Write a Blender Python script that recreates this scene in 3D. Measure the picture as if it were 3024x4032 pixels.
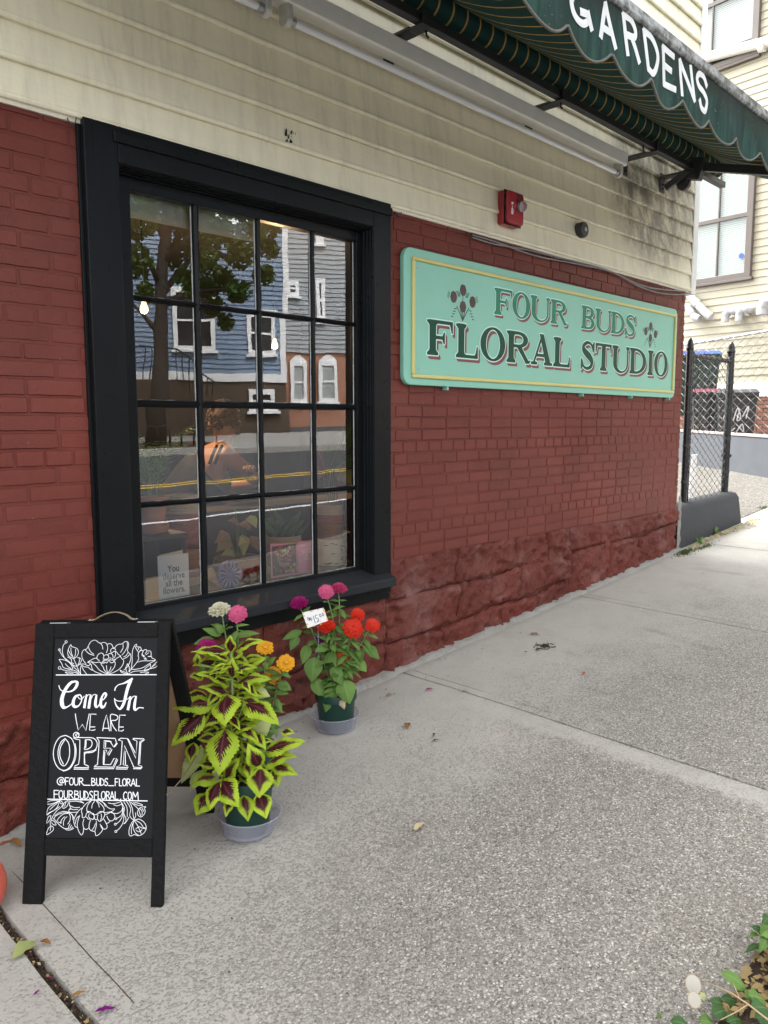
import bpy, math, random
import numpy as np
from mathutils import Vector, Matrix, noise
R_ = math.radians
rnd = random.Random(7)
for o in list(bpy.data.objects): bpy.data.objects.remove(o, do_unlink=True)
scene = bpy.context.scene
COL = scene.collection
# ------------------------------------------------------------------ camera
CAM = Vector((0.0, -2.9, 1.594)); FPX = 3071.49; YAW = 0.794394614; PIT = -0.113780474; ROL = -9.537e-4
FW = Vector((math.sin(YAW)*math.cos(PIT), math.cos(YAW)*math.cos(PIT), math.sin(PIT)))
RT0 = Vector((math.cos(YAW), -math.sin(YAW), 0)); UP0 = RT0.cross(FW)
RT = RT0*math.cos(ROL)+UP0*math.sin(ROL); UP = UP0*math.cos(ROL)-RT0*math.sin(ROL)
cd = bpy.data.cameras.new('camera'); cam = bpy.data.objects.new('camera', cd); COL.objects.link(cam)
cam.matrix_world = Matrix(((RT.x, UP.x, -FW.x, CAM.x), (RT.y, UP.y, -FW.y, CAM.y), (RT.z, UP.z, -FW.z, CAM.z), (0, 0, 0, 1)))
cd.sensor_fit = 'HORIZONTAL'; cd.sensor_width = 36; cd.lens = 36*FPX/3024; cd.clip_start = 0.05; cd.clip_end = 500
scene.camera = cam
# ------------------------------------------------------------------ sky and sun (bright overcast)
SUN_EL, SUN_AZ = 56, 350          # degrees; azimuth clockwise from +y
w = bpy.data.worlds.new('World'); scene.world = w; w.use_nodes = True
wn, wl = w.node_tree.nodes, w.node_tree.links
wn.clear()
sky = wn.new('ShaderNodeTexSky'); sky.sky_type = 'NISHITA'; sky.sun_disc = False
sky.sun_elevation = R_(SUN_EL); sky.sun_rotation = R_(SUN_AZ); sky.air_density = 1.0; sky.dust_density = 4.0; sky.ozone_density = 1.0
hs = wn.new('ShaderNodeHueSaturation'); hs.inputs['Saturation'].default_value = 0.06
bg = wn.new('ShaderNodeBackground'); bg.inputs['Strength'].default_value = 0.15
wo = wn.new('ShaderNodeOutputWorld')
wl.new(sky.outputs[0], hs.inputs['Color']); wl.new(hs.outputs[0], bg.inputs[0]); wl.new(bg.outputs[0], wo.inputs[0])
sd = bpy.data.lights.new('sun', 'SUN'); sd.energy = 1.0; sd.angle = R_(14); sd.color = (1, .97, .93)
so = bpy.data.objects.new('sun', sd); COL.objects.link(so)
so.location = (-4, 8, 14)
sdir = Vector((math.sin(R_(SUN_AZ))*math.cos(R_(SUN_EL)), math.cos(R_(SUN_AZ))*math.cos(R_(SUN_EL)), math.sin(R_(SUN_EL))))
so.rotation_euler = sdir.to_track_quat('Z', 'Y').to_euler()
vs = scene.view_settings; vs.view_transform = 'Standard'; vs.look = 'None'; vs.gamma = 1; vs.use_curve_mapping = False
vs.exposure = 2.6
# ------------------------------------------------------------------ pixel -> place helpers (pixels of the 3024 x 4032 photograph)
def ray(x, y): return FW + RT*((x-1512)/FPX) + UP*((2016-y)/FPX)
def onp(x, y, P, N):
    d = ray(x, y); return CAM + d*((Vector(P)-CAM).dot(N)/d.dot(N))
def onw(x, y, off=0.0): return onp(x, y, (0, off, 0), Vector((0, 1, 0)))
SX, SY = 0.07267, 0.015
GN = Vector((-SX, -SY, 1))
def gz(x, y): return SX*x + SY*y
def ong(x, y, dz=0.0): return onp(x, y, (0, 0, dz), GN)
def dep(P): return (Vector(P)-CAM).dot(FW)
def atd(x, y, d): return CAM + ray(x, y)*d
def crop(x0, y0, s): return lambda x, y: (x0+x/s, y0+y/s)
# ------------------------------------------------------------------ object helpers
ORG = {}
def tag(o, label=None, cat=None, group=None, kind=None):
    if label: o['label'] = label
    if cat: o['category'] = cat
    if group: o['group'] = group
    if kind: o['kind'] = kind
    return o
def thing(name, loc, label, cat, group=None):
    o = bpy.data.objects.new(name, None); COL.objects.link(o); o.location = loc; o.empty_display_size = .1
    ORG[o] = Vector(loc); return tag(o, label, cat, group)
class MB:
    def __init__(s): s.v = []; s.f = []; s.m = []; s.uv = None
    def add(s, v, f, mi=0):
        n = len(s.v); s.v += [tuple(p) for p in v]; s.f += [tuple(i+n for i in q) for q in f]; s.m += [mi]*len(f); return s
    def box(s, a, b, mi=0):
        x0, y0, z0 = [min(p, q) for p, q in zip(a, b)]; x1, y1, z1 = [max(p, q) for p, q in zip(a, b)]
        v = [(x0,y0,z0),(x1,y0,z0),(x1,y1,z0),(x0,y1,z0),(x0,y0,z1),(x1,y0,z1),(x1,y1,z1),(x0,y1,z1)]
        return s.add(v, [(0,3,2,1),(4,5,6,7),(0,1,5,4),(1,2,6,5),(2,3,7,6),(3,0,4,7)], mi)
    def obox(s, c, u, v, w, mi=0):          # centre, three half vectors
        c, u, v, w = Vector(c), Vector(u), Vector(v), Vector(w)
        p = [c-u-v-w, c+u-v-w, c+u+v-w, c-u+v-w, c-u-v+w, c+u-v+w, c+u+v+w, c-u+v+w]
        f = [(0,3,2,1),(4,5,6,7),(0,1,5,4),(1,2,6,5),(2,3,7,6),(3,0,4,7)]
        if u.cross(v).dot(w) < 0: f = [q[::-1] for q in f]
        return s.add(p, f, mi)
    def tube(s, pts, r, n=8, caps=True, mi=0, up=None):
        pts = [Vector(p) for p in pts]; k = len(pts); rs = r if isinstance(r, (list, tuple)) else [r]*k
        v = []; a = None
        for i, p in enumerate(pts):
            t = (pts[min(i+1, k-1)]-pts[max(i-1, 0)]).normalized()
            if a is None:
                a = t.orthogonal().normalized()
            a = (a - t*a.dot(t))
            a = a.normalized() if a.length > 1e-6 else t.orthogonal().normalized()
            b = t.cross(a)
            for j in range(n):
                q = 2*math.pi*j/n; v.append(p+(a*math.cos(q)+b*math.sin(q))*rs[i])
        f = [(i*n+j, i*n+(j+1) % n, (i+1)*n+(j+1) % n, (i+1)*n+j) for i in range(k-1) for j in range(n)]
        if caps: f += [tuple(range(n))[::-1], tuple((k-1)*n+j for j in range(n))]
        return s.add(v, f, mi)
    def lathe(s, prof, c, n=24, mi=0, ax=None, caps=True, wob=0):
        c = Vector(c); z = Vector(ax).normalized() if ax else Vector((0,0,1)); a = z.orthogonal().normalized(); b = z.cross(a); v = []
        for r, h in prof:
            for j in range(n):
                q = 2*math.pi*j/n; v.append(c+z*h+(a*math.cos(q)+b*math.sin(q))*r)
        k = len(prof)
        f = [(i*n+j, i*n+(j+1) % n, (i+1)*n+(j+1) % n, (i+1)*n+j) for i in range(k-1) for j in range(n)]
        if caps: f += [tuple(range(n))[::-1], tuple((k-1)*n+j for j in range(n))]
        return s.add(v, f, mi)
    def prism(s, poly, d, mi=0):            # poly: 3D points, d: extrusion vector
        poly = [Vector(p) for p in poly]; d = Vector(d); n = len(poly)
        v = poly+[p+d for p in poly]
        f = [tuple(range(n))[::-1], tuple(range(n, 2*n))]+[(i, (i+1) % n, n+(i+1) % n, n+i) for i in range(n)]
        return s.add(v, f, mi)
    def ribbon(s, pts, N, wd, h=.0006, mi=0):   # raised paint stroke lying on a plane with normal N
        pts = [Vector(p) for p in pts]; N = Vector(N).normalized(); k = len(pts); v = []
        ws = wd if isinstance(wd, (list, tuple)) else [wd]*k
        for i, p in enumerate(pts):
            t = pts[min(i+1, k-1)]-pts[max(i-1, 0)]
            if t.length < 1e-7: t = Vector((1, 0, 0))
            sd_ = N.cross(t.normalized())*ws[i]*.5
            if i in (0, k-1): p = p + t.normalized()*(ws[i]*.3 if i else -ws[i]*.3)
            v += [p-sd_, p+N*h, p+sd_]
        f = []
        for i in range(k-1):
            a = i*3; f += [(a, a+3, a+4, a+1), (a+1, a+4, a+5, a+2)]
        return s.add(v, f, mi)
    def grid(s, fn, nu, nv, mi=0, close=False):
        v = [fn(i/nu, j/nv) for j in range(nv+1) for i in range(nu+1)]
        f = [(j*(nu+1)+i, j*(nu+1)+i+1, (j+1)*(nu+1)+i+1, (j+1)*(nu+1)+i) for j in range(nv) for i in range(nu)]
        return s.add(v, f, mi)
    def mesh(s, name, mats, org=Vector((0,0,0)), smooth=False):
        me = bpy.data.meshes.new(name); me.from_pydata([tuple(Vector(p)-org) for p in s.v], [], s.f)
        for m in (mats if isinstance(mats, (list, tuple)) else [mats]): me.materials.append(m)
        me.polygons.foreach_set('material_index', s.m)
        if smooth: me.polygons.foreach_set('use_smooth', [True]*len(s.f))
        if s.uv:
            l = me.uv_layers.new(name='UVMap')
            for lp in me.loops: l.data[lp.index].uv = s.uv[lp.vertex_index]
        me.update(); return me
    def build(s, name, mats, parent=None, smooth=False, org=None, bevel=0, label=None, cat=None, group=None, kind=None, auto=None):
        if parent is not None: o0 = ORG[parent]
        elif org is not None: o0 = Vector(org)
        else:
            a = np.array([tuple(p) for p in s.v]); o0 = Vector(((a[:,0].min()+a[:,0].max())/2, (a[:,1].min()+a[:,1].max())/2, a[:,2].min()))
        me = s.mesh(name, mats, o0, smooth or bool(auto)); ob = bpy.data.objects.new(name, me); COL.objects.link(ob); ORG[ob] = o0
        if parent is not None: ob.parent = parent
        else: ob.location = o0
        if auto: me.set_sharp_from_angle(angle=R_(auto))
        if bevel:
            b = ob.modifiers.new('bevel', 'BEVEL'); b.width = bevel; b.segments = 2; b.limit_method = 'ANGLE'; b.angle_limit = R_(35)
        return tag(ob, label, cat, group, kind)
def inst(name, me, loc, parent, rot=None, scale=None):
    ob = bpy.data.objects.new(name, me); COL.objects.link(ob); ob.parent = parent; ob.location = Vector(loc)-ORG[parent]; ORG[ob] = Vector(loc)
    if rot: ob.rotation_euler = rot
    if scale: ob.scale = scale
    return ob
def cr(pts, n=6, closed=False):                 # Catmull-Rom through 2D or 3D points
    P = [np.array(p, float) for p in pts]
    if len(P) < 3 and not closed: return [tuple(p) for p in P]
    if closed: P = [P[-1]]+P+[P[0], P[1]]
    else: P = [2*P[0]-P[1]]+P+[2*P[-1]-P[-2]]
    out = []
    for i in range(1, len(P)-2):
        for k in range(n):
            t = k/n; a, b, c, d = P[i-1:i+3]
            out.append(tuple(.5*((2*b)+(c-a)*t+(2*a-5*b+4*c-d)*t*t+(3*b-a-3*c+d)*t**3)))
    out.append(tuple(P[-2])); return out
def fn(p, sc=1.0, oct_=4, seed=0.0):
    return noise.fractal(Vector(p)*sc+Vector((seed, seed*1.7, -seed)), 1.0, 2.0, oct_)
# ------------------------------------------------------------------ materials
MAT = {}
class NT:
    def __init__(s, name):
        m = bpy.data.materials.new(name); m.use_nodes = True; s.m = m; s.t = m.node_tree; s.n = s.t.nodes; s.l = s.t.links
        s.b = s.n['Principled BSDF']; MAT[name] = m; s.out = s.n['Material Output']; s._pos = None
    def node(s, ty, **kw):
        n = s.n.new(ty)
        for k, v in kw.items(): setattr(n, k, v)
        return n
    def pos(s):
        if not s._pos: s._pos = s.n.new('ShaderNodeNewGeometry').outputs['Position']
        return s._pos
    def put(s, sock, v):
        if isinstance(v, (int, float)): sock.default_value = v
        elif isinstance(v, (tuple, list)): sock.default_value = tuple(v)+((1,) if len(v) == 3 and sock.type == 'RGBA' else ())
        else: s.l.new(v, sock)
    def mapp(s, vec, scale):
        n = s.n.new('ShaderNodeMapping'); s.l.new(vec, n.inputs['Vector']); n.inputs['Scale'].default_value = scale; return n.outputs[0]
    def noise(s, scale, detail=4, rough=.55, vec=None, dist=0, stretch=None):
        n = s.n.new('ShaderNodeTexNoise'); v = vec or s.pos()
        if stretch: v = s.mapp(v, stretch)
        s.l.new(v, n.inputs['Vector']); n.inputs['Scale'].default_value = scale; n.inputs['Detail'].default_value = detail
        n.inputs['Roughness'].default_value = rough; n.inputs['Distortion'].default_value = dist; return n.outputs['Fac']
    def voro(s, scale, out='Color', feature='F1', vec=None):
        n = s.n.new('ShaderNodeTexVoronoi'); n.feature = feature; s.l.new(vec or s.pos(), n.inputs['Vector']); n.inputs['Scale'].default_value = scale; return n.outputs[out]
    def ramp(s, fac, stops, interp='LINEAR'):
        n = s.n.new('ShaderNodeValToRGB'); s.l.new(fac, n.inputs[0]); cr_ = n.color_ramp; cr_.interpolation = interp
        while len(cr_.elements) < len(stops): cr_.elements.new(.5)
        for e, (p, c) in zip(cr_.elements, stops):
            e.position = p; c = (c, c, c) if isinstance(c, (int, float)) else c; e.color = tuple(c)+(1,)
        return n.outputs[0]
    def mix(s, fac, a, b, mode='MIX'):
        n = s.n.new('ShaderNodeMix'); n.data_type = 'RGBA'; n.blend_type = mode
        s.put(n.inputs[0], fac); s.put(n.inputs[6], a); s.put(n.inputs[7], b); return n.outputs[2]
    def math(s, op, a, b=0.0, c=0.0, clamp=False):
        n = s.n.new('ShaderNodeMath'); n.operation = op; n.use_clamp = clamp
        s.put(n.inputs[0], a); s.put(n.inputs[1], b); s.put(n.inputs[2], c); return n.outputs[0]
    def step(s, v, a, b):
        n = s.n.new('ShaderNodeMapRange'); n.interpolation_type = 'SMOOTHSTEP'; s.put(n.inputs[0], v); n.inputs[1].default_value = a; n.inputs[2].default_value = b; return n.outputs[0]
    def xyz(s, vec=None):
        n = s.n.new('ShaderNodeSeparateXYZ'); s.l.new(vec or s.pos(), n.inputs[0]); return n.outputs
    def uv(s): return s.n.new('ShaderNodeTexCoord').outputs['UV']
    def bump(s, h, strength=.3, dist=.005):
        n = s.n.new('ShaderNodeBump'); n.inputs['Strength'].default_value = strength; n.inputs['Distance'].default_value = dist
        s.l.new(h, n.inputs['Height'])
        if s.b.inputs['Normal'].is_linked: s.l.new(s.b.inputs['Normal'].links[0].from_socket, n.inputs['Normal'])
        s.l.new(n.outputs[0], s.b.inputs['Normal']); return s
    def set(s, **kw):
        ren = dict(col='Base Color', rough='Roughness', metal='Metallic', spec='Specular IOR Level', coat='Coat Weight', trans='Transmission Weight', alpha='Alpha', ecol='Emission Color', estr='Emission Strength', sheen='Sheen Weight', sss='Subsurface Weight', ior='IOR')
        for k, v in kw.items(): s.put(s.b.inputs[ren[k]], v)
        return s
    def objrand(s): return s.n.new('ShaderNodeObjectInfo').outputs['Random']
def plain(name, col, rough=.55, var=.12, vs=6, bump=.15, bs=120, metal=0, spec=.5, bd=.002, rnd_=0, **kw):
    t = NT(name); c2 = tuple(max(0, min(1, x*(1-var))) for x in col); c3 = tuple(min(1, x*(1+var)) for x in col)
    c = t.mix(t.noise(vs, 5), c2, c3)
    if rnd_: c = t.mix(rnd_, c, t.mix(t.objrand(), tuple(x*.55 for x in col), tuple(min(1, x*1.4) for x in col)))
    rv = t.math('ADD', rough-.07, t.math('MULTIPLY', t.noise(vs*4, 3), .14))
    t.set(col=c, rough=rv, metal=metal, spec=spec, **kw)
    if bump: t.bump(t.noise(bs, 4), bump, bd)
    return t.m
# painted brick / stone
def brick_paint(name, stone=False):
    t = NT(name)
    n1 = t.noise(1.6, 5); n2 = t.noise(22, 6, .65)
    c = t.mix(t.step(n1, .3, .7), (.118, .0225, .0155), (.178, .039, .027)); c = t.mix(t.math('MULTIPLY', t.step(t.noise(.55, 4), .42, .62), .5), c, (.135, .040, .031))
    c = t.mix(t.math('MULTIPLY', t.step(n2, .5, .8), .30), c, (.215, .060, .046))
    c = t.mix(.22, c, t.mix(t.objrand(), (.088, .018, .0135), (.185, .041, .029)))
    chips = t.step(t.noise(55, 3, .5), .735, .77)
    c = t.mix(t.math('MULTIPLY', chips, .7), c, (.40, .25, .22))
    if stone:
        pale = t.step(t.noise(2.6, 6, .7), .50, .70)
        c = t.mix(t.math('MULTIPLY', pale, .55), c, (.27, .15, .135))
        drk = t.step(t.noise(9, 6, .7), .60, .78); c = t.mix(t.math('MULTIPLY', drk, .28), c, (.10, .033, .028))
    t.set(col=c, rough=t.math('ADD', .40, t.math('MULTIPLY', n2, .28)), spec=.26)
    t.bump(t.noise(26, 7, .68), .9 if stone else .5, .022 if stone else .007)
    t.bump(t.noise(210, 3, .5), .28, .002)
    return t.m
brick_paint('brick_paint'); brick_paint('stone_paint', True)
# vinyl siding with grime
def siding_mat(name, base, grime=True):
    t = NT(name); x, y, z = t.xyz()
    grain = t.noise(5, 6, .6, dist=.6, stretch=(2.2, 1, 30))
    c = t.mix(t.math('MULTIPLY', t.step(grain, .42, .72), .16), base, tuple(b*.72 for b in base))
    c = t.mix(t.math('MULTIPLY', t.noise(1.1, 4), .28), c, tuple(b*q for b, q in zip(base, (.84, .86, .74))))
    if grime:
        st = t.noise(3.2, 6, .68, stretch=(3.2, 1, .55)); st2 = t.noise(9, 5, .6, stretch=(4, 1, .25))
        haze_ = t.math('MULTIPLY', t.step(st, .40, .72), t.math('ADD', .30, t.math('MULTIPLY', t.step(st2, .35, .7), .35)))
        c = t.mix(t.math('MULTIPLY', haze_, .55), c, (.30, .28, .22))
        # mould round the far end, below the awning arm
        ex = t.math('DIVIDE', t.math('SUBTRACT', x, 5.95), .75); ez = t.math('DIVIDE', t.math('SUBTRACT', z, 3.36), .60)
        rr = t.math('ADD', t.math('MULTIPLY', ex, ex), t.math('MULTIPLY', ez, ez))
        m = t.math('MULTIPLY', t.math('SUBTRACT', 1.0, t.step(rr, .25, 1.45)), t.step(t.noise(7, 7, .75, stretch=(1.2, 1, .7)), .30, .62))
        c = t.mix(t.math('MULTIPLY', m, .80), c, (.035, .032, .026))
        sp = t.step(t.noise(150, 2), .72, .78); c = t.mix(t.math('MULTIPLY', sp, .45), c, (.10, .085, .06))
    t.set(col=c, rough=.42, spec=.45)
    t.bump(grain, .22, .002)
    return t.m
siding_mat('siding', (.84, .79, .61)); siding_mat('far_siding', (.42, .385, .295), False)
plain('white_trim', (.78, .78, .77), .4, .06, 3, .05); plain('white_metal', (.80, .785, .745), .42, .12, 9, .08)
plain('cream_edge', (.72, .68, .55), .45, .1)
# black gloss paint on wood
def black_paint(name, base, grain=(60, 60, 2), dust=.25, rough=.20):
    t = NT(name); g = t.noise(1.0, 5, .65, stretch=grain); n = t.noise(5, 5)
    c = t.mix(n, base, tuple(b*1.9+.002 for b in base))
    chips = t.step(t.noise(75, 3), .755, .79)
    c = t.mix(t.math('MULTIPLY', chips, dust), c, (.22, .22, .22))
    t.set(col=c, rough=t.math('ADD', rough, t.math('MULTIPLY', t.noise(14, 4), .22)), spec=.11)
    t.bump(g, .35, .003); t.bump(t.noise(40, 5, .6), .25, .003); return t.m
black_paint('black_v', (.0050, .0056, .0062), (70, 70, 3)); black_paint('black_h', (.0050, .0056, .0062), (3, 70, 70))
black_paint('sill_paint', (.014, .015, .017), (3, 60, 70), .5, .42)
plain('putty', (.34, .35, .34), .5, .5, 60, .4, 200)
plain('sawn_black', (.0075, .0078, .0085), .6, .25, 30, .6, 45, bd=.007, spec=.12)
plain('galv', (.42, .43, .44), .45, .2, 12, .1, metal=.6); plain('dark_steel', (.045, .046, .048), .42, .3, 10, .2, metal=.35)
plain('black_gloss', (.012, .0125, .014), .28, .2, 8, .05)
# concrete
def concrete():
    t = NT('concrete'); x, y, z = t.xyz()
    big = t.noise(1.3, 5, .6); mid = t.noise(7, 6, .65); fine = t.noise(120, 4, .6)
    cem = t.mix(mid, (.355, .340, .308), (.47, .452, .415)); cem = t.mix(t.math('MULTIPLY', t.step(fine, .45, .75), .35), cem, (.25, .243, .23))
    cem = t.mix(t.math('MULTIPLY', t.step(t.noise(3, 5, .6), .52, .72), .22), cem, (.27, .245, .21))
    # exposed aggregate: worn further from the wall, trowelled bands along the joint
    jit = t.n.new('ShaderNodeVectorMath'); jit.operation = 'MULTIPLY_ADD'; nz_ = t.n.new('ShaderNodeTexNoise'); t.l.new(t.pos(), nz_.inputs['Vector']); nz_.inputs['Scale'].default_value = 60; t.l.new(nz_.outputs['Color'], jit.inputs[0]); jit.inputs[1].default_value = (.008, .008, .0); t.l.new(t.pos(), jit.inputs[2])
    v_ = jit.outputs[0]
    def peb(sc):
        pc = t.voro(sc, 'Color', vec=v_); pd = t.voro(sc, 'Distance', vec=v_); pv = t.n.new('ShaderNodeSeparateColor'); t.l.new(pc, pv.inputs[0])
        col = t.ramp(pv.outputs[0], [(0, (.05, .047, .044)), (.14, (.125, .116, .104)), (.35, (.205, .19, .166)), (.62, (.285, .265, .232)), (.85, (.385, .36, .318)), (1, (.62, .595, .54))])
        return col, pd, pv.outputs[1]
    c1, d1, r1 = peb(135); c2, d2, r2 = peb(260)
    gap = t.step(d1, .42, .68)
    agg = t.mix(gap, c1, t.mix(t.step(d2, .4, .7), c2, (.115, .108, .098)))  # dark fill between pebbles paints in the shade of their gaps
    agg = t.mix(.25, agg, t.mix(mid, (.16, .152, .14), (.34, .325, .30)))
    worn = t.math('ADD', t.math('MULTIPLY', y, -1.0), t.math('MULTIPLY', t.math('SUBTRACT', big, .5), 1.3))
    worn = t.math('ADD', worn, t.math('MULTIPLY', t.math('SUBTRACT', mid, .5), .7))
    fac = t.step(worn, .15, 1.55)
    dx = t.math('SUBTRACT', x, 3.0)
    band = t.math('SUBTRACT', 1.0, t.step(t.math('ADD', t.math('ABSOLUTE', dx), t.math('MULTIPLY', t.math('SUBTRACT', t.noise(14, 6, .7), .5), .16)), .03, .11))
    far = t.step(x, 4.0, 6.4)
    fac = t.math('MULTIPLY', fac, t.math('SUBTRACT', 1.0, t.math('MULTIPLY', band, .62)))
    fac = t.math('MULTIPLY', fac, t.math('SUBTRACT', 1.0, t.math('MULTIPLY', far, .45)))
    left = t.math('SUBTRACT', 1.0, t.step(x, .70, 1.7)); fac = t.math('MULTIPLY', fac, t.math('SUBTRACT', 1.0, t.math('MULTIPLY', left, .40)))
    show = t.step(t.math('ADD', t.math('SUBTRACT', fac, r1), t.math('MULTIPLY', t.math('SUBTRACT', fine, .5), .25)), -.10, .10)
    ground_ = t.mix(t.math('MULTIPLY', fac, .6), cem, (.27, .258, .238)); c = t.mix(t.math('MULTIPLY', show, fac), ground_, agg)
    st1 = t.step(t.noise(1.7, 7, .72), .53, .72); c = t.mix(t.math('MULTIPLY', st1, .30), c, (.15, .132, .105))
    st2 = t.step(t.noise(5.5, 4, .5, stretch=(1, .35, 1)), .62, .76); c = t.mix(t.math('MULTIPLY', st2, .22), c, (.10, .093, .085))
    gd = t.voro(2.3, 'Distance'); gum = t.math('SUBTRACT', 1.0, t.step(gd, .018, .032)); c = t.mix(t.math('MULTIPLY', gum, .45), c, (.07, .066, .062))
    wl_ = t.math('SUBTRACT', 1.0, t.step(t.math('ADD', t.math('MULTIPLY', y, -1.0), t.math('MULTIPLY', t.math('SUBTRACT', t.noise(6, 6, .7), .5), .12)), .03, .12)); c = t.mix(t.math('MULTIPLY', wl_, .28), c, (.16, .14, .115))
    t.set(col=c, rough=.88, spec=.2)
    h = t.math('MULTIPLY', t.math('SUBTRACT', 1.0, d1), show)
    t.bump(h, .6, .006); t.bump(fine, .3, .003); t.bump(mid, .25, .005)
    return t.m
concrete()
plain('fillet', (.27, .26, .238), .9, .28, 14, .8, 40, bd=.012)
plain('asphalt', (.052, .053, .056), .9, .3, 8, .6, 150, bd=.01)
plain('yellow_line', (.55, .36, .05), .7, .2, 30, .3); plain('white_line', (.70, .70, .68), .7, .15, 30, .3)
def gravel():
    t = NT('alley'); pc = t.voro(46, 'Color'); pv = t.n.new('ShaderNodeSeparateColor'); t.l.new(pc, pv.inputs[0]); pd = t.voro(46, 'Distance')
    c = t.ramp(pv.outputs[0], [(0, (.06, .057, .052)), (.4, (.13, .122, .11)), (1, (.24, .228, .208))])
    c = t.mix(t.step(pd, .4, .6), c, (.115, .108, .096)); c = t.mix(t.math('MULTIPLY', t.step(t.noise(1.5, 5), .5, .7), .3), c, (.10, .09, .07))
    t.set(col=c, rough=.9, spec=.2); t.bump(pd, .5, .012); return t.m
gravel()
plain('soil', (.055, .035, .022), .95, .5, 40, .9, 90, bd=.015)
plain('ground', (.16, .155, .14), .95, .3, 3, .3, 20)
# ------------------------------------------------------------------ SETTING: ground, sidewalk, road
GR = MB().add([(-60, -70, gz(-60, -70)-.5), (90, -70, gz(90, -70)-.5), (90, 60, gz(90, 60)-.5), (-60, 60, gz(-60, 60)-.5)], [(0, 1, 2, 3)])
GR.build('ground', MAT['ground'], kind='structure', org=(0, 0, 0))
JX = [-4.5, .795, 3.07, 4.92, 7.05, 9.2, 11.4, 14.0]
KERB = -3.25
sw = MB()
sw.add([(-4.5, KERB, gz(-4.5, KERB)-.05), (14, KERB, gz(14, KERB)-.05), (14, .10, gz(14, .1)-.05), (-4.5, .10, gz(-4.5, .1)-.05)], [(0, 1, 2, 3)])
sidewalk = sw.build('sidewalk', MAT['soil'], kind='structure', org=(0, 0, 0))
def slab(x0, x1, y0, y1, gap0, gap1, gmat='concrete'):
    m = MB(); nx = max(6, int((x1-x0)/.05)); ny = max(6, int((y1-y0)/.06))
    xa, xb = x0+gap0, x1-gap1
    def f(u, v):
        x = xa+(xb-xa)*u; y = y0+(y1-y0)*v
        z = gz(x, y)+.006*fn((x, y, 0), .9, 3)
        e = min(x-xa, xb-x)
        if e < .012: z -= .004
        if u in (0, 1): x += .0035*fn((x, y*9, 2), 1.0, 3)*(1 if u == 0 else -1)+(.004*fn((x, y*2.3, 5), 1, 2))
        return (x, y, z)
    m.grid(f, nx, ny)
    n = len(m.v); W = nx+1; H = ny+1
    rim = [i for i in range(W)]+[W*j+W-1 for j in range(1, H)]+[W*(H-1)+i for i in range(W-2, -1, -1)]+[W*j for j in range(H-2, 0, -1)]
    low = [(m.v[i][0], m.v[i][1], m.v[i][2]-.045) for i in rim]
    base = len(m.v); m.v += low; k = len(rim)
    for i in range(k):
        m.f.append((rim[(i+1) % k], rim[i], base+i, base+(i+1) % k)); m.m.append(0)
    return m.build('slab', MAT[gmat], sidewalk, smooth=False, auto=40)
gaps = {.795: (.016, .016), 3.07: (.0065, .0065), 4.92: (.006, .006)}
for a, b in zip(JX[:-1], JX[1:]):
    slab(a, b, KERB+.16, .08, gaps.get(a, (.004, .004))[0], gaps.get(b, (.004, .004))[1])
# scored line in the slab under the sandwich board
sc = MB(); sc.tube([(x, y, gz(x, y)-.0015+.004*fn((x, y, 0), .9, 3)) for x, y in [(.906+.006*fn((y_*2, 0, 3), 1, 3), y_) for y_ in [-.02-.05*i for i in range(22)]]], .0022, 4, False)
sc.build('scored_joint', MAT['soil'], sidewalk)
for x0_, y1_ in ((3.125, -.95), (4.985, -1.2)):
    sc = MB(); sc.tube([(x0_+.003*fn((y_*2, 1, 3), 1, 3), y_, gz(x0_, y_)+.006*fn((x0_, y_, 0), .9, 3)-.0012) for y_ in [-.06+(y1_+.06)*i/24 for i in range(25)]], .0018, 4, False); sc.build('tooled_line', MAT['soil'], sidewalk)
for k in range(12):
    x = -4.5+k*1.55; kb = MB(); z0, z1 = gz(x, KERB), gz(x+1.54, KERB)
    kb.add([(x, KERB, z0-.3), (x+1.54, KERB, z1-.3), (x+1.54, KERB+.15, z1-.3), (x, KERB+.15, z0-.3), (x, KERB, z0+.004), (x+1.54, KERB, z1+.004), (x+1.54, KERB+.15, z1+.004), (x, KERB+.15, z0+.004)], [(0,3,2,1),(4,5,6,7),(0,1,5,4),(1,2,6,5),(2,3,7,6),(3,0,4,7)])
    kb.build('kerb_stone', MAT['fillet'], sidewalk, bevel=.01)
# mortar fillet where the pavement meets the wall
fl = MB(); N = 420; xs = [.2+6.45*i/N for i in range(N+1)]
for i, x in enumerate(xs):
    wd = .022+.020*fn((x*3, 0, 1), 1, 4)+.012*fn((x*17, 3, 1), 1, 3); hh = .022+.014*fn((x*5, 2, 9), 1, 4)
    fl.v += [(x, -wd-.028, gz(x, -wd)+.001+.004*fn((x, -wd, 0), .9, 3)), (x, -wd*.5-.024, gz(x, 0)+hh*.6+.006*fn((x*30, 1, 1), 1, 2)), (x, -.012, gz(x, 0)+hh), (x, .06, gz(x, 0)+hh)]
    if i:
        a = (i-1)*4; b = i*4
        for k in range(3): fl.f.append((a+k, b+k, b+k+1, a+k+1)); fl.m.append(0)
fl.build('mortar_fillet', MAT['fillet'], sidewalk, smooth=True)
# alley
al = MB(); al.grid(lambda u, v: (6.7+12*u, .10+14*v, gz(6.7+12*u, .1+14*v)-.004+.012*fn((u*9, v*12, 3), 1, 3)), 40, 40)
al.build('alley_ground', MAT['alley'], kind='structure', org=(0, 0, 0), smooth=True)
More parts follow.
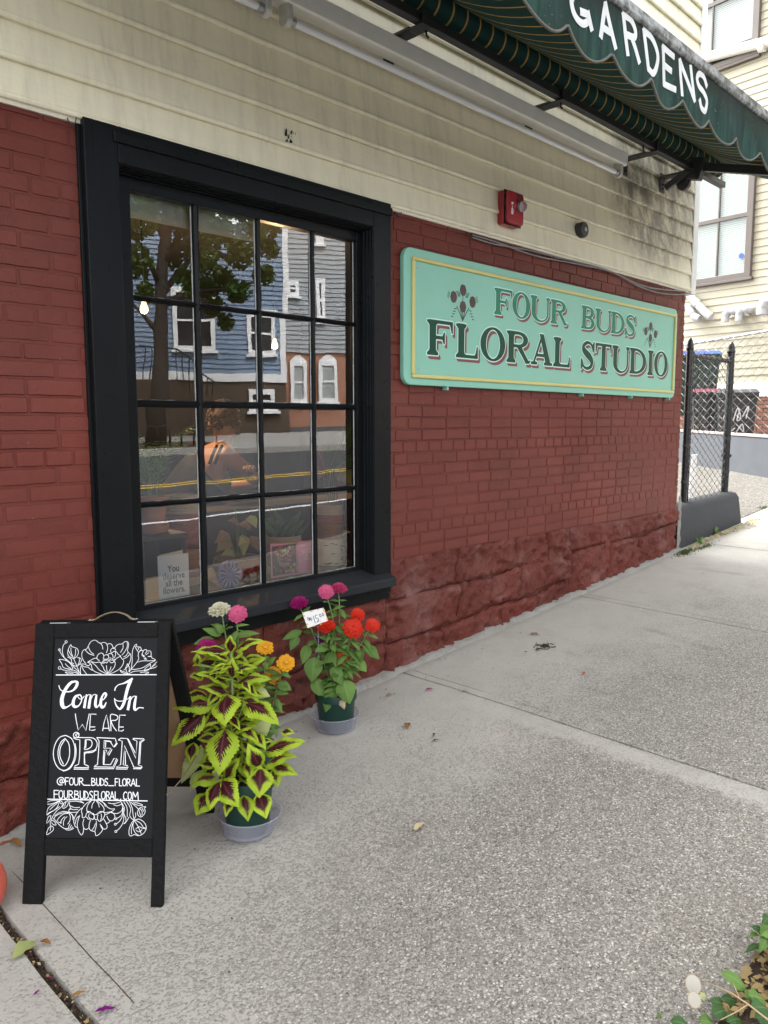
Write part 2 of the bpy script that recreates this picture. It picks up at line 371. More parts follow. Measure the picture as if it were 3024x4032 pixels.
# road seen in the window
def zr(x, y): return .06*x-.20-.055*(y-KERB)
RN = Vector((-.06, .055, 1)); RP = Vector((0, KERB, -.20))
GLY = .075                                           # plane of the window glass
def mir(x, y):                                       # where a pixel's ray goes after the window glass reflects it
    P = onw(x, y, GLY); d = ray(x, y); return P, Vector((d.x, -d.y, d.z))
def mir_on(x, y, P0, N0):
    P, d = mir(x, y); return P+d*((Vector(P0)-P).dot(N0)/d.dot(N0))
rd = MB().add([(-40, -20, zr(-40, -20)), (70, -20, zr(70, -20)), (70, KERB, zr(70, KERB)), (-40, KERB, zr(-40, KERB))], [(0, 1, 2, 3)])
rd.build('road', MAT['asphalt'], kind='structure', org=(0, 0, 0))
def road_line(pa, pb, wd, matn, off=0, name='lane_marking', label='', ext=14):
    A = mir_on(*pa, RP, RN); B = mir_on(*pb, RP, RN); d = (B-A); d.z = 0; d.normalize(); n = Vector((-d.y, d.x, 0))
    A = A-d*ext+n*off; B = B+d*ext+n*off; m = MB(); P = [A-n*wd, B-n*wd, B+n*wd, A+n*wd]
    m.add([(p.x, p.y, zr(p.x, p.y)+.004) for p in P], [(0, 1, 2, 3)])
    return m.build(name, MAT[matn], bpy.data.objects['road'])
road_line((553, 2065), (1413, 1966), .05, 'white_line', name='edge_line')
road_line((700, 1914), (1400, 1846), .05, 'yellow_line', .11, 'centre_line'); road_line((700, 1914), (1400, 1846), .05, 'yellow_line', -.11, 'centre_line')
KA = mir_on(830, 1792, RP, RN); KB = mir_on(1240, 1777, RP, RN)
kd = (KB-KA); kd.z = 0; kd.normalize(); kn = Vector((kd.y, -kd.x, 0))       # kn points away from the shop
if kn.y > 0: kn = -kn
def opp(s, t, h=0):                                  # along the far kerb, back from it, up
    p = KA+kd*s+kn*t; return Vector((p.x, p.y, zr(p.x, p.y)+.13+h))
os_ = MB(); q = [opp(-40, 0), opp(50, 0), opp(50, 3.4), opp(-40, 3.4)]
os_.prism([(p.x, p.y, p.z-.3) for p in q], (0, 0, .3)); os_.build('far_sidewalk', MAT['fillet'], kind='structure', org=(0, 0, 0))
# ------------------------------------------------------------------ SHOP BUILDING
shop = thing('shop_building', (3.8, 0, gz(3.8, 0)), 'corner shop of red painted brick with cream vinyl siding above and a black sixteen-pane window', 'building')
ZS = 1.594
SB = 2.693              # underside of the siding
WX0, WX1, WZ0, WZ1 = 1.359, 2.973, .657, SB+.02
XC = 6.585              # outer corner
bw = MB()
bw.box((-8, .0044, ZS-1.09), (WX0+.02, .25, SB+.1)); bw.box((WX1-.02, .0044, ZS-.745), (XC-.012, .25, SB+.1))
bw.box((XC-.25, .25, -.4), (XC-.012, 6, SB+.1))
wall = bw.build('brick_wall', MAT['brick_paint'], shop)
CH = .0646
def brick_mesh(L, seed):
    m = MB(); nx = 7 if L > .15 else 4; nz = 3; H = CH-.0075; r = random.Random(seed)
    xs = [-L/2, -L/2+.0035]+[-L/2+L*i/nx for i in range(1, nx)]+[L/2-.0035, L/2]; zs = [-H/2, -H/2+.0035, 0, H/2-.0035, H/2]
    for j, z in enumerate(zs):
        for i, x in enumerate(xs):
            ed = (i in (0, len(xs)-1)) or (j in (0, 4)); ed2 = i in (1, len(xs)-2) or j in (1, 3)
            p = Vector((x*9, z*9, seed*3.7)); k = noise.fractal(p, 1, 2, 3)
            y = .008 if ed else (.0006+.0016*k if ed2 else .0026*k-.0004)
            m.v.append((x+(.0022*noise.noise(p*2.3) if ed else 0), y, z+(.0024*noise.noise(p*3.1+Vector((4, 1, 0))) if ed or ed2 else 0)))
    W = len(xs)
    for j in range(4):
        for i in range(W-1): m.f.append((j*W+i, j*W+i+1, (j+1)*W+i+1, (j+1)*W+i)); m.m.append(0)
    return m
def sharp(me, a=24): me.set_sharp_from_angle(angle=R_(a)); return me
BV = {'s': [brick_mesh(.2035, k) for k in range(7)], 'h': [brick_mesh(.0975, 20+k) for k in range(4)]}
BM = {k: [sharp(m.mesh('brick', MAT['brick_paint'], smooth=True)) for m in v] for k, v in BV.items()}
def fnd_top(x):
    if x < WX0+.05: return ZS-1.085
    if x < WX1: return WZ0
    return ZS-.735
bl = []
for c in range(40):
    zc = SB+.030-CH*(c+.5); hdr = c in (4, 11, 19, 26, 33)
    st = .1068 if hdr else .2125
    x = -.05+((c % 2)*.106 if not hdr else .05)+rnd.uniform(-.012, .012)
    while x < XC-.02:
        kind = 'h' if hdr else 's'; ln = st
        if not hdr and rnd.random() < .05: kind = 'h'; ln = .1068
        xc = x+ln/2
        a, b = xc-ln/2, xc+ln/2
        ok = True
        if a < WX1-.01 and b > WX0+.012: ok = False
        if zc < fnd_top(xc)+.02: ok = False
        if b > XC+.015: ok = False
        if a > 3.14 and b < 6.30 and ZS+.24 < zc < ZS+.87: ok = False
        if ok: bl.append((xc, zc+.003*fn((xc*1.3, zc, 1), 1, 2), kind, -.003+.0050*max(-.3, min(1, .45+fn((xc*.9, zc*2.2, 7), 1, 3)))))
        x += ln
    for sx_ in (0,): pass
# end bricks along the window jambs and the corner, closing each course
for c in range(40):
    zc = SB+.030-CH*(c+.5)
    if zc > fnd_top(1)+.02:
        mx = max([q[0]+(.106 if q[2] == 's' else .053) for q in bl if abs(q[1]-zc) < .02 and q[0] < WX0] or [0])
        if WX0-mx > .03: bl.append(((mx+WX0+.004)/2, zc, 'h', .001, (WX0+.002-mx)/.1068))
    for lo, hi in ((WX1, 3.6), (5.9, XC)):
        if zc > fnd_top(4)+.02:
            row = [q for q in bl if abs(q[1]-zc) < .02 and lo-.2 < q[0] < hi+.2]
            if lo == WX1:
                mn = min([q[0]-(.106 if q[2] == 's' else .053) for q in row] or [3.6])
                if .03 < mn-lo < .3: bl.append(((mn+lo)/2, zc, 'h', .001, (mn-lo)/.1068))
            else:
                mx = max([q[0]+(.106 if q[2] == 's' else .053) for q in row] or [9])
                if .03 < hi-mx < .3: bl.append(((mx+hi)/2, zc, 'h', .001, (hi-mx)/.1068))
def vis(q):
    d = dep((q[0], 0, q[1])); P = Vector((q[0], 0, q[1]))-CAM; X = P.dot(RT)/d*FPX+1512; Y = 2016-P.dot(UP)/d*FPX
    return (1 if (-60 < X < 3084 and -60 < Y < 4090) else 0, (q[2] == 's')*.5+1/d)
bl.sort(key=vis, reverse=True)
rest = MB()
for i, q in enumerate(bl):
    k = rnd.randrange(len(BM[q[2]])); sc_ = q[4] if len(q) > 4 else 1
    if i < 300:
        inst('brick', BM[q[2]][k], (q[0], q[3], q[1]), wall, rot=(0, rnd.uniform(-.006, .006), 0), scale=(sc_*rnd.uniform(.985, 1.01), 1, rnd.uniform(.96, 1.04)))
    else:
        m = BV[q[2]][k]; rest.add([(v[0]*sc_+q[0], v[1]+q[3], v[2]+q[1]) for v in m.v], m.f)
rest.build('small_bricks', MAT['brick_paint'], wall, auto=24, kind='stuff')
# rough stone foundation, painted over
fb = MB(); fb.box((-8, .032, -1), (WX0, .24, ZS-1.0905)); fb.box((WX0, .0325, -.5), (WX1, .24, WZ0-.002)); fb.box((WX1, .032, -.5), (XC-.012, .24, ZS-.7455))
fnd = fb.build('foundation', MAT['stone_paint'], shop)
def stone(pts, seed, pr=.022):                 # quad of (x,z): bl, br, tr, tl
    (x0, z0), (x1, z1), (x2, z2), (x3, z3) = pts
    nu = max(6, int(((x1-x0)+(x2-x3))/2/.016)); nv = max(5, int(((z3-z0)+(z2-z1))/2/.016)); m = MB()
    def f(u, v):
        x = (x0*(1-u)+x1*u)*(1-v)+(x3*(1-u)+x2*u)*v; z = (z0*(1-u)+z1*u)*(1-v)+(z3*(1-u)+z2*u)*v
        L = (x1-x0); H = (z3-z0); e = min(u*L, (1-u)*L, v*H, (1-v)*H)
        ed = min(1, e/.012); ed = 1-(1-ed)**2
        p = (x, z, seed*2.3)
        big = fn(p, 6.5, 4); fac = noise.cell(Vector((x*14+fn(p, 9, 2)*1.5, z*11+fn(p, 8, 2, 4)*1.5, seed))) ; rid = abs(fn(p, 12, 4, 3)); fine = fn(p, 40, 4, 1)
        y = -(pr+.017*big+.014*(fac-.5)-.026*rid+.010*fine)*ed+(.006+.026*max(0, min(1, .35+1.3*fn((x*5, z*5, 77), 1, 3))))*(1-ed)**2
        j = .012*(1-ed)
        return (x+j*fn((x*20, z*20, 1), 1, 2), y, z+j*fn((x*20, z*20, 8), 1, 2))
    m.grid(f, nu, nv)
    return m.build('stone', MAT['stone_paint'], fnd, smooth=True)
g = lambda x: gz(x, 0)-.04
J = lambda a=.012: rnd.uniform(-a, a)
def stone_rows(x0, x1, top, rows, wmin, wmax, seed):
    # rows: list of fractions of height for the row boundaries (bottom up)
    lines = [0]+rows+[1]
    zl = lambda k, x: g(x)+(top(x)-g(x))*lines[k]+(.05*fn((x*2.1, k*3.3, seed), 1, 3) if 0 < k < len(lines)-1 else 0)
    for k in range(len(lines)-1):
        x = x0; sl0 = 0
        while x < x1-.01:
            wd = rnd.uniform(wmin, wmax); xe = x+wd
            if x1-xe < wmin*.7: xe = x1
            sl = J(.05) if xe < x1 else 0
            stone([(x+.002, zl(k, x)+.002), (xe-.002, zl(k, xe)+.002), (xe+sl-.002, zl(k+1, xe+sl)-.002), (x+sl0+.002, zl(k+1, x+sl0)-.002)], rnd.random()*50, rnd.uniform(.010, .026))
            x = xe; sl0 = sl
stone_rows(-.2, WX0, lambda x: ZS-1.08, [.5], .35, .6, 3)
stone_rows(WX0, WX1, lambda x: WZ0-.0+.005, [.48], .3, .62, 5)
stone_rows(WX1, 4.85, lambda x: ZS-.733, [.30, .62], .30, .62, 9)
stone_rows(4.85, XC-.002, lambda x: ZS-.735+.01*math.sin(x*3), [.66], .35, .75, 13)
# --- siding
sbk = MB(); sbk.box((-8, .004, SB+.02), (XC+.06, .24, 8.6)); sbk.box((XC-.2, .24, SB+.02), (XC+.06, 7, 8.6)); sbk.box((-8, .24, 8.3), (XC-.2, 7, 8.6))  # unseen height and left run extended so the building shades the sidewalk
sid = sbk.build('siding', MAT['siding'], shop)
PCH = .1312
def board(x0, x1, z0, dy=0, zig=0):
    prof = [(.003, .012), (-.012, .001), (-.0225, .003), (-.0265, .010), (-.0258, .018), (-.0200, .024), (-.0185, .031), (-.0045, PCH+.004), (.003, PCH+.010)]
    m = MB(); n = max(2, int((x1-x0)/.12)); k = len(prof)
    for i in range(n+1):
        x = x0+(x1-x0)*i/n
        for y, z in prof:
            m.v.append((x+(zig*(z-.06) if i == n else 0), y+dy+.0016*fn((x*1.7, z0*3, 2), 1, 2), z0+z+.0022*fn((x*1.1, z0*5, 5), 1, 2)))
    for i in range(n):
        for j in range(k-1): m.f.append((i*k+j, (i+1)*k+j, (i+1)*k+j+1, i*k+j+1)); m.m.append(0)
    m.f.append(tuple(range(k))); m.m.append(0); m.f.append(tuple(n*k+j for j in range(k))[::-1]); m.m.append(0)
    return m.build('siding_board', MAT['siding'], sid, auto=25)
for c in range(45):
    z0 = SB+c*PCH; xr = XC+.045
    seams = {0: 2.27, 1: 2.255, 2: 4.98, 3: 5.0, 4: 3.9}.get(c)
    if c > 4: seams = 1.5+((c*2.37) % 4.6)
    board(-.8, seams+.004, z0, -.0025, .05 if c < 2 else 0); board(seams-.01, xr, z0)
ct = MB(); ct.box((XC+.04, -.024, SB-.02), (XC+.135, -.008, 8.6)); ct.box((XC+.055, -.008, SB-.02), (XC+.135, .07, 8.6))
ct.build('corner_trim', MAT['white_trim'], shop, bevel=.006)
# drip edge strip, chipped
de = MB(); de.box((-.8, -.0115, SB-.012), (XC+.03, .006, SB+.004)); de.build('drip_edge', MAT['cream_edge'], shop)
# torn sticker on the boards
ts = MB()
for k in range(16):
    P = onw(1122+rnd.uniform(0, 40), 515+rnd.uniform(0, 70), -.0195); q_ = rnd.uniform(.004, .014)
    ts.add([P+Vector((rnd.uniform(-q_, q_), -.0006*k/16, rnd.uniform(-q_, q_)*1.3)) for _ in range(5)], [(0, 1, 2, 3, 4)])
ts.build('torn_sticker', MAT['dark_steel'], sid)
# --- window
win = MB()
CY = -.034
IX0, IX1 = 1.492, 2.848          # casing inner edges
ITZ = ZS+.974
win.box((WX0, CY, WZ0+.03), (IX0, .03, SB+.01)); win.box((IX1, CY, WZ0+.03), (WX1, .03, SB+.01))
win.box((IX0, CY, ITZ), (IX1, .03, SB+.01))
window = win.build('window', MAT['black_v'], shop, bevel=.004)
def wpart(name, boxes, matn, bev=.003, par=window):
    m = MB()
    for a, b in boxes: m.box(a, b)
    return m.build(name, MAT[matn], par, bevel=bev)
hd = MB(); hd.box((IX0-.02, CY-.012, SB-.052), (WX1-.001, CY+.02, SB-.0125)); 
# stepped mouldings round the opening
for k, (o, y0, y1, wd) in enumerate(((0, CY+.006, .047, .0045), (.004, -.014, .0474, .0045), (.008, .004, .0478, .0045), (.011, .024, .0482, .006))):
    a0, a1, zt = IX0+o, IX1-o, ITZ-o
    wpart('moulding', [((a0-.0005, y0, WZ0+.11), (a0+wd, y1, zt))], 'black_v', .003); wpart('moulding', [((a1-wd, y0, WZ0+.11), (a1+.0005, y1, zt))], 'black_v', .003)
    wpart('moulding', [((a0+wd, y0+.0004, zt-wd), (a1-wd, y1, zt+.0005))], 'black_h', .003)
GX0, GX1, GZ0, GZ1 = 1.577, 2.804, ZS-.757, ZS+.911
sy0, sy1 = .048, .095
wpart('sash_stile', [((IX0+.004, sy0, GZ0-.11), (GX0, sy1, GZ1+.085))], 'black_v'); wpart('sash_stile', [((GX1, sy0, GZ0-.11), (IX1+.02, sy1, GZ1+.085))], 'black_v')
wpart('sash_rail', [((GX0, sy0+.0006, GZ1), (GX1, sy1, GZ1+.085))], 'black_h'); wpart('sash_rail', [((GX0, sy0+.0006, GZ0-.105), (GX1, sy1, GZ0))], 'black_h')
cols = [1.577, 1.865, 1.897, 2.193, 2.219, 2.516, 2.541, 2.804]
rows = [ZS-.757, ZS-.349, ZS-.327, ZS+.066, ZS+.095, ZS+.491, ZS+.512, ZS+.911]
def muntin(a, b, vert):
    m = MB(); n = 40; y0 = .056
    if vert:
        x0, x1 = a, b; xm = (x0+x1)/2
        for i in range(n+1):
            z = GZ0+(GZ1-GZ0)*i/n; j = .0016*fn((x0*9, z*14, 3), 1, 3)
            m.v += [(x0-.001+j, .071, z), (x0+.004+j, y0+.004+j, z), (xm, y0-.004, z), (x1-.004+j, y0+.004-j, z), (x1+.001+j, .071, z)]
    else:
        z0, z1 = a, b; zm = (z0+z1)/2
        for i in range(n+1):
            x = GX0+(GX1-GX0)*i/n; j = .0018*fn((x*14, z0*9, 3), 1, 3)
            m.v += [(x, .071, z1+.001+j), (x, y0+.005-j, z1-.004+j), (x, y0-.002, zm), (x, y0+.005+j, z0+.004+j), (x, .071, z0-.001+j)]
    for i in range(n):
        for k in range(4): m.f.append((i*5+k, i*5+k+1, (i+1)*5+k+1, (i+1)*5+k)); m.m.append(0)
    return m.build('muntin', MAT['black_v' if vert else 'black_h'], window)
for k in (1, 3, 5): muntin(cols[k], cols[k+1], True); muntin(rows[k], rows[k+1], False)
# glass
t = NT('pane_glass'); tr = t.node('ShaderNodeBsdfTransparent'); gl = t.node('ShaderNodeBsdfGlossy'); mx = t.node('ShaderNodeMixShader'); fr = t.node('ShaderNodeFresnel')
gl.inputs['Roughness'].default_value = 0.0; fr.inputs['IOR'].default_value = 2.35; tr.inputs[0].default_value = (.93, .95, .94, 1); gl.inputs[0].default_value = (.97, .98, 1, 1)
bm_ = t.node('ShaderNodeBump'); bm_.inputs['Strength'].default_value = .004; bm_.inputs['Distance'].default_value = .1
t.l.new(t.noise(3.5, 2, .4), bm_.inputs['Height']); t.l.new(bm_.outputs[0], gl.inputs['Normal'])
t.l.new(fr.outputs[0], mx.inputs[0]); t.l.new(tr.outputs[0], mx.inputs[1]); t.l.new(gl.outputs[0], mx.inputs[2]); t.l.new(mx.outputs[0], t.out.inputs[0])
for i in range(4):
    for j in range(4):
        m = MB(); x0, x1, z0, z1 = cols[2*i]-.004, cols[2*i+1]+.004, rows[2*j]-.004, rows[2*j+1]+.004; tl = rnd.uniform(-.0006, .0006); tl2 = rnd.uniform(-.0006, .0006)
        m.add([(x0, GLY+tl, z0), (x1, GLY-tl, z0), (x1, GLY-tl+tl2, z1), (x0, GLY+tl+tl2, z1)], [(0, 1, 2, 3)])
        pn = m.build('pane', MAT['pane_glass'], window)
        p2 = MB(); zz = [z0+.004+(z1-z0-.008)*k/12 for k in range(13)]
        for k, z in enumerate(zz):
            p2.v += [(x1-.0050+.0008*fn((z*30, i, j), 1, 3), GLY-.005, z), (x1-.004, GLY-.0015, z), (x1-.0078+.0016*fn((z*22, i, j+5), 1, 3), GLY-.0012, z)]
            if k: a = (k-1)*3; p2.f += [(a, a+3, a+5, a+2)]; p2.m += [0]
        zb = z0+.004; p3_ = len(p2.v)
        for k in range(11):
            x = x0+.004+(x1-x0-.012)*k/10; e = .0008+.0035*max(0, fn((x*26, i*3, j), 1, 3)+.1)
            p2.v += [(x, GLY-.006, zb), (x, GLY-.0014, zb+e)]
            if k: a = p3_+(k-1)*2; p2.f += [(a, a+2, a+3, a+1)]; p2.m += [0]
        p2.build('putty_edge', MAT['putty'], pn)
# sill and apron
sl = MB(); sl.prism([(WX0-.03, .05, ZS-.775), (WX0-.03, -.095, ZS-.812), (WX0-.03, -.100, ZS-.818), (WX0-.03, -.100, ZS-.858), (WX0-.03, .02, ZS-.862)], (2.947-WX0+.03, 0, 0))
sl.build('sill', MAT['sill_paint'], window, bevel=.004)
wpart('apron', [((WX0+.0, -.032, WZ0), (WX1-.006, .03, ZS-.86))], 'black_h', .004)
# grime strip of caulk on left casing edge
wpart('back_band', [((WX0-.014, -.010, WZ0+.03), (WX0-.0005, .012, SB+.0))], 'black_v', .002); wpart('back_band', [((WX1+.0005, -.008, WZ0+.03), (WX1+.010, .012, SB+.0))], 'black_v', .002)
hd.build('head_casing', MAT['black_h'], window, bevel=.004)
# cable hooks under the siding
for k, (x, y) in enumerate(((1565, 842), (1845, 925), (1912, 945), (2112, 1000), (2168, 1015), (2345, 1062), (2391, 1075), (2575, 1128), (2608, 1138), (278, 468))):
    P = onw(x, y-8, -.012); m = MB(); dr = .030
    m.tube([P+Vector((-.012, .01, .008)), P+Vector((-.012, -.004, -dr*.5)), P+Vector((-.004, -.010, -dr)), P+Vector((.006, -.010, -dr)), P+Vector((.013, -.012, -dr*.5)), P+Vector((.015, -.014, 0))], .0022, 6)
    m.build('cable_hook', MAT['dark_steel'], shop, smooth=True)
# ------------------------------------------------------------------ painted lettering as flat shapes (masks -> outlines -> thin solids)
RES = 110
def glyph_mask(ch, w):
    W, H = int((w+.5)*RES), int(1.5*RES); yy, xx = np.mgrid[0:H, 0:W]; x = xx/RES-.2; y = yy/RES-.2
    T, th, s = .29, .115, .098
    M = np.zeros((H, W), bool)
    bx = lambda a, b, c, d: (x >= a) & (x <= c) & (y >= b) & (y <= d)
    ell = lambda cx, cy, rx, ry: ((x-cx)/rx)**2+((y-cy)/ry)**2 <= 1
    def poly(p):
        r = np.zeros((H, W), bool); n = len(p)
        for i in range(n):
            (x1, y1), (x2, y2) = p[i], p[(i+1) % n]
            if y1 == y2: continue
            c = ((y1 > y) != (y2 > y)) & (x < (x2-x1)*(y-y1)/(y2-y1)+x1); r ^= c
        return r
    br = lambda xl, xr, yb, up: poly([(xl-.10, yb), (xr+.10, yb), (xr+.10, yb+up*s*.75), (xr+.02, yb+up*s*1.3), (xr, yb+up*.17), (xl, yb+up*.17), (xl-.02, yb+up*s*1.3), (xl-.10, yb+up*s*.75)])
    st = lambda xl: bx(xl, 0, xl+T, 1) | br(xl, xl+T, 0, 1) | br(xl, xl+T, 1, -1)
    if ch == 'I': M = st((w-T)/2)
    elif ch == 'F':
        M = bx(.1, 0, .1+T, 1) | br(.1, .1+T, 0, 1) | br(.1, .1+T, 1, -1) | bx(.1, 1-s, w, 1) | poly([(w-.17, 1-s/2), (w, 1), (w, .66), (w-.05, .66), (w-.11, .86)]) | bx(.1, .46, w*.66, .46+s) | poly([(w*.66+.03, .33), (w*.66+.03, .68), (w*.66-.02, .68), (w*.66-.09, .53), (w*.66-.09, .47), (w*.66-.02, .33)])
    elif ch == 'L':
        M = st(.1) | bx(.1, 0, w, s) | poly([(w-.20, s/2), (w-.11, .15), (w-.05, .37), (w, .37), (w, 0)])
    elif ch == 'O': M = ell(w/2, .5, w/2, .525) & ~ell(w/2, .5, w/2-T*.98, .525-.075)
    elif ch == 'D':
        M = st(.08) | ((ell(w*.36, .5, w*.64, .5) & ~ell(w*.36, .5, w*.64-T*.98, .5-s)) & (x > .08+T*.6)) | bx(.1, 0, w*.38, s) | bx(.1, 1-s, w*.38, 1)
    elif ch in 'RB':
        M = st(.08); cb = w*.50
        b1 = (ell(cb, .745, w*.40, .255) & ~ell(cb, .745, w*.40-T*.92, .255-s)) & (x > cb-.02); M |= b1 | bx(.1, 1-s, cb, 1) | bx(.1, .49, cb, .49+s)
        if ch == 'B':
            M |= ((ell(cb, .275, w*.46, .275) & ~ell(cb, .275, w*.46-T*.95, .275-s)) & (x > cb-.02)) | bx(.1, 0, cb, s) | bx(.1, .465, cb, .465+s)
        else:
            M |= poly([(cb-.10, .50), (cb+.16, .52), (cb+.26, .40), (w-.10, .10), (w-.03, .09), (w+.02, .13), (w+.03, .09), (w-.04, 0), (w-.25, -.01), (w-.30, .06)])
    elif ch == 'A':
        M = poly([(.10, s*.5), (.20, s*.5), (w*.5+.03, .93), (w*.5-.05, 1)]) | poly([(w*.5-.16, 1.03), (w*.5+.09, 1.03), (w-.09, s*.5), (w-.09-T*1.08, s*.5)]) | bx(w*.25, .27, w*.72, .27+s) | bx(0, 0, .36, s) | bx(w-.50, 0, w, s)
    elif ch == 'T':
        c = w/2; M = bx(c-T/2, 0, c+T/2, 1) | br(c-T/2, c+T/2, 0, 1) | bx(0, 1-s, w, 1)
        for sg in (-1, 1):
            X = lambda a: c+sg*a
            M |= poly([(X(w/2-.17), 1-s/2), (X(w/2), 1), (X(w/2), .66), (X(w/2-.05), .66), (X(w/2-.11), .86)])
    elif ch == 'U':
        a0, a1, b0, b1 = .09, .09+T, w-.09-th, w-.09
        M = bx(a0, .33, a1, 1) | bx(b0, .33, b1, 1) | br(a0, a1, 1, -1) | (br(b0+.02, b1-.02, 1, -1))
        M |= (ell((a0+b1)/2, .34, (b1-a0)/2, .37) & (y < .345)) & ~(ell((a1+b0)/2, .34, (b0-a1)/2, .29) | ((y > .34) & (x > a1) & (x < b0)))
    elif ch == 'S':
        pth = cr([(w*.88, .70), (w*.74, .90), (w*.48, .965), (w*.22, .86), (w*.20, .70), (w*.42, .56), (w*.64, .45), (w*.80, .30), (w*.74, .12), (w*.48, .035), (w*.22, .10), (w*.10, .30)], 8)
        n = len(pth)
        for i, (px_, py_) in enumerate(pth):
            u = i/(n-1); r = .045+.092*math.exp(-((u-.5)/.22)**2); M |= (x-px_)**2+(y-py_)**2 <= r*r
        M |= poly([(w*.90, .62), (w*.96, .62), (w*.96, 1.02), (w*.91, 1.02), (w*.80, .88)]) | poly([(w*.08, .38), (w*.02, .38), (w*.02, -.02), (w*.07, -.02), (w*.19, .12)])
    return M
def dil(M, r):
    R = int(math.ceil(r)); O = np.zeros_like(M)
    for a in range(-R, R+1):
        for b in range(-R, R+1):
            if a*a+b*b <= r*r+.5: O |= np.roll(np.roll(M, a, 0), b, 1)
    return O
def contour(M):
    f = M.astype(float)
    for _ in range(2):
        f = (f+np.roll(f, 1, 0)+np.roll(f, -1, 0))/3; f = (f+np.roll(f, 1, 1)+np.roll(f, -1, 1))/3
    f[0] = f[-1] = 0; f[:, 0] = f[:, -1] = 0
    H, W = f.shape; seg = {}
    b = f > .5
    ij = np.argwhere((b[:-1, :-1] != b[1:, :-1]) | (b[:-1, :-1] != b[:-1, 1:]) | (b[:-1, :-1] != b[1:, 1:]))
    def ip(p, q):
        a, c = f[p], f[q]; t_ = (.5-a)/(c-a); return (p[1]+(q[1]-p[1])*t_, p[0]+(q[0]-p[0])*t_)
    for i, j in ij:
        A, B, C, D = (i, j), (i, j+1), (i+1, j+1), (i+1, j); k = b[A]+2*b[B]+4*b[C]+8*b[D]
        e = {'ab': (A, B), 'bc': (B, C), 'cd': (D, C), 'da': (A, D)}
        T_ = {1: [('da', 'ab')], 2: [('ab', 'bc')], 3: [('da', 'bc')], 4: [('bc', 'cd')], 5: [('da', 'cd'), ('bc', 'ab')], 6: [('ab', 'cd')], 7: [('da', 'cd')], 8: [('cd', 'da')], 9: [('cd', 'ab')], 10: [('ab', 'da'), ('cd', 'bc')], 11: [('cd', 'bc')], 12: [('bc', 'da')], 13: [('bc', 'ab')], 14: [('ab', 'da')]}.get(int(k), [])
        for p, q in T_: seg[e[p]] = e[q]
    loops = []
    while seg:
        k0, k1 = seg.popitem(); L = [k0]
        while k1 in seg: L.append(k1); k1 = seg.pop(k1)
        pts = [ip(*e) for e in L]
        if len(pts) < 8: continue
        out = [pts[0]]                                   # thin collinear points
        for a in range(1, len(pts)-1):
            p0, p1, p2 = out[-1], pts[a], pts[(a+1) % len(pts)]
            ar = abs((p1[0]-p0[0])*(p2[1]-p0[1])-(p2[0]-p0[0])*(p1[1]-p0[1]))
            if ar > .35: out.append(p1)
        loops.append(out)
    return loops
def flat_solid(name, loops, place, th, matn, parent):      # place(u,v)->3D point on the surface, extruded towards -y by th
    cu = bpy.data.curves.new(name, 'CURVE'); cu.dimensions = '2D'; cu.fill_mode = 'BOTH'; cu.extrude = th/2
    for L in loops:
        sp = cu.splines.new('POLY'); sp.points.add(len(L)-1); sp.use_cyclic_u = True
        for i, (u, v) in enumerate(L): sp.points[i].co = (u, v, 0, 1)
    tmp = bpy.data.objects.new(name, cu); COL.objects.link(tmp); dg = bpy.context.evaluated_depsgraph_get()
    me = bpy.data.meshes.new_from_object(tmp.evaluated_get(dg)); bpy.data.objects.remove(tmp); bpy.data.curves.remove(cu)
    o0 = ORG[parent]
    for v in me.vertices:
        P = place(v.co.x, v.co.y, v.co.z); v.co = P-o0
    me.materials.clear(); me.materials.append(MAT[matn]); me.update()
    ob = bpy.data.objects.new(name, me); COL.objects.link(ob); ob.parent = parent; ORG[ob] = o0; return ob
# ------------------------------------------------------------------ SHOP SIGN
def signboard(name, c, dk=.85):
    t = NT(name); g_ = t.noise(1.0, 5, .6, stretch=(4, 60, 90)); n_ = t.noise(3, 5)
    t.set(col=t.mix(n_, tuple(q*dk for q in c), c), rough=t.math('ADD', .30, t.math('MULTIPLY', t.noise(20, 4), .2)), spec=.5); t.bump(g_, .2, .0015); t.bump(t.noise(90, 3), .12, .001); return t.m
signboard('mint', (.235, .545, .425)); signboard('yellow_trim', (.63, .56, .20)); plain('sign_green', (.010, .066, .040), .4, .3, 40, .1, spec=.15); plain('sign_midgreen', (.030, .21, .125), .4, .3, 30, .1, spec=.15)
plain('sign_maroon', (.225, .080, .085), .45, .25, 30, .1, spec=.15); plain('sign_light', (.56, .80, .70), .4, .05); plain('emblem_dark', (.028, .030, .024), .5, .3, 60, .1); plain('emblem_red', (.095, .035, .030), .5, .4, 60, .1)
PX0, PX1, PZ0, PZ1 = 3.066, 6.358, ZS+.203, ZS+.918
sign = thing('shop_sign', (4.7, -.02, PZ0), 'long mint green wooden shop sign with yellow moulding reading FOUR BUDS FLORAL STUDIO', 'sign')
SYF = -.036
def rrect(x0, x1, z0, z1, r, n=6):
    P = []
    for cx, cz, a0 in ((x1-r, z0+r, -90), (x1-r, z1-r, 0), (x0+r, z1-r, 90), (x0+r, z0+r, 180)):
        for k in range(n+1):
            a = R_(a0+90*k/n); P.append((cx+r*math.cos(a), cz+r*math.sin(a)))
    return P
m = MB(); m.prism([(x, SYF, z) for x, z in rrect(PX0, PX1, PZ0, PZ1, .055)][::-1], (0, .030, 0)); m.build('panel', MAT['mint'], sign, bevel=.004)
MX0, MX1, MZ0, MZ1 = 3.124, 6.318, ZS+.240, ZS+.874; mw = .021
def mould(a, b):
    m = MB(); m.box((a[0], SYF-.014, a[1]), (b[0], SYF+.002, b[1])); m.build('moulding', MAT['yellow_trim'], sign, bevel=.007)
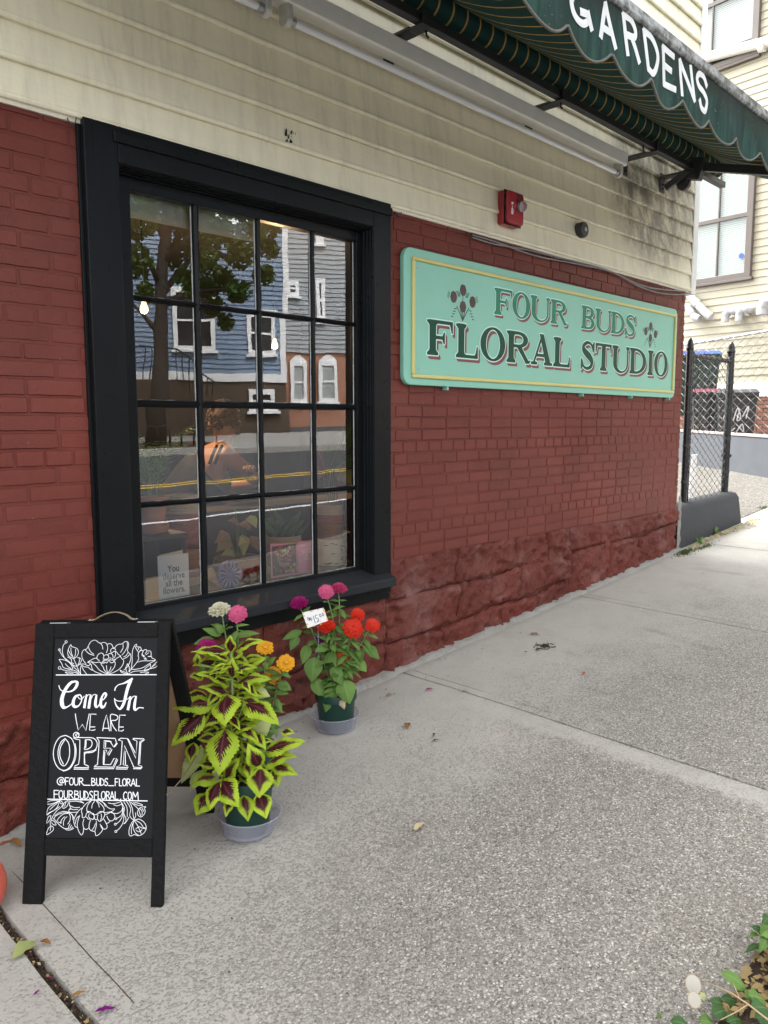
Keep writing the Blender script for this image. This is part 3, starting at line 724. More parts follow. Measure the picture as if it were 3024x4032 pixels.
mould((MX0, MZ1-mw), (MX1, MZ1)); mould((MX0, MZ0), (MX1, MZ0+mw)); mould((MX0, MZ0+mw), (MX0+mw, MZ1-mw)); mould((MX1-mw, MZ0+mw), (MX1, MZ1-mw))
row1 = [('F', 3.853, 4.035), ('O', 4.036, 4.228), ('U', 4.233, 4.452), ('R', 4.468, 4.665), ('B', 4.850, 5.030), ('U', 5.035, 5.256), ('D', 5.262, 5.457), ('S', 5.467, 5.637)]
row2 = [('F', 3.250, 3.468), ('L', 3.498, 3.699), ('O', 3.723, 3.969), ('R', 3.989, 4.236), ('A', 4.250, 4.493), ('L', 4.507, 4.712), ('S', 4.850, 5.040), ('T', 5.052, 5.277), ('U', 5.290, 5.552), ('D', 5.562, 5.825), ('I', 5.838, 5.960), ('O', 5.963, 6.202)]
for row, z0, z1, mat_ in ((row1, ZS+.645, ZS+.799, 'sign_midgreen'), (row2, ZS+.371, ZS+.561, 'sign_green')):
    h = z1-z0
    for ch, xa, xb in row:
        wd = (xb-xa)/h; M = glyph_mask(ch, wd)
        pl = lambda y_: (lambda u, v, e: Vector((xa+(u/RES-.2)*h, SYF-y_-e, z0+(v/RES-.2)*h)))
        lt = flat_solid('letter', contour(M), pl(.0026), .0008, mat_, sign)
        D1 = dil(M, 4); flat_solid('outline', contour(D1), pl(.0017), .0007, 'sign_light', lt)
        S_ = np.zeros_like(M)
        for k in range(0, 13): S_ |= np.roll(np.roll(M, -k, 0), k, 1)
        S_ = dil(S_, 1); flat_solid('drop_shadow', contour(S_), pl(.0008), .0007, 'sign_maroon', lt)
def emblem(cx, cz, s):
    N_ = Vector((0, -1, 0))
    for k, (dx, dz) in enumerate(((0, .058), (-.083, .012), (.088, .002), (0, -.034))):
        m = MB(); n = 9; P = []
        for j in range(n*2):
            a = 2*math.pi*j/(n*2); r = .029*(1 if j % 2 else .88); P.append((cx+s*(dx+r*math.cos(a)), SYF-.0012, cz+s*(dz+r*math.sin(a)*1.18)))
        m.prism(P[::-1], (0, .0009, 0)); b = m.build('bud', MAT['emblem_dark'], sign)
        m = MB()
        for q in range(9):
            ax, az = cx+s*(dx+.016*((q % 3)-1)+.007*((q//3) % 2)), cz+s*(dz+.017*((q//3)-1)); r = .0085*s
            m.add([(ax-r, SYF-.0016, az), (ax, SYF-.0016, az-r*1.3), (ax+r, SYF-.0016, az), (ax, SYF-.0016, az+r*1.3)], [(0, 1, 2, 3)])
        m.build('bud_scales', MAT['emblem_red'], b)
    m = MB(); V = lambda x, z: (cx+s*x, SYF-.0002, cz+s*z)
    for p in ([(0, -.06), (.001, -.112)], [(0, .03), (0, 0)], [(-.055, -.035), (-.025, -.075), (0, -.112)], [(.055, -.035), (.025, -.075), (0, -.112)], [(-.02, -.055), (0, -.112)], [(.02, -.055), (0, -.112)]): m.ribbon([V(*q) for q in cr(p, 5)], N_, .006*s, .0006)
    for sg in (-1, 1):
        for q in range(4): m.ribbon([V(sg*(.055+.010*q), -.048-.016*q), V(sg*(.078+.008*q), -.052-.015*q)], N_, .005*s, .0006)
        for q in range(4): m.ribbon([V(sg*(.025+.005*q), .020), V(sg*(.033+.009*q), .048)], N_, .0035*s, .0006); m.ribbon([V(sg*(.115+.004*q), .025-.008*q), V(sg*(.130+.003*q), .038-.008*q)], N_, .0035*s, .0006)
    m.build('painted_stems', MAT['emblem_dark'], sign, kind='stuff')
emblem(3.558, ZS+.690, 1.0); emblem(5.885, ZS+.690, .96)
for x, z in ((3.175, ZS+.82), (3.185, ZS+.29), (6.27, ZS+.80), (6.27, ZS+.29)):
    m = MB(); m.lathe([(.006, 0), (.006, .0016), (.0015, .0022)], (x, SYF-.0002, z), 10, ax=(0, -1, 0)); m.build('screw', MAT['galv'], sign)
for x in (3.43, 4.9, 5.62, 6.27):
    m = MB(); m.box((x-.008, -.038, PZ0-.020), (x+.008, -.003, PZ0-.0005)); m.build('clip', MAT['mint'], sign, bevel=.002)
# ------------------------------------------------------------------ AWNING
z8 = crop(2000, 0, 1.62)
def canvas():
    t = NT('awning_canvas'); x, y, z = t.xyz(); n_ = t.noise(5, 5)
    ph = t.math('FRACT', t.math('DIVIDE', x, .108)); d = t.math('ABSOLUTE', t.math('SUBTRACT', ph, .5))
    a = t.math('SUBTRACT', 1.0, t.step(t.math('ABSOLUTE', t.math('SUBTRACT', d, .030)), .017, .025))
    c = t.mix(n_, (.008, .040, .035), (.013, .058, .050)); c = t.mix(a, c, (.62, .37, .09))
    c = t.mix(t.math('MULTIPLY', t.step(t.noise(9, 6, .7), .55, .75), .25), c, (.02, .025, .02))
    t.set(col=c, rough=.85, spec=.2); t.bump(t.noise(300, 2), .2, .001); return t.m
canvas()
def valance_mat():
    t = NT('valance_canvas'); n_ = t.noise(6, 6, .65); v_ = t.noise(5, 5, .6, stretch=(3.5, 3.5, .6)); x, y, z = t.xyz()
    c = t.mix(t.step(v_, .35, .7), (.010, .031, .026), (.024, .066, .054))
    up = t.step(t.math('ADD', z, t.math('MULTIPLY', t.math('SUBTRACT', n_, .5), .30)), 3.17, 3.30)
    c = t.mix(t.math('MULTIPLY', up, .75), c, (.020, .024, .019))
    lich = t.math('MULTIPLY', t.step(t.noise(60, 5, .7), .60, .70), t.step(t.noise(6, 3), .5, .62)); c = t.mix(t.math('MULTIPLY', lich, .8), c, (.26, .29, .24))
    t.set(col=c, rough=.85, spec=.2); t.bump(t.noise(250, 2), .25, .001); return t.m
valance_mat(); plain('binding', (.13, .125, .105), .9, .4, 60, .4); plain('awning_letter', (.70, .71, .71), .7, .18, 25, .3)
def scr_metal():
    t = NT('weathered_bar'); n_ = t.noise(12, 6, .7); t.set(col=t.mix(t.step(n_, .38, .62), (.30, .31, .31), (.030, .033, .027)), rough=.55, metal=.2); t.bump(n_, .2, .002); return t.m
scr_metal()
YF = -1.15
bt = onw(2460, 0, YF).z; print('bar top', bt)
AX0, AX1 = .6, 6.62
awn = thing('retractable_awning', (4, -.05, 3.55), 'dark green striped retractable awning with scalloped valance reading GARDENS', 'awning')
RY, RZ, RRAD = -.19, ZS+2.045, .072
m = MB(); m.lathe([(RRAD*.96, 0), (RRAD, .01)]+[(RRAD+.0015*math.sin(k*1.7), .1*k) for k in range(1, 60)]+[(RRAD, AX1-AX0-.01), (RRAD*.96, AX1-AX0)], (AX0, RY, RZ), 24, ax=(1, 0, 0)); m.build('fabric_roll', MAT['awning_canvas'], awn, smooth=True, auto=40)
m = MB(); m.lathe([(.035, 0), (.035, .06)], (AX1, RY, RZ), 12, ax=(1, 0, 0)); m.build('roller_axle', MAT['galv'], awn, auto=40)
fz = lambda u: RZ+RRAD*.9+(bt-.012-RZ-RRAD*.9)*u-.10*math.sin(math.pi*u)*(1-.35*u)
m = MB(); m.grid(lambda u, v: (AX0+.03+(AX1-AX0-.06)*u, RY-.01+(YF+.02-RY+.01)*v, fz(v)+.006*math.sin(u*37)*math.sin(math.pi*v)+.012*fn((u*6, v*2, 3), 1, 2)*math.sin(math.pi*v)), 90, 14); 
m.build('canopy', MAT['awning_canvas'], awn, smooth=True)
m = MB(); m.box((AX0-.1, RY-.075, RZ-.152), (AX1+.02, RY-.028, RZ-.108)); m.build('torsion_bar', MAT['dark_steel'], awn, bevel=.004)
for px_, py_ in ((1590, 70), (2140, 350), (2515, 555), (2660, 632)):
    P = onw(px_, py_, -.12); m = MB(); x = P.x
    m.box((x-.04, RY-.084, RZ-.165), (x+.04, RY-.0, RZ-.158)); m.box((x-.04, RY-.09, RZ-.165), (x+.04, RY-.084, RZ-.10)); m.box((x-.04, RY, RZ-.165), (x+.04, -.022, RZ-.150))
    m.box((x-.045, -.030, RZ-.27), (x+.025, -.020, RZ-.13)); 
    b = m.build('bracket', MAT['dark_steel'], awn, bevel=.002)
    m = MB()
    for dz in (-.21, -.245): m.lathe([(.009, 0), (.009, .008)], (x-.015, -.030, RZ+dz), 6, ax=(0, -1, 0))
    m.build('bolt', MAT['black_gloss'], b)
for xx in (3.0, 4.2, 5.25):
    m = MB(); m.tube([(xx, RY-.05, RZ-.15), (xx+.004, RY-.05, RZ-.185), (xx+.015, RY-.055, RZ-.195)], .006, 6); m.build('loose_clip', MAT['black_gloss'], awn)
# folding arm near the far end
SH = onw(*z8(1110, 905), RY-.04)
m = MB(); ax_ = 6.02; zA = RZ-.16
m.obox((ax_, RY-.10, zA+.01), (.035, 0, 0), (0, .05, .012), (0, -.02, .075)); m.obox((ax_-.03, RY+.02, zA-.035), (.018, 0, .0), (0, .105, -.055), (0, .012, .022)); m.lathe([(.05, -.02), (.05, .02)], (ax_+.01, RY-.0, zA-.075), 16, ax=(1, 0, 0))
m.build('arm_shoulder', MAT['dark_steel'], awn, bevel=.004)
m = MB(); A = Vector((ax_+.02, RY-.10, zA+.03)); B = Vector((ax_+.10, YF+.06, bt-.075)); d = (B-A).normalized(); m.obox((A+B)/2, (B-A)/2, Vector((.025, 0, 0)), d.cross(Vector((1, 0, 0)))*.030)
m.build('folding_arm', MAT['dark_steel'], awn, bevel=.005)
m = MB(); A = Vector((1.4, RY-.10, zA+.03)); B = Vector((1.32, YF+.06, bt-.075)); d = (B-A).normalized(); m.obox((A+B)/2, (B-A)/2, Vector((.025, 0, 0)), d.cross(Vector((1, 0, 0)))*.030); m.build('folding_arm', MAT['dark_steel'], awn, bevel=.005)
m = MB(); m.prism([(AX0, YF-.028, bt-.048), (AX0, YF-.022, bt-.004), (AX0, YF+.02, bt), (AX0, YF+.045, bt-.03), (AX0, YF+.04, bt-.07), (AX0, YF-.02, bt-.062)], (AX1-AX0, 0, 0)); m.build('front_bar', MAT['weathered_bar'], awn, bevel=.004)
cus = [onw(*z8(*q), YF-.01) for q in ((375, 150), (660, 345), (900, 508), (1110, 650), (1300, 775), (1460, 885), (1590, 990))]
x0c = sum(c.x-.0-(cus[0].x+i*(cus[-1].x-cus[0].x)/6) for i, c in enumerate(cus))/7+cus[0].x; per = (cus[-1].x-cus[0].x)/6; zc = sum(c.z for c in cus)/7
zb = onw(*z8(270, 195), YF-.01).z; print('scallop', x0c, per, zc, zb)
vt = bt-.052
def vbot(x):
    u = ((x-x0c)/per) % 1; return zc+.006-(zc-zb+.014)*(1-abs(2*u-1)**2.1)
def vy(x, z): return YF-.012+.010*math.sin(x*11+1.3*math.sin(x*3))*min(1, (vt-z)/.2)+.006*fn((x*5, z*4, 1), 1, 2)*min(1, (vt-z)/.1)
NV = int((AX1-AX0)/.018)
m = MB(); m.grid(lambda u, v: (lambda x, z: (x, vy(x, z), z))(AX0+(AX1-AX0)*u, vt+(vbot(AX0+(AX1-AX0)*u)-vt)*v), NV, 10)
val = m.build('valance', MAT['valance_canvas'], awn, smooth=True)
m = MB(); pts = [AX0+(AX1-AX0)*i/NV for i in range(NV+1)]
m.tube([(x, vy(x, vbot(x)), vbot(x)) for x in pts], .0065, 5, False); m.build('edge_binding', MAT['binding'], val, smooth=True)
LET = dict(G=[[(505,-75),(450,-62),(415,-10),(425,60),(455,115),(495,145),(522,130),(522,92),(478,70)],[(520,80),(545,180)]],
 A=[[(602,228),(628,30)],[(628,22),(690,300)],[(616,172),(668,210)]], R=[[(737,95),(748,215),(762,345)],[(737,95),(785,125),(812,190),(806,238),(757,222)],[(788,238),(806,300),(832,395)]],
 D=[[(868,195),(878,310),(890,440)],[(868,195),(920,245),(955,345),(950,430),(925,468),(890,440)]], E=[[(992,300),(1012,530)],[(992,300),(1062,358)],[(1000,405),(1048,448)],[(1012,530),(1074,568)]],
 N=[[(1112,602),(1102,385)],[(1102,385),(1184,640)],[(1184,640),(1168,425)]], S=[[(1270,545),(1250,490),(1222,470),(1206,500),(1218,550),(1252,590),(1276,645),(1266,705),(1236,688),(1222,640)]])
for ch, strokes in LET.items():
    m = MB()
    for s_ in strokes:
        pp = cr(s_, 6) if len(s_) > 3 else [tuple(np.array(s_[i])*(1-k/5)+np.array(s_[i+1])*k/5) for i in range(len(s_)-1) for k in range(6)]
        P = []
        for q in pp:
            a = onw(*z8(*q), YF-.016); P.append((a.x, vy(a.x, a.z)-.0022, a.z))
        m.ribbon(P, (0, -1, 0), .029, .0010)
    m.build('letter', MAT['awning_letter'], val, smooth=False)
# ------------------------------------------------------------------ FLUORESCENT LIGHTS
plain('tube_glass', (.80, .80, .84), .22, .04, 4, 0); plain('socket', (.55, .54, .50), .5, .3, 60, .3)
def fluorescent(x0, x1, label):
    L = thing('fluorescent_light', (x0, -.08, ZS+1.86), label, 'light fixture', 'strip lights under the awning')
    m = MB(); a, b = ZS+1.775, ZS+1.86
    m.prism([(x0, -.145, b-.008), (x0, -.140, a+.004), (x0, -.130, a), (x0, -.045, a+.012), (x0, -.012, a+.03), (x0, -.012, b), (x0, -.135, b)], (x1-x0, 0, 0)); m.build('housing', MAT['white_metal'], L, bevel=.003)
    m = MB(); m.tube([(x0+.06, -.10, ZS+1.722), (x1-.09, -.10, ZS+1.722)], .0165, 14); m.build('tube', MAT['tube_glass'], L, smooth=True, auto=50)
    for x, s_ in ((x0+.035, 1), (x1-.07, -1)):
        m = MB(); P = [(x, -.10+.032*math.cos(R_(a_)), ZS+1.722+.032*math.sin(R_(a_))) for a_ in range(180, 361, 20)]+[(x, -.068, a+.005), (x, -.132, a+.005)]
        m.prism(P, (.028, 0, 0)); m.build('lamp_holder', MAT['socket'], L, bevel=.003)
        m = MB(); m.lathe([(.021, 0), (.021, .03)], (x+(.028 if s_ > 0 else -.03), -.10, ZS+1.722), 14, ax=(1, 0, 0)); m.build('end_cap', MAT['galv'], L, auto=40)
xf = onw(1105, 40, -.10).x
fluorescent(xf-.02, onw(2472, 620, -.14).x, 'long white fluorescent strip light ending above the sign and fire alarm')
fluorescent(xf-2.9, xf-.025, 'white fluorescent strip light above the window whose end just enters at the top')
# ------------------------------------------------------------------ FIRE ALARM, JUNCTION BOX, CABLES
plain('alarm_red', (.32, .012, .020), .35, .15, 12, .1); t = NT('strobe_lens'); t.set(col=(.9, .92, .95), rough=.06, trans=.85, ior=1.4)
c8 = crop(1850, 700, 1.9518)
fa = thing('fire_alarm', onw(*c8(320, 370), -.05), 'red wall-mounted fire alarm with clear strobe and the word FIRE', 'fire alarm')
P0 = onw(*c8(214, 250), -.016).x; AD = min((abs(onw(*c8(295, 230), -.02-.002*q).x-P0), .02+.002*q) for q in range(70))[1]; print('alarm depth', AD); Pf0 = P0; Pf1 = onw(*c8(418, 230), -AD).x; zt = onw(*c8(350, 100), -AD).z; zb_ = onw(*c8(350, 362), -AD).z
m = MB(); m.box((Pf0, -AD*.66, zb_), (Pf1+.004, -.012, zt)); m.build('back_box', MAT['alarm_red'], fa, bevel=.010)
m = MB(); m.box((Pf0-.002, -AD*.66-.005, zb_-.002), (Pf1+.006, -AD*.66, zt+.002)); m.build('seam', MAT['black_gloss'], fa)
m = MB(); m.prism([(x, -AD*.66-.005, z) for x, z in rrect(Pf0+.001, Pf1, zb_+.004, zt-.003, .022, 3)], (0, -AD*.34+.005, 0)); m.build('cover', MAT['alarm_red'], fa, bevel=.010)
dm = onw(*c8(402, 222), -AD-.015)
m = MB(); m.lathe([(.030, 0), (.030, .012), (.027, .030), (.017, .042), (.004, .047)], (dm.x, -AD+.001, dm.z), 16, ax=(0, -1, 0)); m.build('strobe_dome', MAT['strobe_lens'], fa, smooth=True)
m = MB(); m.lathe([(.022, 0), (.020, .008), (.008, .010)], (dm.x, -AD-.001, dm.z), 14, ax=(0, -1, 0)); m.build('reflector', MAT['galv'], fa, smooth=True)
m = MB()
for k in range(8): m.box((Pf1-.085, -AD-.001, zt-.018-.0075*k), (Pf1-.016, -AD+.002, zt-.0145-.0075*k))
m.build('grille', MAT['black_gloss'], fa)
m = MB(); fp = onw(*c8(322, 188), -AD); xl = fp.x; zl = fp.z-.012; st_ = (onw(*c8(330, 175), -AD).z-onw(*c8(330, 262), -AD).z)/3.75
FIRE = [[[(0, 0), (0, 1)], [(0, 1), (.7, 1)], [(0, .5), (.6, .5)]], [[(.3, 0), (.3, 1)]], [[(0, 0), (0, 1)], [(0, 1), (.6, .95), (.65, .6), (0, .5)], [(.3, .5), (.7, 0)]], [[(0, 0), (0, 1)], [(0, 1), (.7, 1)], [(0, .5), (.6, .5)], [(0, 0), (.7, 0)]]]
for k, gl_ in enumerate(FIRE):
    for s_ in gl_: m.ribbon([(xl+p[0]*.024, -AD-.0004, zl-k*st_+p[1]*st_*.72) for p in s_], (0, -1, 0), .0052, .0006)
m.build('lettering', MAT['white_trim'], fa)
m = MB(); SC_ = [[(225,135),(240,145),(228,165),(225,135)],[(222,170),(240,190),(232,210)],[(245,170),(243,205),(258,190),(255,165)],[(262,215),(262,165),(275,185)]]
for s_ in SC_: m.ribbon([(Pf0-.0008, -.02-AD*.55*((p[0]-215)/70), zb_+.02+(zt-zb_)*(.80-(p[1]-130)/110*.45)) for p in cr(s_, 3)], (-1, 0, 0), .003, .0005)
m.build('scratched_tag', MAT['sign_maroon'], fa)
jc = onw(*c8(862, 402), -.04); jb = thing('junction_box', jc+Vector((0, .02, -.06)), 'small round grey junction box screwed to the cream siding', 'junction box')
m = MB(); m.lathe([(.050, -.03), (.052, .012), (.048, .022), (.046, .024), (.0, .0245)], jc, 24, ax=(0, -1, 0)); m.build('body', MAT['dark_steel'], jb, auto=35)
m = MB(); m.lathe([(.015, 0), (.014, .004), (.004, .0045)], jc+Vector((.004, -.0245, .004)), 14, ax=(0, -1, 0)); m.build('knockout', MAT['galv'], jb, auto=35)
m = MB()
for a_ in (50, 230): m.lathe([(.005, 0), (.004, .003)], jc+Vector((.036*math.cos(R_(a_)), -.0235, .036*math.sin(R_(a_)))), 8, ax=(0, -1, 0))
m.build('screw', MAT['black_gloss'], jb)
plain('cable_grey', (.20, .20, .20), .5, .2)
CB = [[(1860, 935), (1950, 962), (2080, 985), (2200, 1015), (2330, 1045), (2420, 1075), (2500, 1120), (2580, 1150), (2650, 1160), (2700, 1158)], [(1860, 925), (1960, 955), (2100, 1005), (2250, 1035), (2380, 1062), (2440, 1085), (2520, 1122), (2590, 1138), (2700, 1147)]]
for k, c_ in enumerate(CB):
    m = MB(); m.tube([onw(x, y, -.022+.006*math.sin(i*2+k)-k*.004) for i, (x, y) in enumerate(cr(c_, 5))], .0048, 6)
    m.build('cable', MAT['cable_grey'], smooth=True, label=('sagging grey cable looping lowest beneath the siding above the sign' if k == 0 else 'thin grey cable running straighter along the siding edge above the sign'), cat='cable', group='cables along the siding edge')
# ------------------------------------------------------------------ CHALKBOARD A-FRAME
c6 = crop(0, 2300, 1.58)
BLp = ong(*c6(135, 1992)); BRp = ong(*c6(1008, 2012))
au = (BRp-BLp); AW = au.length; au.normalize(); nh = Vector((au.y, -au.x, 0)).normalized()
vv0 = au.cross(nh); vv0 = vv0 if vv0.z > 0 else -vv0
LEAN = R_(14.2)
av = (vv0*math.cos(LEAN)-nh*math.sin(LEAN)).normalized(); an = au.cross(av).normalized(); an = an if an.dot(CAM-BLp) > 0 else -an
AH = ((onp(*c6(262, 240), BLp, an)-BLp).dot(av)+(onp(*c6(1098, 240), BLp, an)-BLp).dot(av))/2
print('A-frame', AW, AH)
asign = thing('chalkboard_sign', (BLp+BRp)/2-nh*.2, 'black A-frame chalkboard sign reading Come In We Are Open with white floral drawings', 'chalkboard sign')
def B(u, v, d=0): return BLp+au*u+av*v+an*d
def bpx(q):
    P = onp(*q, BLp, an)-BLp; return P.dot(au), P.dot(av)
i0 = bpx(c6(345, 333)); i1 = bpx(c6(990, 333)); i2 = bpx(c6(262, 1583)); i3 = bpx(c6(935, 1592)); rb = bpx(c6(600, 1697))[1]
U0 = (i0[0]+i2[0])/2; U1 = (i1[0]+i3[0])/2; V1 = (i0[1]+i1[1])/2; V0 = (i2[1]+i3[1])/2
print('panel', U0, U1, V0, V1, rb)
def bbox_(name, u0, u1, v0, v1, d0, d1, matn, Bf=B, ax=None, bev=.003, par=asign):
    m = MB(); a, b, c = ax or (au, av, an); m.obox(Bf((u0+u1)/2, (v0+v1)/2, (d0+d1)/2), a*((u1-u0)/2), b*((v1-v0)/2), c*((d1-d0)/2)); return m.build(name, MAT[matn], par, bevel=bev)
TH = .022
bbox_('stile', 0, U0, 0, AH, -TH, 0, 'sawn_black'); bbox_('stile', U1, AW, 0, AH, -TH, 0, 'sawn_black')
bbox_('rail', U0, U1, V1, AH, -TH, -.0004, 'sawn_black'); bbox_('rail', U0, U1, rb, V0, -TH, -.0004, 'sawn_black')
plain("slate", (.0080, .0088, .0108), .62, .15, 5, .05, 90, spec=.22); plain('chalk', (.82, .84, .88), .8, .04, 50, .0); plain('hardboard', (.33, .20, .11), .7, .15, 5, .1)
PD = -.008
board_ = bbox_('writing_panel', U0-.004, U1+.004, V0-.004, V1+.004, PD-.006, PD, 'slate', bev=0)
# back leg frame
HG = B(0, AH, -TH)-nh*.004
LEANB = R_(19.5); bv = (-vv0*math.cos(LEANB)-nh*math.sin(LEANB)).normalized(); bn = au.cross(bv).normalized()
if bn.dot(nh) > 0: bn = -bn                        # faces away from the front panel
def B2(u, v, d=0): return HG+au*u+bv*v+bn*d
ax2 = (au, bv, bn)
bbox_('back_stile', 0, .05, 0, AH, 0, TH, 'sawn_black', B2, ax2); bbox_('back_stile', AW-.05, AW, 0, AH, 0, TH, 'sawn_black', B2, ax2)
bbox_('back_rail', .05, AW-.05, 0, .045, .0004, TH, 'sawn_black', B2, ax2); bbox_('back_rail', .05, AW-.05, AH-rb-.04, AH-rb, .0004, TH, 'sawn_black', B2, ax2)
bbox_('back_panel', .046, AW-.046, .04, AH-rb-.036, .006, .012, 'hardboard', B2, ax2, 0)
for u in (.08, AW-.08): bbox_('hinge', u-.03, u+.03, AH-.001, AH+.0025, -TH*1.7, -.002, 'galv', bev=.001)
plain('leather', (.20, .155, .105), .6, .2, 40, .3)
hp = [bpx(c6(*q)) for q in ((545, 228), (580, 226), (625, 200), (680, 180), (730, 178), (780, 195), (815, 220), (848, 222))]
m = MB(); P = cr([tuple(B(u, max(AH+.002, v), -.011)) for u, v in hp], 5)
for i, p in enumerate(P):
    p = Vector(p); m.v += [p-an*.009, p+an*.009, p+an*.009+av*.003, p-an*.009+av*.003]
    if i:
        a, b = (i-1)*4, i*4; m.f += [(a+k, a+(k+1) % 4, b+(k+1) % 4, b+k) for k in range(4)]; m.m += [0]*4
handle = m.build('handle', MAT['leather'], asign, smooth=True, auto=40)
for k in (1, 4, len(P)-5, len(P)-2):
    m = MB(); m.lathe([(.004, 0), (.0036, .002), (.001, .0028)], Vector(P[k])+av*.003, 10, ax=av); m.build('rivet', MAT['galv'], handle, smooth=True)
# chain between the legs
m = MB(); A_ = B(AW+.001, .34, -.012); C_ = B2(AW+.001, AH-.34, .012); m.tube([A_.lerp(C_, k/12)-Vector((0, 0, .02*math.sin(math.pi*k/12))) for k in range(13)], .0022, 6); m.build('stay_chain', MAT['leather'], asign, smooth=True)
zA = crop(200, 2480, 3.6065); zB = crop(160, 3120, 3.6065); zC = crop(180, 2660, 3.95)
BPN = B(0, 0, PD+.0001)
chk = MB(); PXM = 1/3.95/FPX*2.55       # metres per zC pixel at the board, roughly
def chalk(zf, pts, wd, smooth=True, scale=None):
    pp = cr(pts, 5) if smooth and len(pts) > 2 else pts
    if isinstance(wd, (list, tuple)): ww = [np.interp(i/(len(pp)-1), np.linspace(0, 1, len(wd)), wd)*PXM for i in range(len(pp))]
    else: ww = [wd*PXM]*len(pp)
    chk.ribbon([onp(*zf(*p), BPN, an) for p in pp], an, ww, .0005)
def circ(zf, x, y, r, wd): chalk(zf, [(x+r*math.cos(a*math.pi/5), y+r*math.sin(a*math.pi/5)) for a in range(11)], wd)
chalk(zA, [(75, 641), (1505, 637)], 15, False); chalk(zB, [(85, 96), (1515, 122)], 15, False)
for q in ((217,170,16),(122,282,13),(125,541,19)): circ(zA, *q, 8)
for q in ((1068,375,13),(1060,452,14),(1067,555,14)): circ(zB, *q, 8)
ARTA = [[(215,185),(180,215),(165,280),(170,340),(195,400),(230,435)],[(125,298),(150,345),(185,390),(235,430),(290,480),(330,530),(400,600),(425,630)],[(285,208),(255,260),(240,320),(250,365),(290,395),(330,405),(375,370),(392,310),(370,265),(320,245),(295,235),(285,208)],[(285,255),(290,320),(320,400),(360,490),(400,590),(425,630)],[(250,290),(275,340),(300,375)],[(350,275),(352,330),(335,400)],[(240,385),(275,405),(295,430),(290,470),(320,505),(365,515),(400,495),(425,460),(435,430),(415,400),(380,395)],[(405,405),(405,450),(385,500)],[(300,465),(330,485)],[(118,420),(180,425),(250,455),(290,500),(310,555),(240,552),(180,535),(155,480),(118,420)],[(205,480),(240,520),(285,548)],[(145,555),(200,575),(280,570),(340,580),(400,620)],[(205,600),(240,630)],[(205,600),(280,598),(340,605),(400,630)],[(250,615),(320,620)],
[(500,480),(460,430),(440,370),(445,320),(470,285),(505,275),(530,235),(560,180),(600,150),(640,150),(680,180),(710,190),(750,178),(785,190),(805,230),(805,280),(790,325)],[(490,285),(520,320),(560,345),(615,363)],[(535,240),(550,285),(580,325),(610,345)],[(705,190),(730,225),(740,275)],[(800,205),(840,195),(870,215),(885,255)],[(855,320),(850,290),(870,265),(910,250),(930,225),(965,205),(1010,200),(1050,170),(1085,168),(1105,195),(1100,240),(1090,290),(1100,320),(1130,345),(1138,390),(1125,450),(1090,520),(1040,570)],[(1025,205),(1025,260),(990,320)],[(1085,180),(1085,240),(1050,310),(1010,358)],[(1095,325),(1070,365),(1035,385)],[(1120,350),(1085,385),(1035,412)],[(890,262),(920,275),(915,290)],
[(525,458),(570,430),(620,405),(650,400),(665,360),(700,332),(735,335),(752,370),(745,420)],[(760,365),(790,352),(820,370),(825,405)],[(805,355),(840,335),(875,350),(888,400)],[(860,330),(905,305),(935,315),(955,345),(990,370),(985,375),(940,400),(910,430)],[(915,310),(920,350),(905,400)],[(650,395),(665,420),(690,437)],[(525,458),(580,455),(640,465),(700,460),(720,500),(740,520),(760,570),(800,615)],[(580,460),(640,510),(690,570),(760,610),(800,625)],[(525,460),(570,490),(590,560),(640,600),(720,628)],[(750,480),(770,460),(795,470),(825,435),(850,465),(880,465),(905,450),(915,490),(890,550),(840,605),(805,622)],[(790,505),(795,560),(805,610)],[(855,525),(840,570),(812,612)],[(985,375),(1010,410),(1035,440),(1020,500),(970,560),(900,600),(830,628)],
[(1140,560),(1155,450),(1155,350),(1165,280),(1190,225),(1218,205),(1222,240),(1270,245),(1285,280),(1275,300)],[(1200,235),(1215,275),(1240,310),(1245,340),(1240,370),(1250,400),(1235,440),(1200,490),(1140,560)],[(1240,280),(1255,250)],[(1255,320),(1265,295),(1290,288),(1310,305),(1300,335)],[(1305,320),(1320,290),(1350,280),(1365,300),(1340,340)],[(1370,300),(1410,300),(1425,330),(1420,370),(1380,380)],[(1385,380),(1430,380),(1435,400),(1460,410),(1485,430),(1400,440),(1300,440),(1235,460)],[(1140,560),(1200,560),(1300,540),(1400,480),(1485,435)],[(1390,325),(1350,355)],[(1330,585),(1340,550),(1390,510),(1415,490),(1410,545),(1370,575),(1330,585)],[(1420,550),(1450,510),(1490,470),(1530,440),(1520,490),(1490,530),(1420,550)],[(1100,630),(1180,590),(1300,580),(1420,550)],[(1450,520),(1490,490)],[(985,572),(1020,590),(1060,605),(1090,630)],[(985,572),(1000,600),(1040,618),(1085,635)],[(1090,480),(1065,540),(1080,600),(1100,630)],[(1090,480),(1115,540),(1110,600)],[(1270,605),(1330,600),(1390,605),(1340,630)],[(1110,600),(1140,560)],[(400,490),(470,485),(530,510),(560,490)],[(435,500),(480,525),(530,530),(550,550),(590,575)],[(430,510),(420,560),(425,630)],[(440,515),(465,570),(510,630)]]
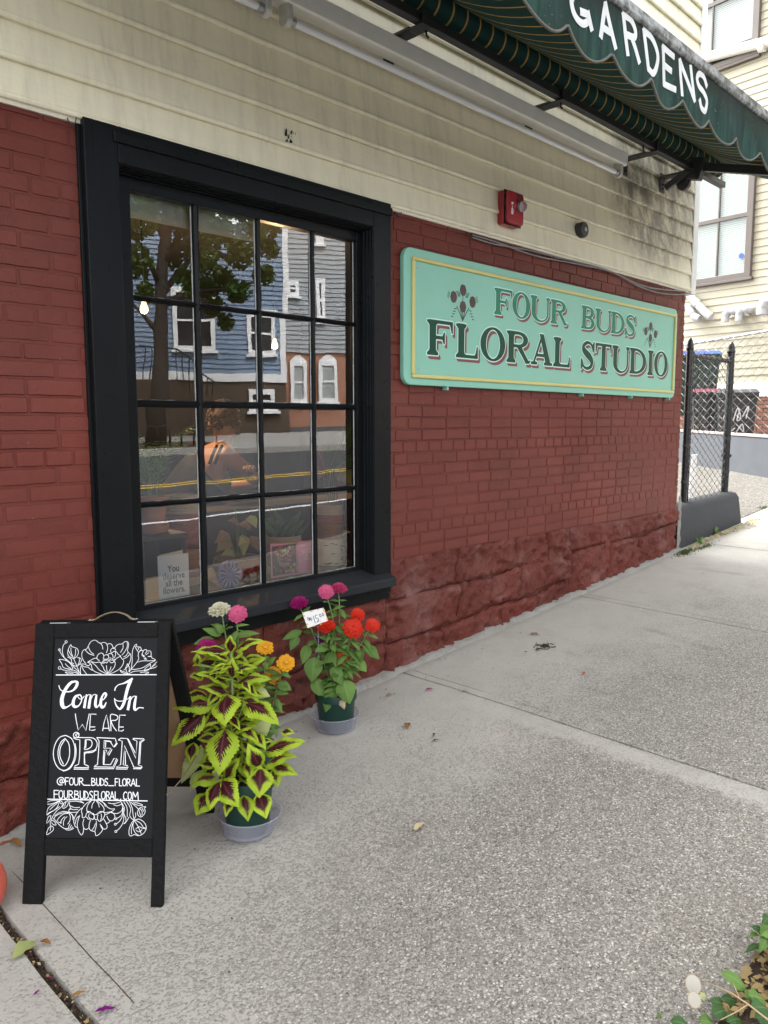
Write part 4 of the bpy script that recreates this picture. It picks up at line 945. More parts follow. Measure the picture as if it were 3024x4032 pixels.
ARTB = [[(265,120),(180,115),(110,130),(70,165),(140,165),(210,145),(265,120)],[(260,130),(190,165),(110,220),(85,320),(140,285),(210,240),(250,180),(265,130)],[(240,150),(180,200),(130,245)],[(270,110),(300,130),(310,155),(285,160),(270,120)],[(75,325),(120,290),(200,250),(270,200)],[(390,115),(345,140),(320,180),(318,225),(360,210),(390,165),(390,115)],[(360,140),(340,200)],[(330,150),(290,210),(230,260),(180,330),(150,390)],[(415,110),(410,180),(430,230),(400,250),(410,280),(450,285),(520,280)],[(420,130),(500,125),(580,140),(615,155),(560,118)],[(420,190),(480,215),(555,212)],[(410,230),(470,245),(530,240)],[(200,330),(260,290),(330,270),(400,285),(450,320),(470,370)],[(180,380),(210,340),(260,310),(330,290),(400,290)],[(230,410),(260,360),(320,310),(390,295)],[(190,370),(215,410),(245,440),(275,470),(300,490),(340,515),(380,535),(430,530),(470,510)],[(325,470),(325,420),(345,370),(375,345)],[(280,440),(300,385),(340,345)],[(400,295),(420,340),(415,400),(385,450)],[(430,300),(455,340),(458,390)],[(390,510),(410,460),(420,445)],[(410,515),(440,465)],[(430,520),(460,490)],[(245,420),(300,435)],[(350,510),(400,520)],
[(145,330),(110,345),(95,390),(70,440),(120,410),(140,370),(145,330)],[(150,395),(135,440),(145,480)],[(150,395),(190,410),(220,460),(185,460),(155,430)],[(145,475),(105,520),(85,600),(140,570),(180,530),(175,490),(145,475)],[(145,490),(135,540)],[(720,118),(660,150),(610,200),(580,260),(590,310),(595,360),(640,345)],[(590,220),(540,260),(500,320),(470,400),(485,470),(500,495)],[(555,330),(530,400),(520,480),(545,560),(580,605),(605,565),(610,500)],[(555,330),(510,370),(490,450)],[(615,380),(600,440),(610,500),(640,525),(680,510),(690,480)],[(500,490),(525,500)],[(720,118),(670,180),(655,250),(680,290)],[(770,118),(735,170),(725,225)],[(790,125),(820,160),(832,210)],[(800,118),(870,180),(900,230),(895,280)],[(840,118),(910,160),(950,210),(1000,235),(1050,235),(1010,270),(940,285),(895,285)],[(870,125),(900,160),(920,200)],[(960,150),(1020,160),(1090,150),(1140,130)],
[(660,275),(690,270),(720,290),(750,315),(790,315),(820,290),(860,270),(900,285),(910,320),(890,370),(850,410),(820,400),(805,360),(815,320)],[(640,345),(650,300),(680,280)],[(650,350),(680,380),(720,375),(745,385),(760,340),(745,310)],[(690,310),(680,340),(700,370)],[(760,330),(770,380),(800,390)],[(860,310),(865,350),(850,400)],[(710,390),(690,450),(690,510),(720,545),(770,560),(785,615),(830,595),(870,550),(880,525)],[(790,410),(790,470),(770,550)],[(780,440),(755,500),(725,540)],[(845,450),(860,490),(885,520),(930,515),(945,480),(920,420),(890,370)],[(860,470),(885,515)],[(910,320),(960,300),(1000,280),(1040,305),(1055,350),(1030,395),(990,405),(960,380),(940,335)],[(985,405),(965,430),(935,440)],[(1000,285),(1050,300),(1100,295),(1150,260),(1165,210)],[(1035,175),(1090,190),(1150,165)],
[(1080,370),(1130,340),(1160,290),(1165,220),(1150,150)],[(1075,447),(1120,410),(1155,350),(1170,280),(1175,220)],[(1080,545),(1120,510),(1160,450),(1180,380),(1180,300)],[(1140,130),(1180,200),(1190,240),(1180,300),(1210,370),(1205,430),(1180,445),(1220,410),(1255,350)],[(1180,130),(1220,200),(1230,260),(1230,345)],[(1220,130),(1260,190),(1280,250),(1265,320),(1290,370),(1320,390)],[(1260,130),(1300,220),(1310,300),(1325,380)],[(1345,290),(1350,330),(1330,380)],[(1325,395),(1290,440),(1260,510),(1255,590),(1280,620),(1330,600),(1390,615),(1450,590),(1490,540),(1500,490),(1480,440),(1440,400),(1390,380),(1325,395)],[(1325,400),(1310,480),(1340,570),(1390,610)],[(1330,400),(1370,460),(1400,520),(1430,590)],[(1345,395),(1420,440),(1460,500),(1490,520)],[(1320,420),(1290,500),(1290,590)],[(1350,520),(1400,490),(1450,510),(1495,500)],[(1355,540),(1400,560),(1440,530)],[(1390,240),(1375,280),(1385,325),(1425,350),(1470,310),(1485,260),(1470,225),(1495,205),(1450,205),(1410,220),(1390,240)],[(1395,240),(1405,290),(1425,340)],[(1410,230),(1440,270),(1440,320)],[(1440,225),(1465,270)],[(1280,140),(1340,190),(1390,240)],[(1310,150),(1370,150),(1450,180),(1390,185),(1330,165)]]
for s_ in ARTA: chalk(zA, s_, 8.5)
for s_ in ARTB: chalk(zB, s_, 8.5)
for k in range(130):
    if k < 85: u = rnd.random(); x, y = np.interp(u, [0, .3, .7, 1], [715, 760, 850, 905]), np.interp(u, [0, .3, .7, 1], [475, 425, 412, 430])+rnd.uniform(-16, 18); x += rnd.uniform(-8, 8)
    else: u = rnd.random(); x, y = 1300+55*u+rnd.uniform(-14, 14), 345+85*u+rnd.uniform(-12, 12)
    chalk(zA, [(x, y), (x+5, y+3)], 6, False)
for q in ((690, 285), (715, 292), (735, 303), (830, 300), (850, 285), (805, 310), (745, 312), (865, 280)):
    for _ in range(4): a, b = q[0]+rnd.uniform(-12, 12), q[1]+rnd.uniform(-8, 8); chalk(zB, [(a, b), (a+5, b+3)], 6, False)
for p_, w_ in ([[(205,155),(220,205),(250,235),(300,250),(370,250),(430,225),(475,170),(490,110),(450,85)],[14,14,14,16,20,30,45,45,20]],[[(470,95),(400,105),(330,180),(280,270),(250,370),(255,450),(280,495),(330,490),(385,455),(410,430)],[20,40,50,55,60,65,50,20,14,12]],[[(520,300),(460,330),(430,400),(430,460),(460,485),(510,470),(550,410),(560,350),(540,305),(515,300)],[20,40,48,50,40,20,18,20,20,18]],[[(500,330),(530,365),(570,355),(600,320)],12],[[(635,300),(615,400),(600,495)],[22,40,40]],[[(610,400),(650,310),(690,295)],12],[[(700,305),(685,400),(670,500)],[25,42,42]],[[(690,400),(735,305),(780,295)],12],[[(790,305),(775,400),(775,470),(800,490),(840,440)],[25,42,42,25,12]],[[(850,400),(910,360),(940,300),(920,275),(885,310),(860,380),(855,450),(875,490),(910,480),(940,420)],[12,16,35,30,25,40,48,48,30,14]],
 [[(1075,230),(1085,190),(1130,145),(1200,125),(1270,95),(1345,50)],[20,16,12,18,35,30]],[[(1320,80),(1280,180),(1250,290),(1225,400),(1190,480),(1150,520),(1100,470),(1075,400),(1070,355)],[50,50,48,45,40,30,20,16,14]],[[(1075,370),(1120,395),(1200,395),(1280,360),(1310,330)],12],[[(1320,330),(1300,420),(1280,525)],[25,42,42]],[[(1300,420),(1350,335),(1390,320)],12],[[(1405,325),(1385,430),(1380,510),(1400,535),(1450,500),(1520,505)],[25,42,42,30,14,14]]): chalk(zC, p_, w_)
STRAIGHT = [[(460,595),(475,700),(505,850),(570,760),(625,855),(650,720),(678,595)],[(785,602),(700,598),(690,700),(682,850),(735,852),(770,840)],[(690,800),(765,798)],[(885,860),(905,740),(945,610),(970,730),(990,860)],[(895,820),(985,820)],[(1240,617),(1150,615),(1140,720),(1135,862),(1185,862),(1212,845)],[(1140,800),(1210,800)],
 [(795,965),(1080,978),(1090,1010),(1100,1050),(1055,1110),(1030,1070),(1000,1020),(910,1010),(905,1130),(1015,1130),(960,1225),(945,1160),(905,1160),(895,1290),(895,1385),(1010,1385),(1060,1290),(1105,1285),(1045,1425),(750,1420),(770,1400),(805,1385),(820,1200),(830,1020),(795,965)],[(935,1020),(930,1110)],[(930,1018),(1020,1030)],[(920,1185),(905,1380)],[(1115,1055),(1070,1110)],[(1030,1150),(980,1240)],[(1118,1310),(1055,1448),(750,1448)],
 [(1130,1000),(1170,975),(1270,980),(1400,1285),(1420,1020),(1355,990),(1360,978),(1530,985),(1500,1015),(1465,1025),(1440,1390),(1490,1410),(1480,1435),(1370,1425),(1225,1090),(1205,1390),(1275,1400),(1260,1430),(1095,1425),(1165,1385),(1190,1020),(1130,1000)],[(1285,990),(1390,1200)],[(1235,1180),(1240,1385)],[(1535,1000),(1480,1040),(1460,1370)],[(1500,1420),(1480,1450),(1365,1448)],[(1280,1420),(1265,1455),(1095,1452)],[(440,1455),(665,1455)],[(630,1015),(622,1125)],
 [(495,965),(620,965)],[(600,1195),(600,1380),(625,1390),(665,1410),(672,1432),(440,1432),(455,1405),(510,1380),(525,1280),(530,1150),(530,1000),(470,990),(432,970)]]
CURVY = [[(1015,860),(1012,740),(1010,612),(1090,615),(1125,650),(1090,695),(1020,705),(1050,790),(1100,860)],[(310,930),(220,960),(150,1060),(118,1200),(140,1340),(200,1440),(290,1475),(370,1430),(430,1330),(455,1200),(445,1080),(400,980),(310,930)],[(300,980),(235,1040),(195,1150),(195,1260),(230,1370),(285,1405),(330,1360),(365,1270),(372,1160),(355,1050),(300,980)],[(295,1005),(240,1090),(218,1180),(228,1280),(275,1378)],[(458,1060),(472,1180),(455,1310),(390,1430),(330,1470),(270,1485)],[(485,945),(465,925),(490,905),(515,915),(515,940),(495,962),(460,965),(432,940),(440,900),(480,883),(520,905)],[(620,965),(720,968),(775,1000),(800,1060),(785,1130),(735,1170),(600,1195)],[(615,1000),(690,1000),(720,1040),(715,1090),(680,1130),(605,1150),(612,1080),(615,1000)],[(785,1155),(720,1195),(612,1215),(608,1360)]]
for s_ in STRAIGHT: chalk(zC, s_, 12.5, False)
for s_ in CURVY: chalk(zC, s_, 12.5)
SF = {'F':[[(0,0),(0,1)],[(0,1),(1,1)],[(0,.52),(.8,.52)]],'O':[[(.5,1),(.12,.85),(0,.5),(.12,.12),(.5,0),(.88,.15),(1,.5),(.88,.88),(.5,1)]],'U':[[(0,1),(.02,.35),(.2,.04),(.5,0),(.85,.1),(.98,.4),(1,1)]],'R':[[(0,0),(0,1)],[(0,1),(.6,.95),(.8,.75),(.6,.55),(.05,.48)],[(.3,.5),(1,0)]],'_':[[(0,0),(1,0)]],
 'B':[[(0,0),(0,1)],[(0,1),(.7,.92),(.75,.65),(.05,.53)],[(.05,.53),(.85,.42),(.95,.12),(.5,0),(0,0)]],'D':[[(0,0),(0,1)],[(0,1),(.6,.85),(1,.5),(.75,.12),(0,0)]],'S':[[(.95,.88),(.6,1),(.2,.88),(.15,.68),(.55,.5),(.9,.3),(.75,.06),(.35,0),(0,.12)]],'L':[[(0,1),(0,0)],[(0,0),(1,0)]],'A':[[(0,0),(.5,1)],[(.5,1),(1,0)],[(.2,.3),(.85,.3)]],'C':[[(1,.88),(.6,1),(.15,.8),(0,.45),(.15,.1),(.6,0),(1,.1)]],'M':[[(0,0),(.1,1)],[(.1,1),(.5,.35)],[(.5,.35),(.9,1)],[(.9,1),(1,0)]],'.':[[(0,0),(.6,.04)]],
 '@':[[(.75,.3),(.5,.25),(.35,.45),(.5,.7),(.7,.7),(.72,.35),(.95,.35),(1,.6),(.8,.95),(.4,1),(.05,.7),(0,.35),(.25,.02),(.7,0)]]}
def textline(chars, xs, ytop, ybot):
    for ch, (a, b) in zip(chars, xs):
        for s_ in SF[ch]:
            pp = []
            for (x, y) in s_:
                X = a+(b-a)*x; yt = np.interp(X, [100, 1500], ytop); yb = np.interp(X, [100, 1500], ybot); pp.append((X, yb+(yt-yb)*y))
            chalk(zC, pp, 13.5, len(pp) > 3)
textline('@FOUR_BUDS_FLORAL', [(180,290),(305,360),(370,430),(445,505),(525,590),(597,690),(715,772),(790,842),(853,908),(915,968),(977,1058),(1080,1128),(1145,1185),(1195,1252),(1265,1322),(1328,1395),(1410,1460)], (1585, 1610), (1698, 1720))
textline('FOURBUDSFLORAL.COM', [(130,198),(205,266),(285,342),(362,430),(450,516),(535,592),(608,662),(678,732),(755,802),(815,852),(866,926),(942,1000),(1000,1064),(1080,1125),(1160,1176),(1210,1262),(1280,1334),(1350,1440)], (1785, 1815), (1908, 1932))
chk.build('chalk_drawing', MAT['chalk'], board_)
# ------------------------------------------------------------------ PLANTS
def leafmat(name, ca, cb, trans=.25, rough=.5, vein=True, ctr=None):
    t = NT(name); uv = t.uv(); s = t.n.new('ShaderNodeSeparateXYZ'); t.l.new(uv, s.inputs[0]); u, v = s.outputs[0], s.outputs[1]
    au_ = t.math('ABSOLUTE', t.math('SUBTRACT', t.math('MULTIPLY', u, 2.0), 1.0))
    c = t.mix(t.noise(25, 4), ca, cb); c = t.mix(.35, c, t.mix(t.objrand(), tuple(q*.6 for q in ca), tuple(min(1, q*1.35) for q in cb)))
    if ctr:
        n_ = t.noise(38, 5, .7); ph = t.math('SUBTRACT', t.math('MULTIPLY', v, 11.0), t.math('MULTIPLY', au_, 4.0))
        fe = t.math('MULTIPLY', t.math('SINE', t.math('MULTIPLY', ph, 6.283)), .13)
        env = t.math('MULTIPLY', t.math('SINE', t.math('MULTIPLY', t.math('POWER', t.math('MINIMUM', t.math('DIVIDE', v, .90), 1.0), .75), 3.1416)), t.math('ADD', .44, t.math('MULTIPLY', t.objrand(), .38)))
        a = t.math('SUBTRACT', t.math('ADD', t.math('ADD', au_, fe), t.math('MULTIPLY', t.math('SUBTRACT', n_, .5), .95)), env)
        mk = t.math('SUBTRACT', 1.0, t.step(a, -.17, -.04))
        mar = t.mix(t.math('SUBTRACT', 1.0, t.step(au_, .02, .30)), ctr, tuple(min(1, q*1.5+.003) for q in ctr)); c = t.mix(mk, c, mar)
    if vein:
        ph = t.math('FRACT', t.math('SUBTRACT', t.math('MULTIPLY', v, 9.0), t.math('MULTIPLY', au_, 3.0))); vn = t.math('SUBTRACT', 1.0, t.step(t.math('ABSOLUTE', t.math('SUBTRACT', ph, .5)), .03, .09))
        mid = t.math('SUBTRACT', 1.0, t.step(au_, .02, .06)); vm = t.math('MAXIMUM', t.math('MULTIPLY', vn, .5), mid)
        c = t.mix(t.math('MULTIPLY', vm, .28 if not ctr else .10), c, (.45, .52, .30) if not ctr else (.5, .3, .25)); t.bump(vm, .35, .002)
    t.set(col=c, rough=rough, spec=.22); t.bump(t.noise(160, 3), .2, .001)
    tl = t.node('ShaderNodeBsdfTranslucent'); t.put(tl.inputs[0], c); mx = t.node('ShaderNodeMixShader'); mx.inputs[0].default_value = trans
    t.l.new(t.b.outputs[0], mx.inputs[1]); t.l.new(tl.outputs[0], mx.inputs[2]); t.l.new(mx.outputs[0], t.out.inputs[0]); return t.m
leafmat('coleus_leaf', (.24, .36, .016), (.38, .50, .035), .22, .55, True, (.040, .0030, .0075))
leafmat('coleus_pale', (.36, .42, .14), (.46, .50, .22), .25, .55, True)
leafmat('zinnia_leaf', (.075, .165, .032), (.14, .25, .055), .22, .55, True); leafmat('dark_leaf', (.028, .085, .022), (.055, .13, .035), .2, .45)
leafmat('pink_leaf', (.30, .12, .09), (.24, .24, .13), .2, .5); leafmat('purple_leaf', (.10, .035, .08), (.14, .06, .11), .2, .5); leafmat('brown_leaf', (.20, .085, .025), (.32, .15, .04), .15, .7); leafmat('dead_leaf', (.42, .32, .19), (.52, .42, .28), .2, .7)
def ovate(v, pw=.72): return (max(0.0, math.sin(math.pi*v**pw))**.9)*(1-.28*v) if v < 1 else 0.0
def leaf_mb(base, tip, width, nrm, bend=.12, serr=0.0, fold=.25, n=10, mm=2, ns=0, pw=.72, wave=.0, seed=0):
    base, tip = Vector(base), Vector(tip); t_ = tip-base; L = t_.length; nrm = Vector(nrm); nrm = (nrm-t_*(nrm.dot(t_)/(L*L))).normalized(); sd_ = t_.cross(nrm).normalized()
    m = MB(); uvs = []; K = n*(2 if serr else 1)
    for j in range(K+1):
        v = j/K; w_ = width*.5*ovate(v, pw); c = base+t_*v+nrm*(bend*L*math.sin(math.pi*v))
        for k in range(-mm, mm+1):
            u = k/mm; ww = w_
            if serr and abs(k) == mm and 0 < j < K: ww = w_*(1+(serr if j % 2 else -serr*.55))
            wz = wave*L*math.sin(v*17+seed+u*2)*abs(u)
            m.v.append(c+sd_*(u*ww)+nrm*(-fold*abs(u)**1.6*w_+wz)+(t_.normalized()*(ww*.22*abs(u)) if serr else Vector((0, 0, 0)))); uvs.append((u*.5+.5, v))
    W = 2*mm+1
    m.f = [(j*W+k, j*W+k+1, (j+1)*W+k+1, (j+1)*W+k) for j in range(K) for k in range(W-1)]; m.m = [0]*len(m.f); m.uv = uvs; return m
def leaf(name, parent, matn, *a, **k):
    return leaf_mb(*a, **k).build(name, MAT[matn], parent, smooth=True)
plain('pot_green', (.006, .038, .026), .42, .15, 20, .1); t = NT('clear_plastic')
tr = t.node('ShaderNodeBsdfTransparent'); tr.inputs[0].default_value = (.86, .86, .93, 1); mx = t.node('ShaderNodeMixShader'); t.set(col=(.62, .62, .74), rough=.18, spec=.6); mx.inputs[0].default_value = .30
t.l.new(tr.outputs[0], mx.inputs[1]); t.l.new(t.b.outputs[0], mx.inputs[2]); t.l.new(mx.outputs[0], t.out.inputs[0])
plain('stem', (.16, .26, .07), .55, .2, 30, .1); plain('potting_soil', (.035, .022, .015), .95, .5, 80, .9, 120, bd=.01)
c7 = crop(600, 2200, 1.659)
def pot(root, c, r0, r1, h, tilt=0):
    c = Vector(c); m = MB(); m.lathe([(r0*.55, .002), (r0, .0), (r0+.002, .012), (r1*.965, h*.80), (r1*.97, h*.805), (r1*1.03, h*.81), (r1*1.04, h*.985), (r1*1.03, h), (r1*.97, h), (r1*.93, h*.80), (r1*.90, h*.78)], c, 36, caps=True); p = m.build('pot', MAT['pot_green'], root, smooth=True, auto=40)
    m = MB(); m.lathe([(r1*.93, h*.885), (r1*.5, h*.90), (.002, h*.905)], c, 20); m.build('soil', MAT['potting_soil'], root, smooth=True); return p
def saucer(c, r0, r1, h, label, sk=(0, 0)):
    c = Vector(c); m = MB(); pr = [(.0015, .0015), (r0, .0015), (r0+.004, .005)]+[(r0+(r1-r0)*k/10+(.0016 if k % 2 else 0), .005+(h-.005)*k/10) for k in range(1, 11)]+[(r1+.006, h+.001), (r1+.006, h-.002)]
    m.lathe(pr, c, 40, caps=False); m.v = [(x+sk[0]*(z-c.z)/h, y+sk[1]*(z-c.z)/h, z) for x, y, z in m.v]
    return m.build('plastic_saucer', MAT['clear_plastic'], smooth=True, label=label, cat='saucer', group='clear saucers under the pots')
# --- coleus
cpx = ong(*c7(628, 1852)); cdv = (Vector((cpx.x-CAM.x, cpx.y-CAM.y, 0))).normalized()
CP = Vector((cpx.x, cpx.y, 0))+cdv*.075; CP.z = gz(CP.x, CP.y)+.008
pdep = dep(CP+Vector((0, 0, .25)))
def pxm(px_, d, sc=1.659): return px_/sc/FPX*d
rim = pxm(350, pdep)/2; rb_ = pxm(268, pdep)/2
print('coleus pot', CP, rim, pdep)
saucer((CP.x, CP.y, gz(CP.x, CP.y)+.003), rb_*1.18, rb_*1.50, .072, 'clear plastic saucer under the lime and maroon coleus pot', (.006, -.004))
col_ = thing('potted_coleus', CP, 'tall coleus with lime green and maroon leaves in a dark green pot beside the chalkboard', 'potted plant')
pot(col_, CP+Vector((0, 0, .002)), rb_, rim*.98, .205)
vx, vy_ = RT, UP; TOC = -FW
LV = [((512,610),(508,497),88,.02,.05,.3),((505,605),(250,612),120,.0,.04,.9),((545,603),(742,540),100,.0,.03,.8),((295,692),(290,613),66,.04,.05,.3),((495,640),(312,668),75,-.03,.0,.9),((500,832),(268,752),115,.0,.07,.9),((525,780),(525,645),118,.03,.05,.35),((560,765),(748,645),125,-.04,-.02,.8),((545,822),(786,792),130,.02,.07,.9),((500,885),(300,838),100,.0,.05,.8),((590,885),(742,830),105,-.02,.02,.8),((335,765),(242,772),110,-.03,.0,.8),((590,660),(742,650),85,-.06,-.06,.7),
 ((490,885),(476,1098),225,.05,.15,.4),((410,945),(128,985),165,.02,.07,.9),((595,945),(834,1095),185,.03,.10,.75),((340,1010),(122,1225),165,.03,.08,.7),((560,1065),(645,1010),75,.0,.04,.6),((555,1115),(684,1080),75,.02,.06,.7),((478,1108),(438,1420),240,.06,.17,.35),((690,1010),(745,1160),150,-.03,-.02,.4,'p'),((730,1262),(1016,1195),150,.02,.08,.95),((640,1145),(742,1250),115,.0,.06,.7),((705,1368),(622,1205),140,.06,.09,.5),((745,1345),(942,1290),150,.05,.09,.9),((775,1350),(952,1415),110,.04,.08,.7),((708,1362),(698,1565),195,.08,.15,.45),((785,1375),(822,1492),105,.05,.08,.5),
 ((320,1215),(188,1470),125,-.02,.0,.5,'p'),((270,1200),(248,1335),110,.0,.03,.5),((415,1425),(248,1480),130,.06,.10,.85),((445,1445),(368,1648),148,.09,.15,.55),((455,1440),(572,1625),180,.09,.16,.55),((475,1445),(577,1298),125,.06,.09,.5),((380,1530),(285,1678),165,.07,.12,.55),((520,1555),(480,1688),90,.09,.13,.5),((595,1545),(625,1718),130,.09,.14,.5),((695,1530),(745,1700),150,.08,.13,.5),((590,1320),(605,1430),90,.03,.05,.5),((330,1380),(250,1520),110,.0,.03,.6,'p'),
 ((450,690),(262,700),95,-.05,-.03,.8),((590,720),(700,690),80,-.05,-.04,.7),((360,900),(200,900),90,-.05,-.03,.8),((640,860),(770,900),110,-.05,-.04,.6,'p'),((600,1180),(560,1300),90,-.02,.0,.5),((460,1000),(330,1100),110,-.02,.02,.6),((590,980),(700,1080),100,-.01,.02,.6),((400,1260),(330,1400),100,.0,.02,.5),((840,1130),(930,1140),70,.0,.01,.8)]
for i, L in enumerate(LV):
    (bx_, by_), (tx, ty), wp, d0, d1, upn = L[:6]; d0, d1 = d0*1.0, d1*1.0
    Bp = atd(*c7(bx_, by_), pdep-d0); Tp = atd(*c7(tx, ty), pdep-d1)
    nn = (TOC*(1-upn*.45)+Vector((0, 0, 1))*(.25+upn*.75)).normalized()
    if Tp.z < Bp.z-.06: nn = (TOC+Vector((0, 0, .45))).normalized()
    leaf('leaf', col_, 'coleus_pale' if len(L) > 6 else 'coleus_leaf', Bp, Tp, pxm(wp, pdep)*.94, (nn+RT*rnd.uniform(-.35, .35)+UP*rnd.uniform(-.2, .2)).normalized(), bend=rnd.uniform(.08, .2), serr=.085, fold=rnd.uniform(.12, .38), n=11, mm=3, pw=.66, wave=.022, seed=i)
for i in range(90):
    py_ = rnd.uniform(640, 1560); px0 = 525+rnd.uniform(-40, 40)+(60 if py_ > 1150 else 0); a = rnd.uniform(0, 6.28); L = rnd.uniform(.03, .085); Bp = atd(*c7(px0, py_), pdep+rnd.uniform(-.02, .05)); dr = Vector((math.cos(a), math.sin(a), rnd.uniform(-.5, .5))).normalized()
    leaf('leaf', col_, 'coleus_leaf', Bp+dr*.02, Bp+dr*(L+.045), L*.62, Vector((0, 0, .8))+dr*.5+TOC*.5, bend=.12, serr=.08, fold=.25, n=8, mm=2, pw=.66, wave=.02, seed=i)
for i in range(64):
    py_ = rnd.uniform(620, 1540); cx_ = np.interp(py_, [600, 1100, 1300, 1600], [515, 510, 560, 560]); hw = np.interp(py_, [600, 800, 1000, 1200, 1400, 1600], [110, 200, 260, 230, 280, 200]); sg = rnd.choice((-1, 1)); f0 = rnd.uniform(.05, .55); L = rnd.uniform(70, 150)
    an_ = rnd.uniform(-.5, 1.1); b0 = (cx_+sg*hw*f0, py_); t0_ = (b0[0]+sg*L*math.cos(an_), b0[1]+L*math.sin(an_)); dd = rnd.uniform(-.06, .05)
    if abs(t0_[0]-cx_) > hw*1.05: continue
    leaf('leaf', col_, 'coleus_leaf', atd(*c7(*b0), pdep-dd), atd(*c7(*t0_), pdep-dd-rnd.uniform(.0, .05)), pxm(L*rnd.uniform(.48, .62), pdep), TOC*rnd.uniform(.4, 1)+Vector((0, 0, rnd.uniform(.3, .9)))+RT*rnd.uniform(-.4, .4), bend=rnd.uniform(.08, .22), serr=.085, fold=rnd.uniform(.12, .4), n=9, mm=2, pw=.66, wave=.025, seed=i)
top = atd(*c7(515, 590), pdep); m = MB()
m.tube([CP+Vector((0, 0, .15)), CP+Vector((.002, 0, .25)), atd(*c7(530, 1200), pdep), atd(*c7(525, 900), pdep), top], [.008, .0075, .006, .005, .003], 8); m.build('stem', MAT['stem'], col_, smooth=True)
for k, ((a, b), (c, d)) in enumerate((((545, 1400), (700, 1365)), ((540, 1420), (445, 1445)), ((530, 1150), (400, 950)), ((530, 1150), (600, 945)), ((520, 1250), (470, 1110)), ((545, 1400), (735, 1255)), ((520, 900), (330, 1000)), ((522, 760), (300, 690)))):
    m = MB(); A_ = atd(*c7(a, b), pdep); C_ = atd(*c7(c, d), pdep-.045); m.tube([A_, A_.lerp(C_, .5)+Vector((0, 0, .006)), C_], .0032, 6); m.build('side_stem', MAT['stem'], col_, smooth=True)
m = MB()
for k in range(26): m.lathe([(.0022, -.002), (.0022, .002)], atd(*c7(528+rnd.uniform(-6, 6), 660+k*3.3), pdep-.035)+Vector((rnd.uniform(-.003, .003), 0, 0)), 5)
m.build('flower_spike', MAT['coleus_pale'], col_, smooth=True)
# --- zinnias
def petalmat(name, c0, c1):
    t = NT(name); uv = t.uv(); s = t.n.new('ShaderNodeSeparateXYZ'); t.l.new(uv, s.inputs[0])
    c = t.mix(s.outputs[1], c1, c0); c = t.mix(t.math('MULTIPLY', t.noise(90, 3), .35), c, tuple(q*.55 for q in c0)); t.set(col=c, rough=.55, spec=.25)
    tl = t.node('ShaderNodeBsdfTranslucent'); t.put(tl.inputs[0], c); mx = t.node('ShaderNodeMixShader'); mx.inputs[0].default_value = .25
    t.l.new(t.b.outputs[0], mx.inputs[1]); t.l.new(tl.outputs[0], mx.inputs[2]); t.l.new(mx.outputs[0], t.out.inputs[0])
petalmat('petal_white', (.72, .70, .55), (.55, .55, .30)); petalmat('petal_pink', (.66, .12, .26), (.60, .07, .20)); petalmat('petal_magenta', (.36, .012, .15), (.28, .008, .12)); petalmat('petal_yellow', (.78, .40, .015), (.72, .30, .01)); petalmat('petal_red', (.68, .035, .012), (.60, .022, .012)); petalmat('petal_orange', (.66, .12, .012), (.6, .08, .01)); petalmat('petal_purple', (.22, .010, .22), (.16, .008, .16)); petalmat('petal_rose', (.55, .055, .17), (.45, .03, .12))
plain('flower_eye', (.55, .28, .02), .7, .4, 200, .5, 300)
def flower(root, px_, py_, rpx, matn, d, face, dens=1, flat=0.0, label=None):
    c = atd(*c7(px_, py_), d); R = pxm(rpx, d); N = (TOC*face[0]+Vector((0, 0, 1))*face[1]+RT*face[2]).normalized(); a = N.orthogonal().normalized(); b = N.cross(a); m = MB(); uvs = []
    rings = [(1.0, 14, -.16), (.88, 13, .02), (.72, 12, .20), (.54, 10, .36), (.36, 7, .48)] if dens else [(1.0, 13, -.05), (.80, 11, .08)]
    for q, (rr, n, lift) in enumerate(rings):
        for k in range(n):
            th = 2*math.pi*(k+.5*(q % 2)+rnd.uniform(-.15, .15))/n; dr = a*math.cos(th)+b*math.sin(th); tg = N.cross(dr); L = R*rr*rnd.uniform(.93, 1.05); wd = L*math.sin(math.pi/n)*1.05; i0_ = len(m.v); dro = rnd.uniform(-.12, .04)*L
            for v, wf in ((.10, .35), (.45, .75), (.78, 1.0), (.95, .80), (1.03, .25)):
                h_ = R*(lift+.10*v)+(dro*v*v) + (.12*R*math.sin(v*2.6))
                for u in (-1, 0, 1): m.v.append(c+dr*(L*v)+tg*(u*wd*wf)+N*(h_+(.10*L*(1 if u else -.3)))); uvs.append((u*.5+.5, v))
            for j in range(4):
                for u in range(2): m.f.append((i0_+j*3+u, i0_+j*3+u+1, i0_+(j+1)*3+u+1, i0_+(j+1)*3+u)); m.m.append(0)
    m.uv = uvs; fl_ = m.build('flower', MAT[matn], root, smooth=True)
    m = MB(); m.lathe([(R*.26, R*.12), (R*.24, R*.32), (R*.13, R*.42), (R*.02, R*.44)], c, 12, ax=N); m.build('eye', MAT['flower_eye'], fl_, smooth=True)
    m = MB(); m.lathe([(R*.05, -R*.32), (R*.20, -R*.22), (R*.24, R*.02)], c, 10, ax=N); m.build('calyx', MAT['stem'], fl_, smooth=True)
    return c-N*R*.3
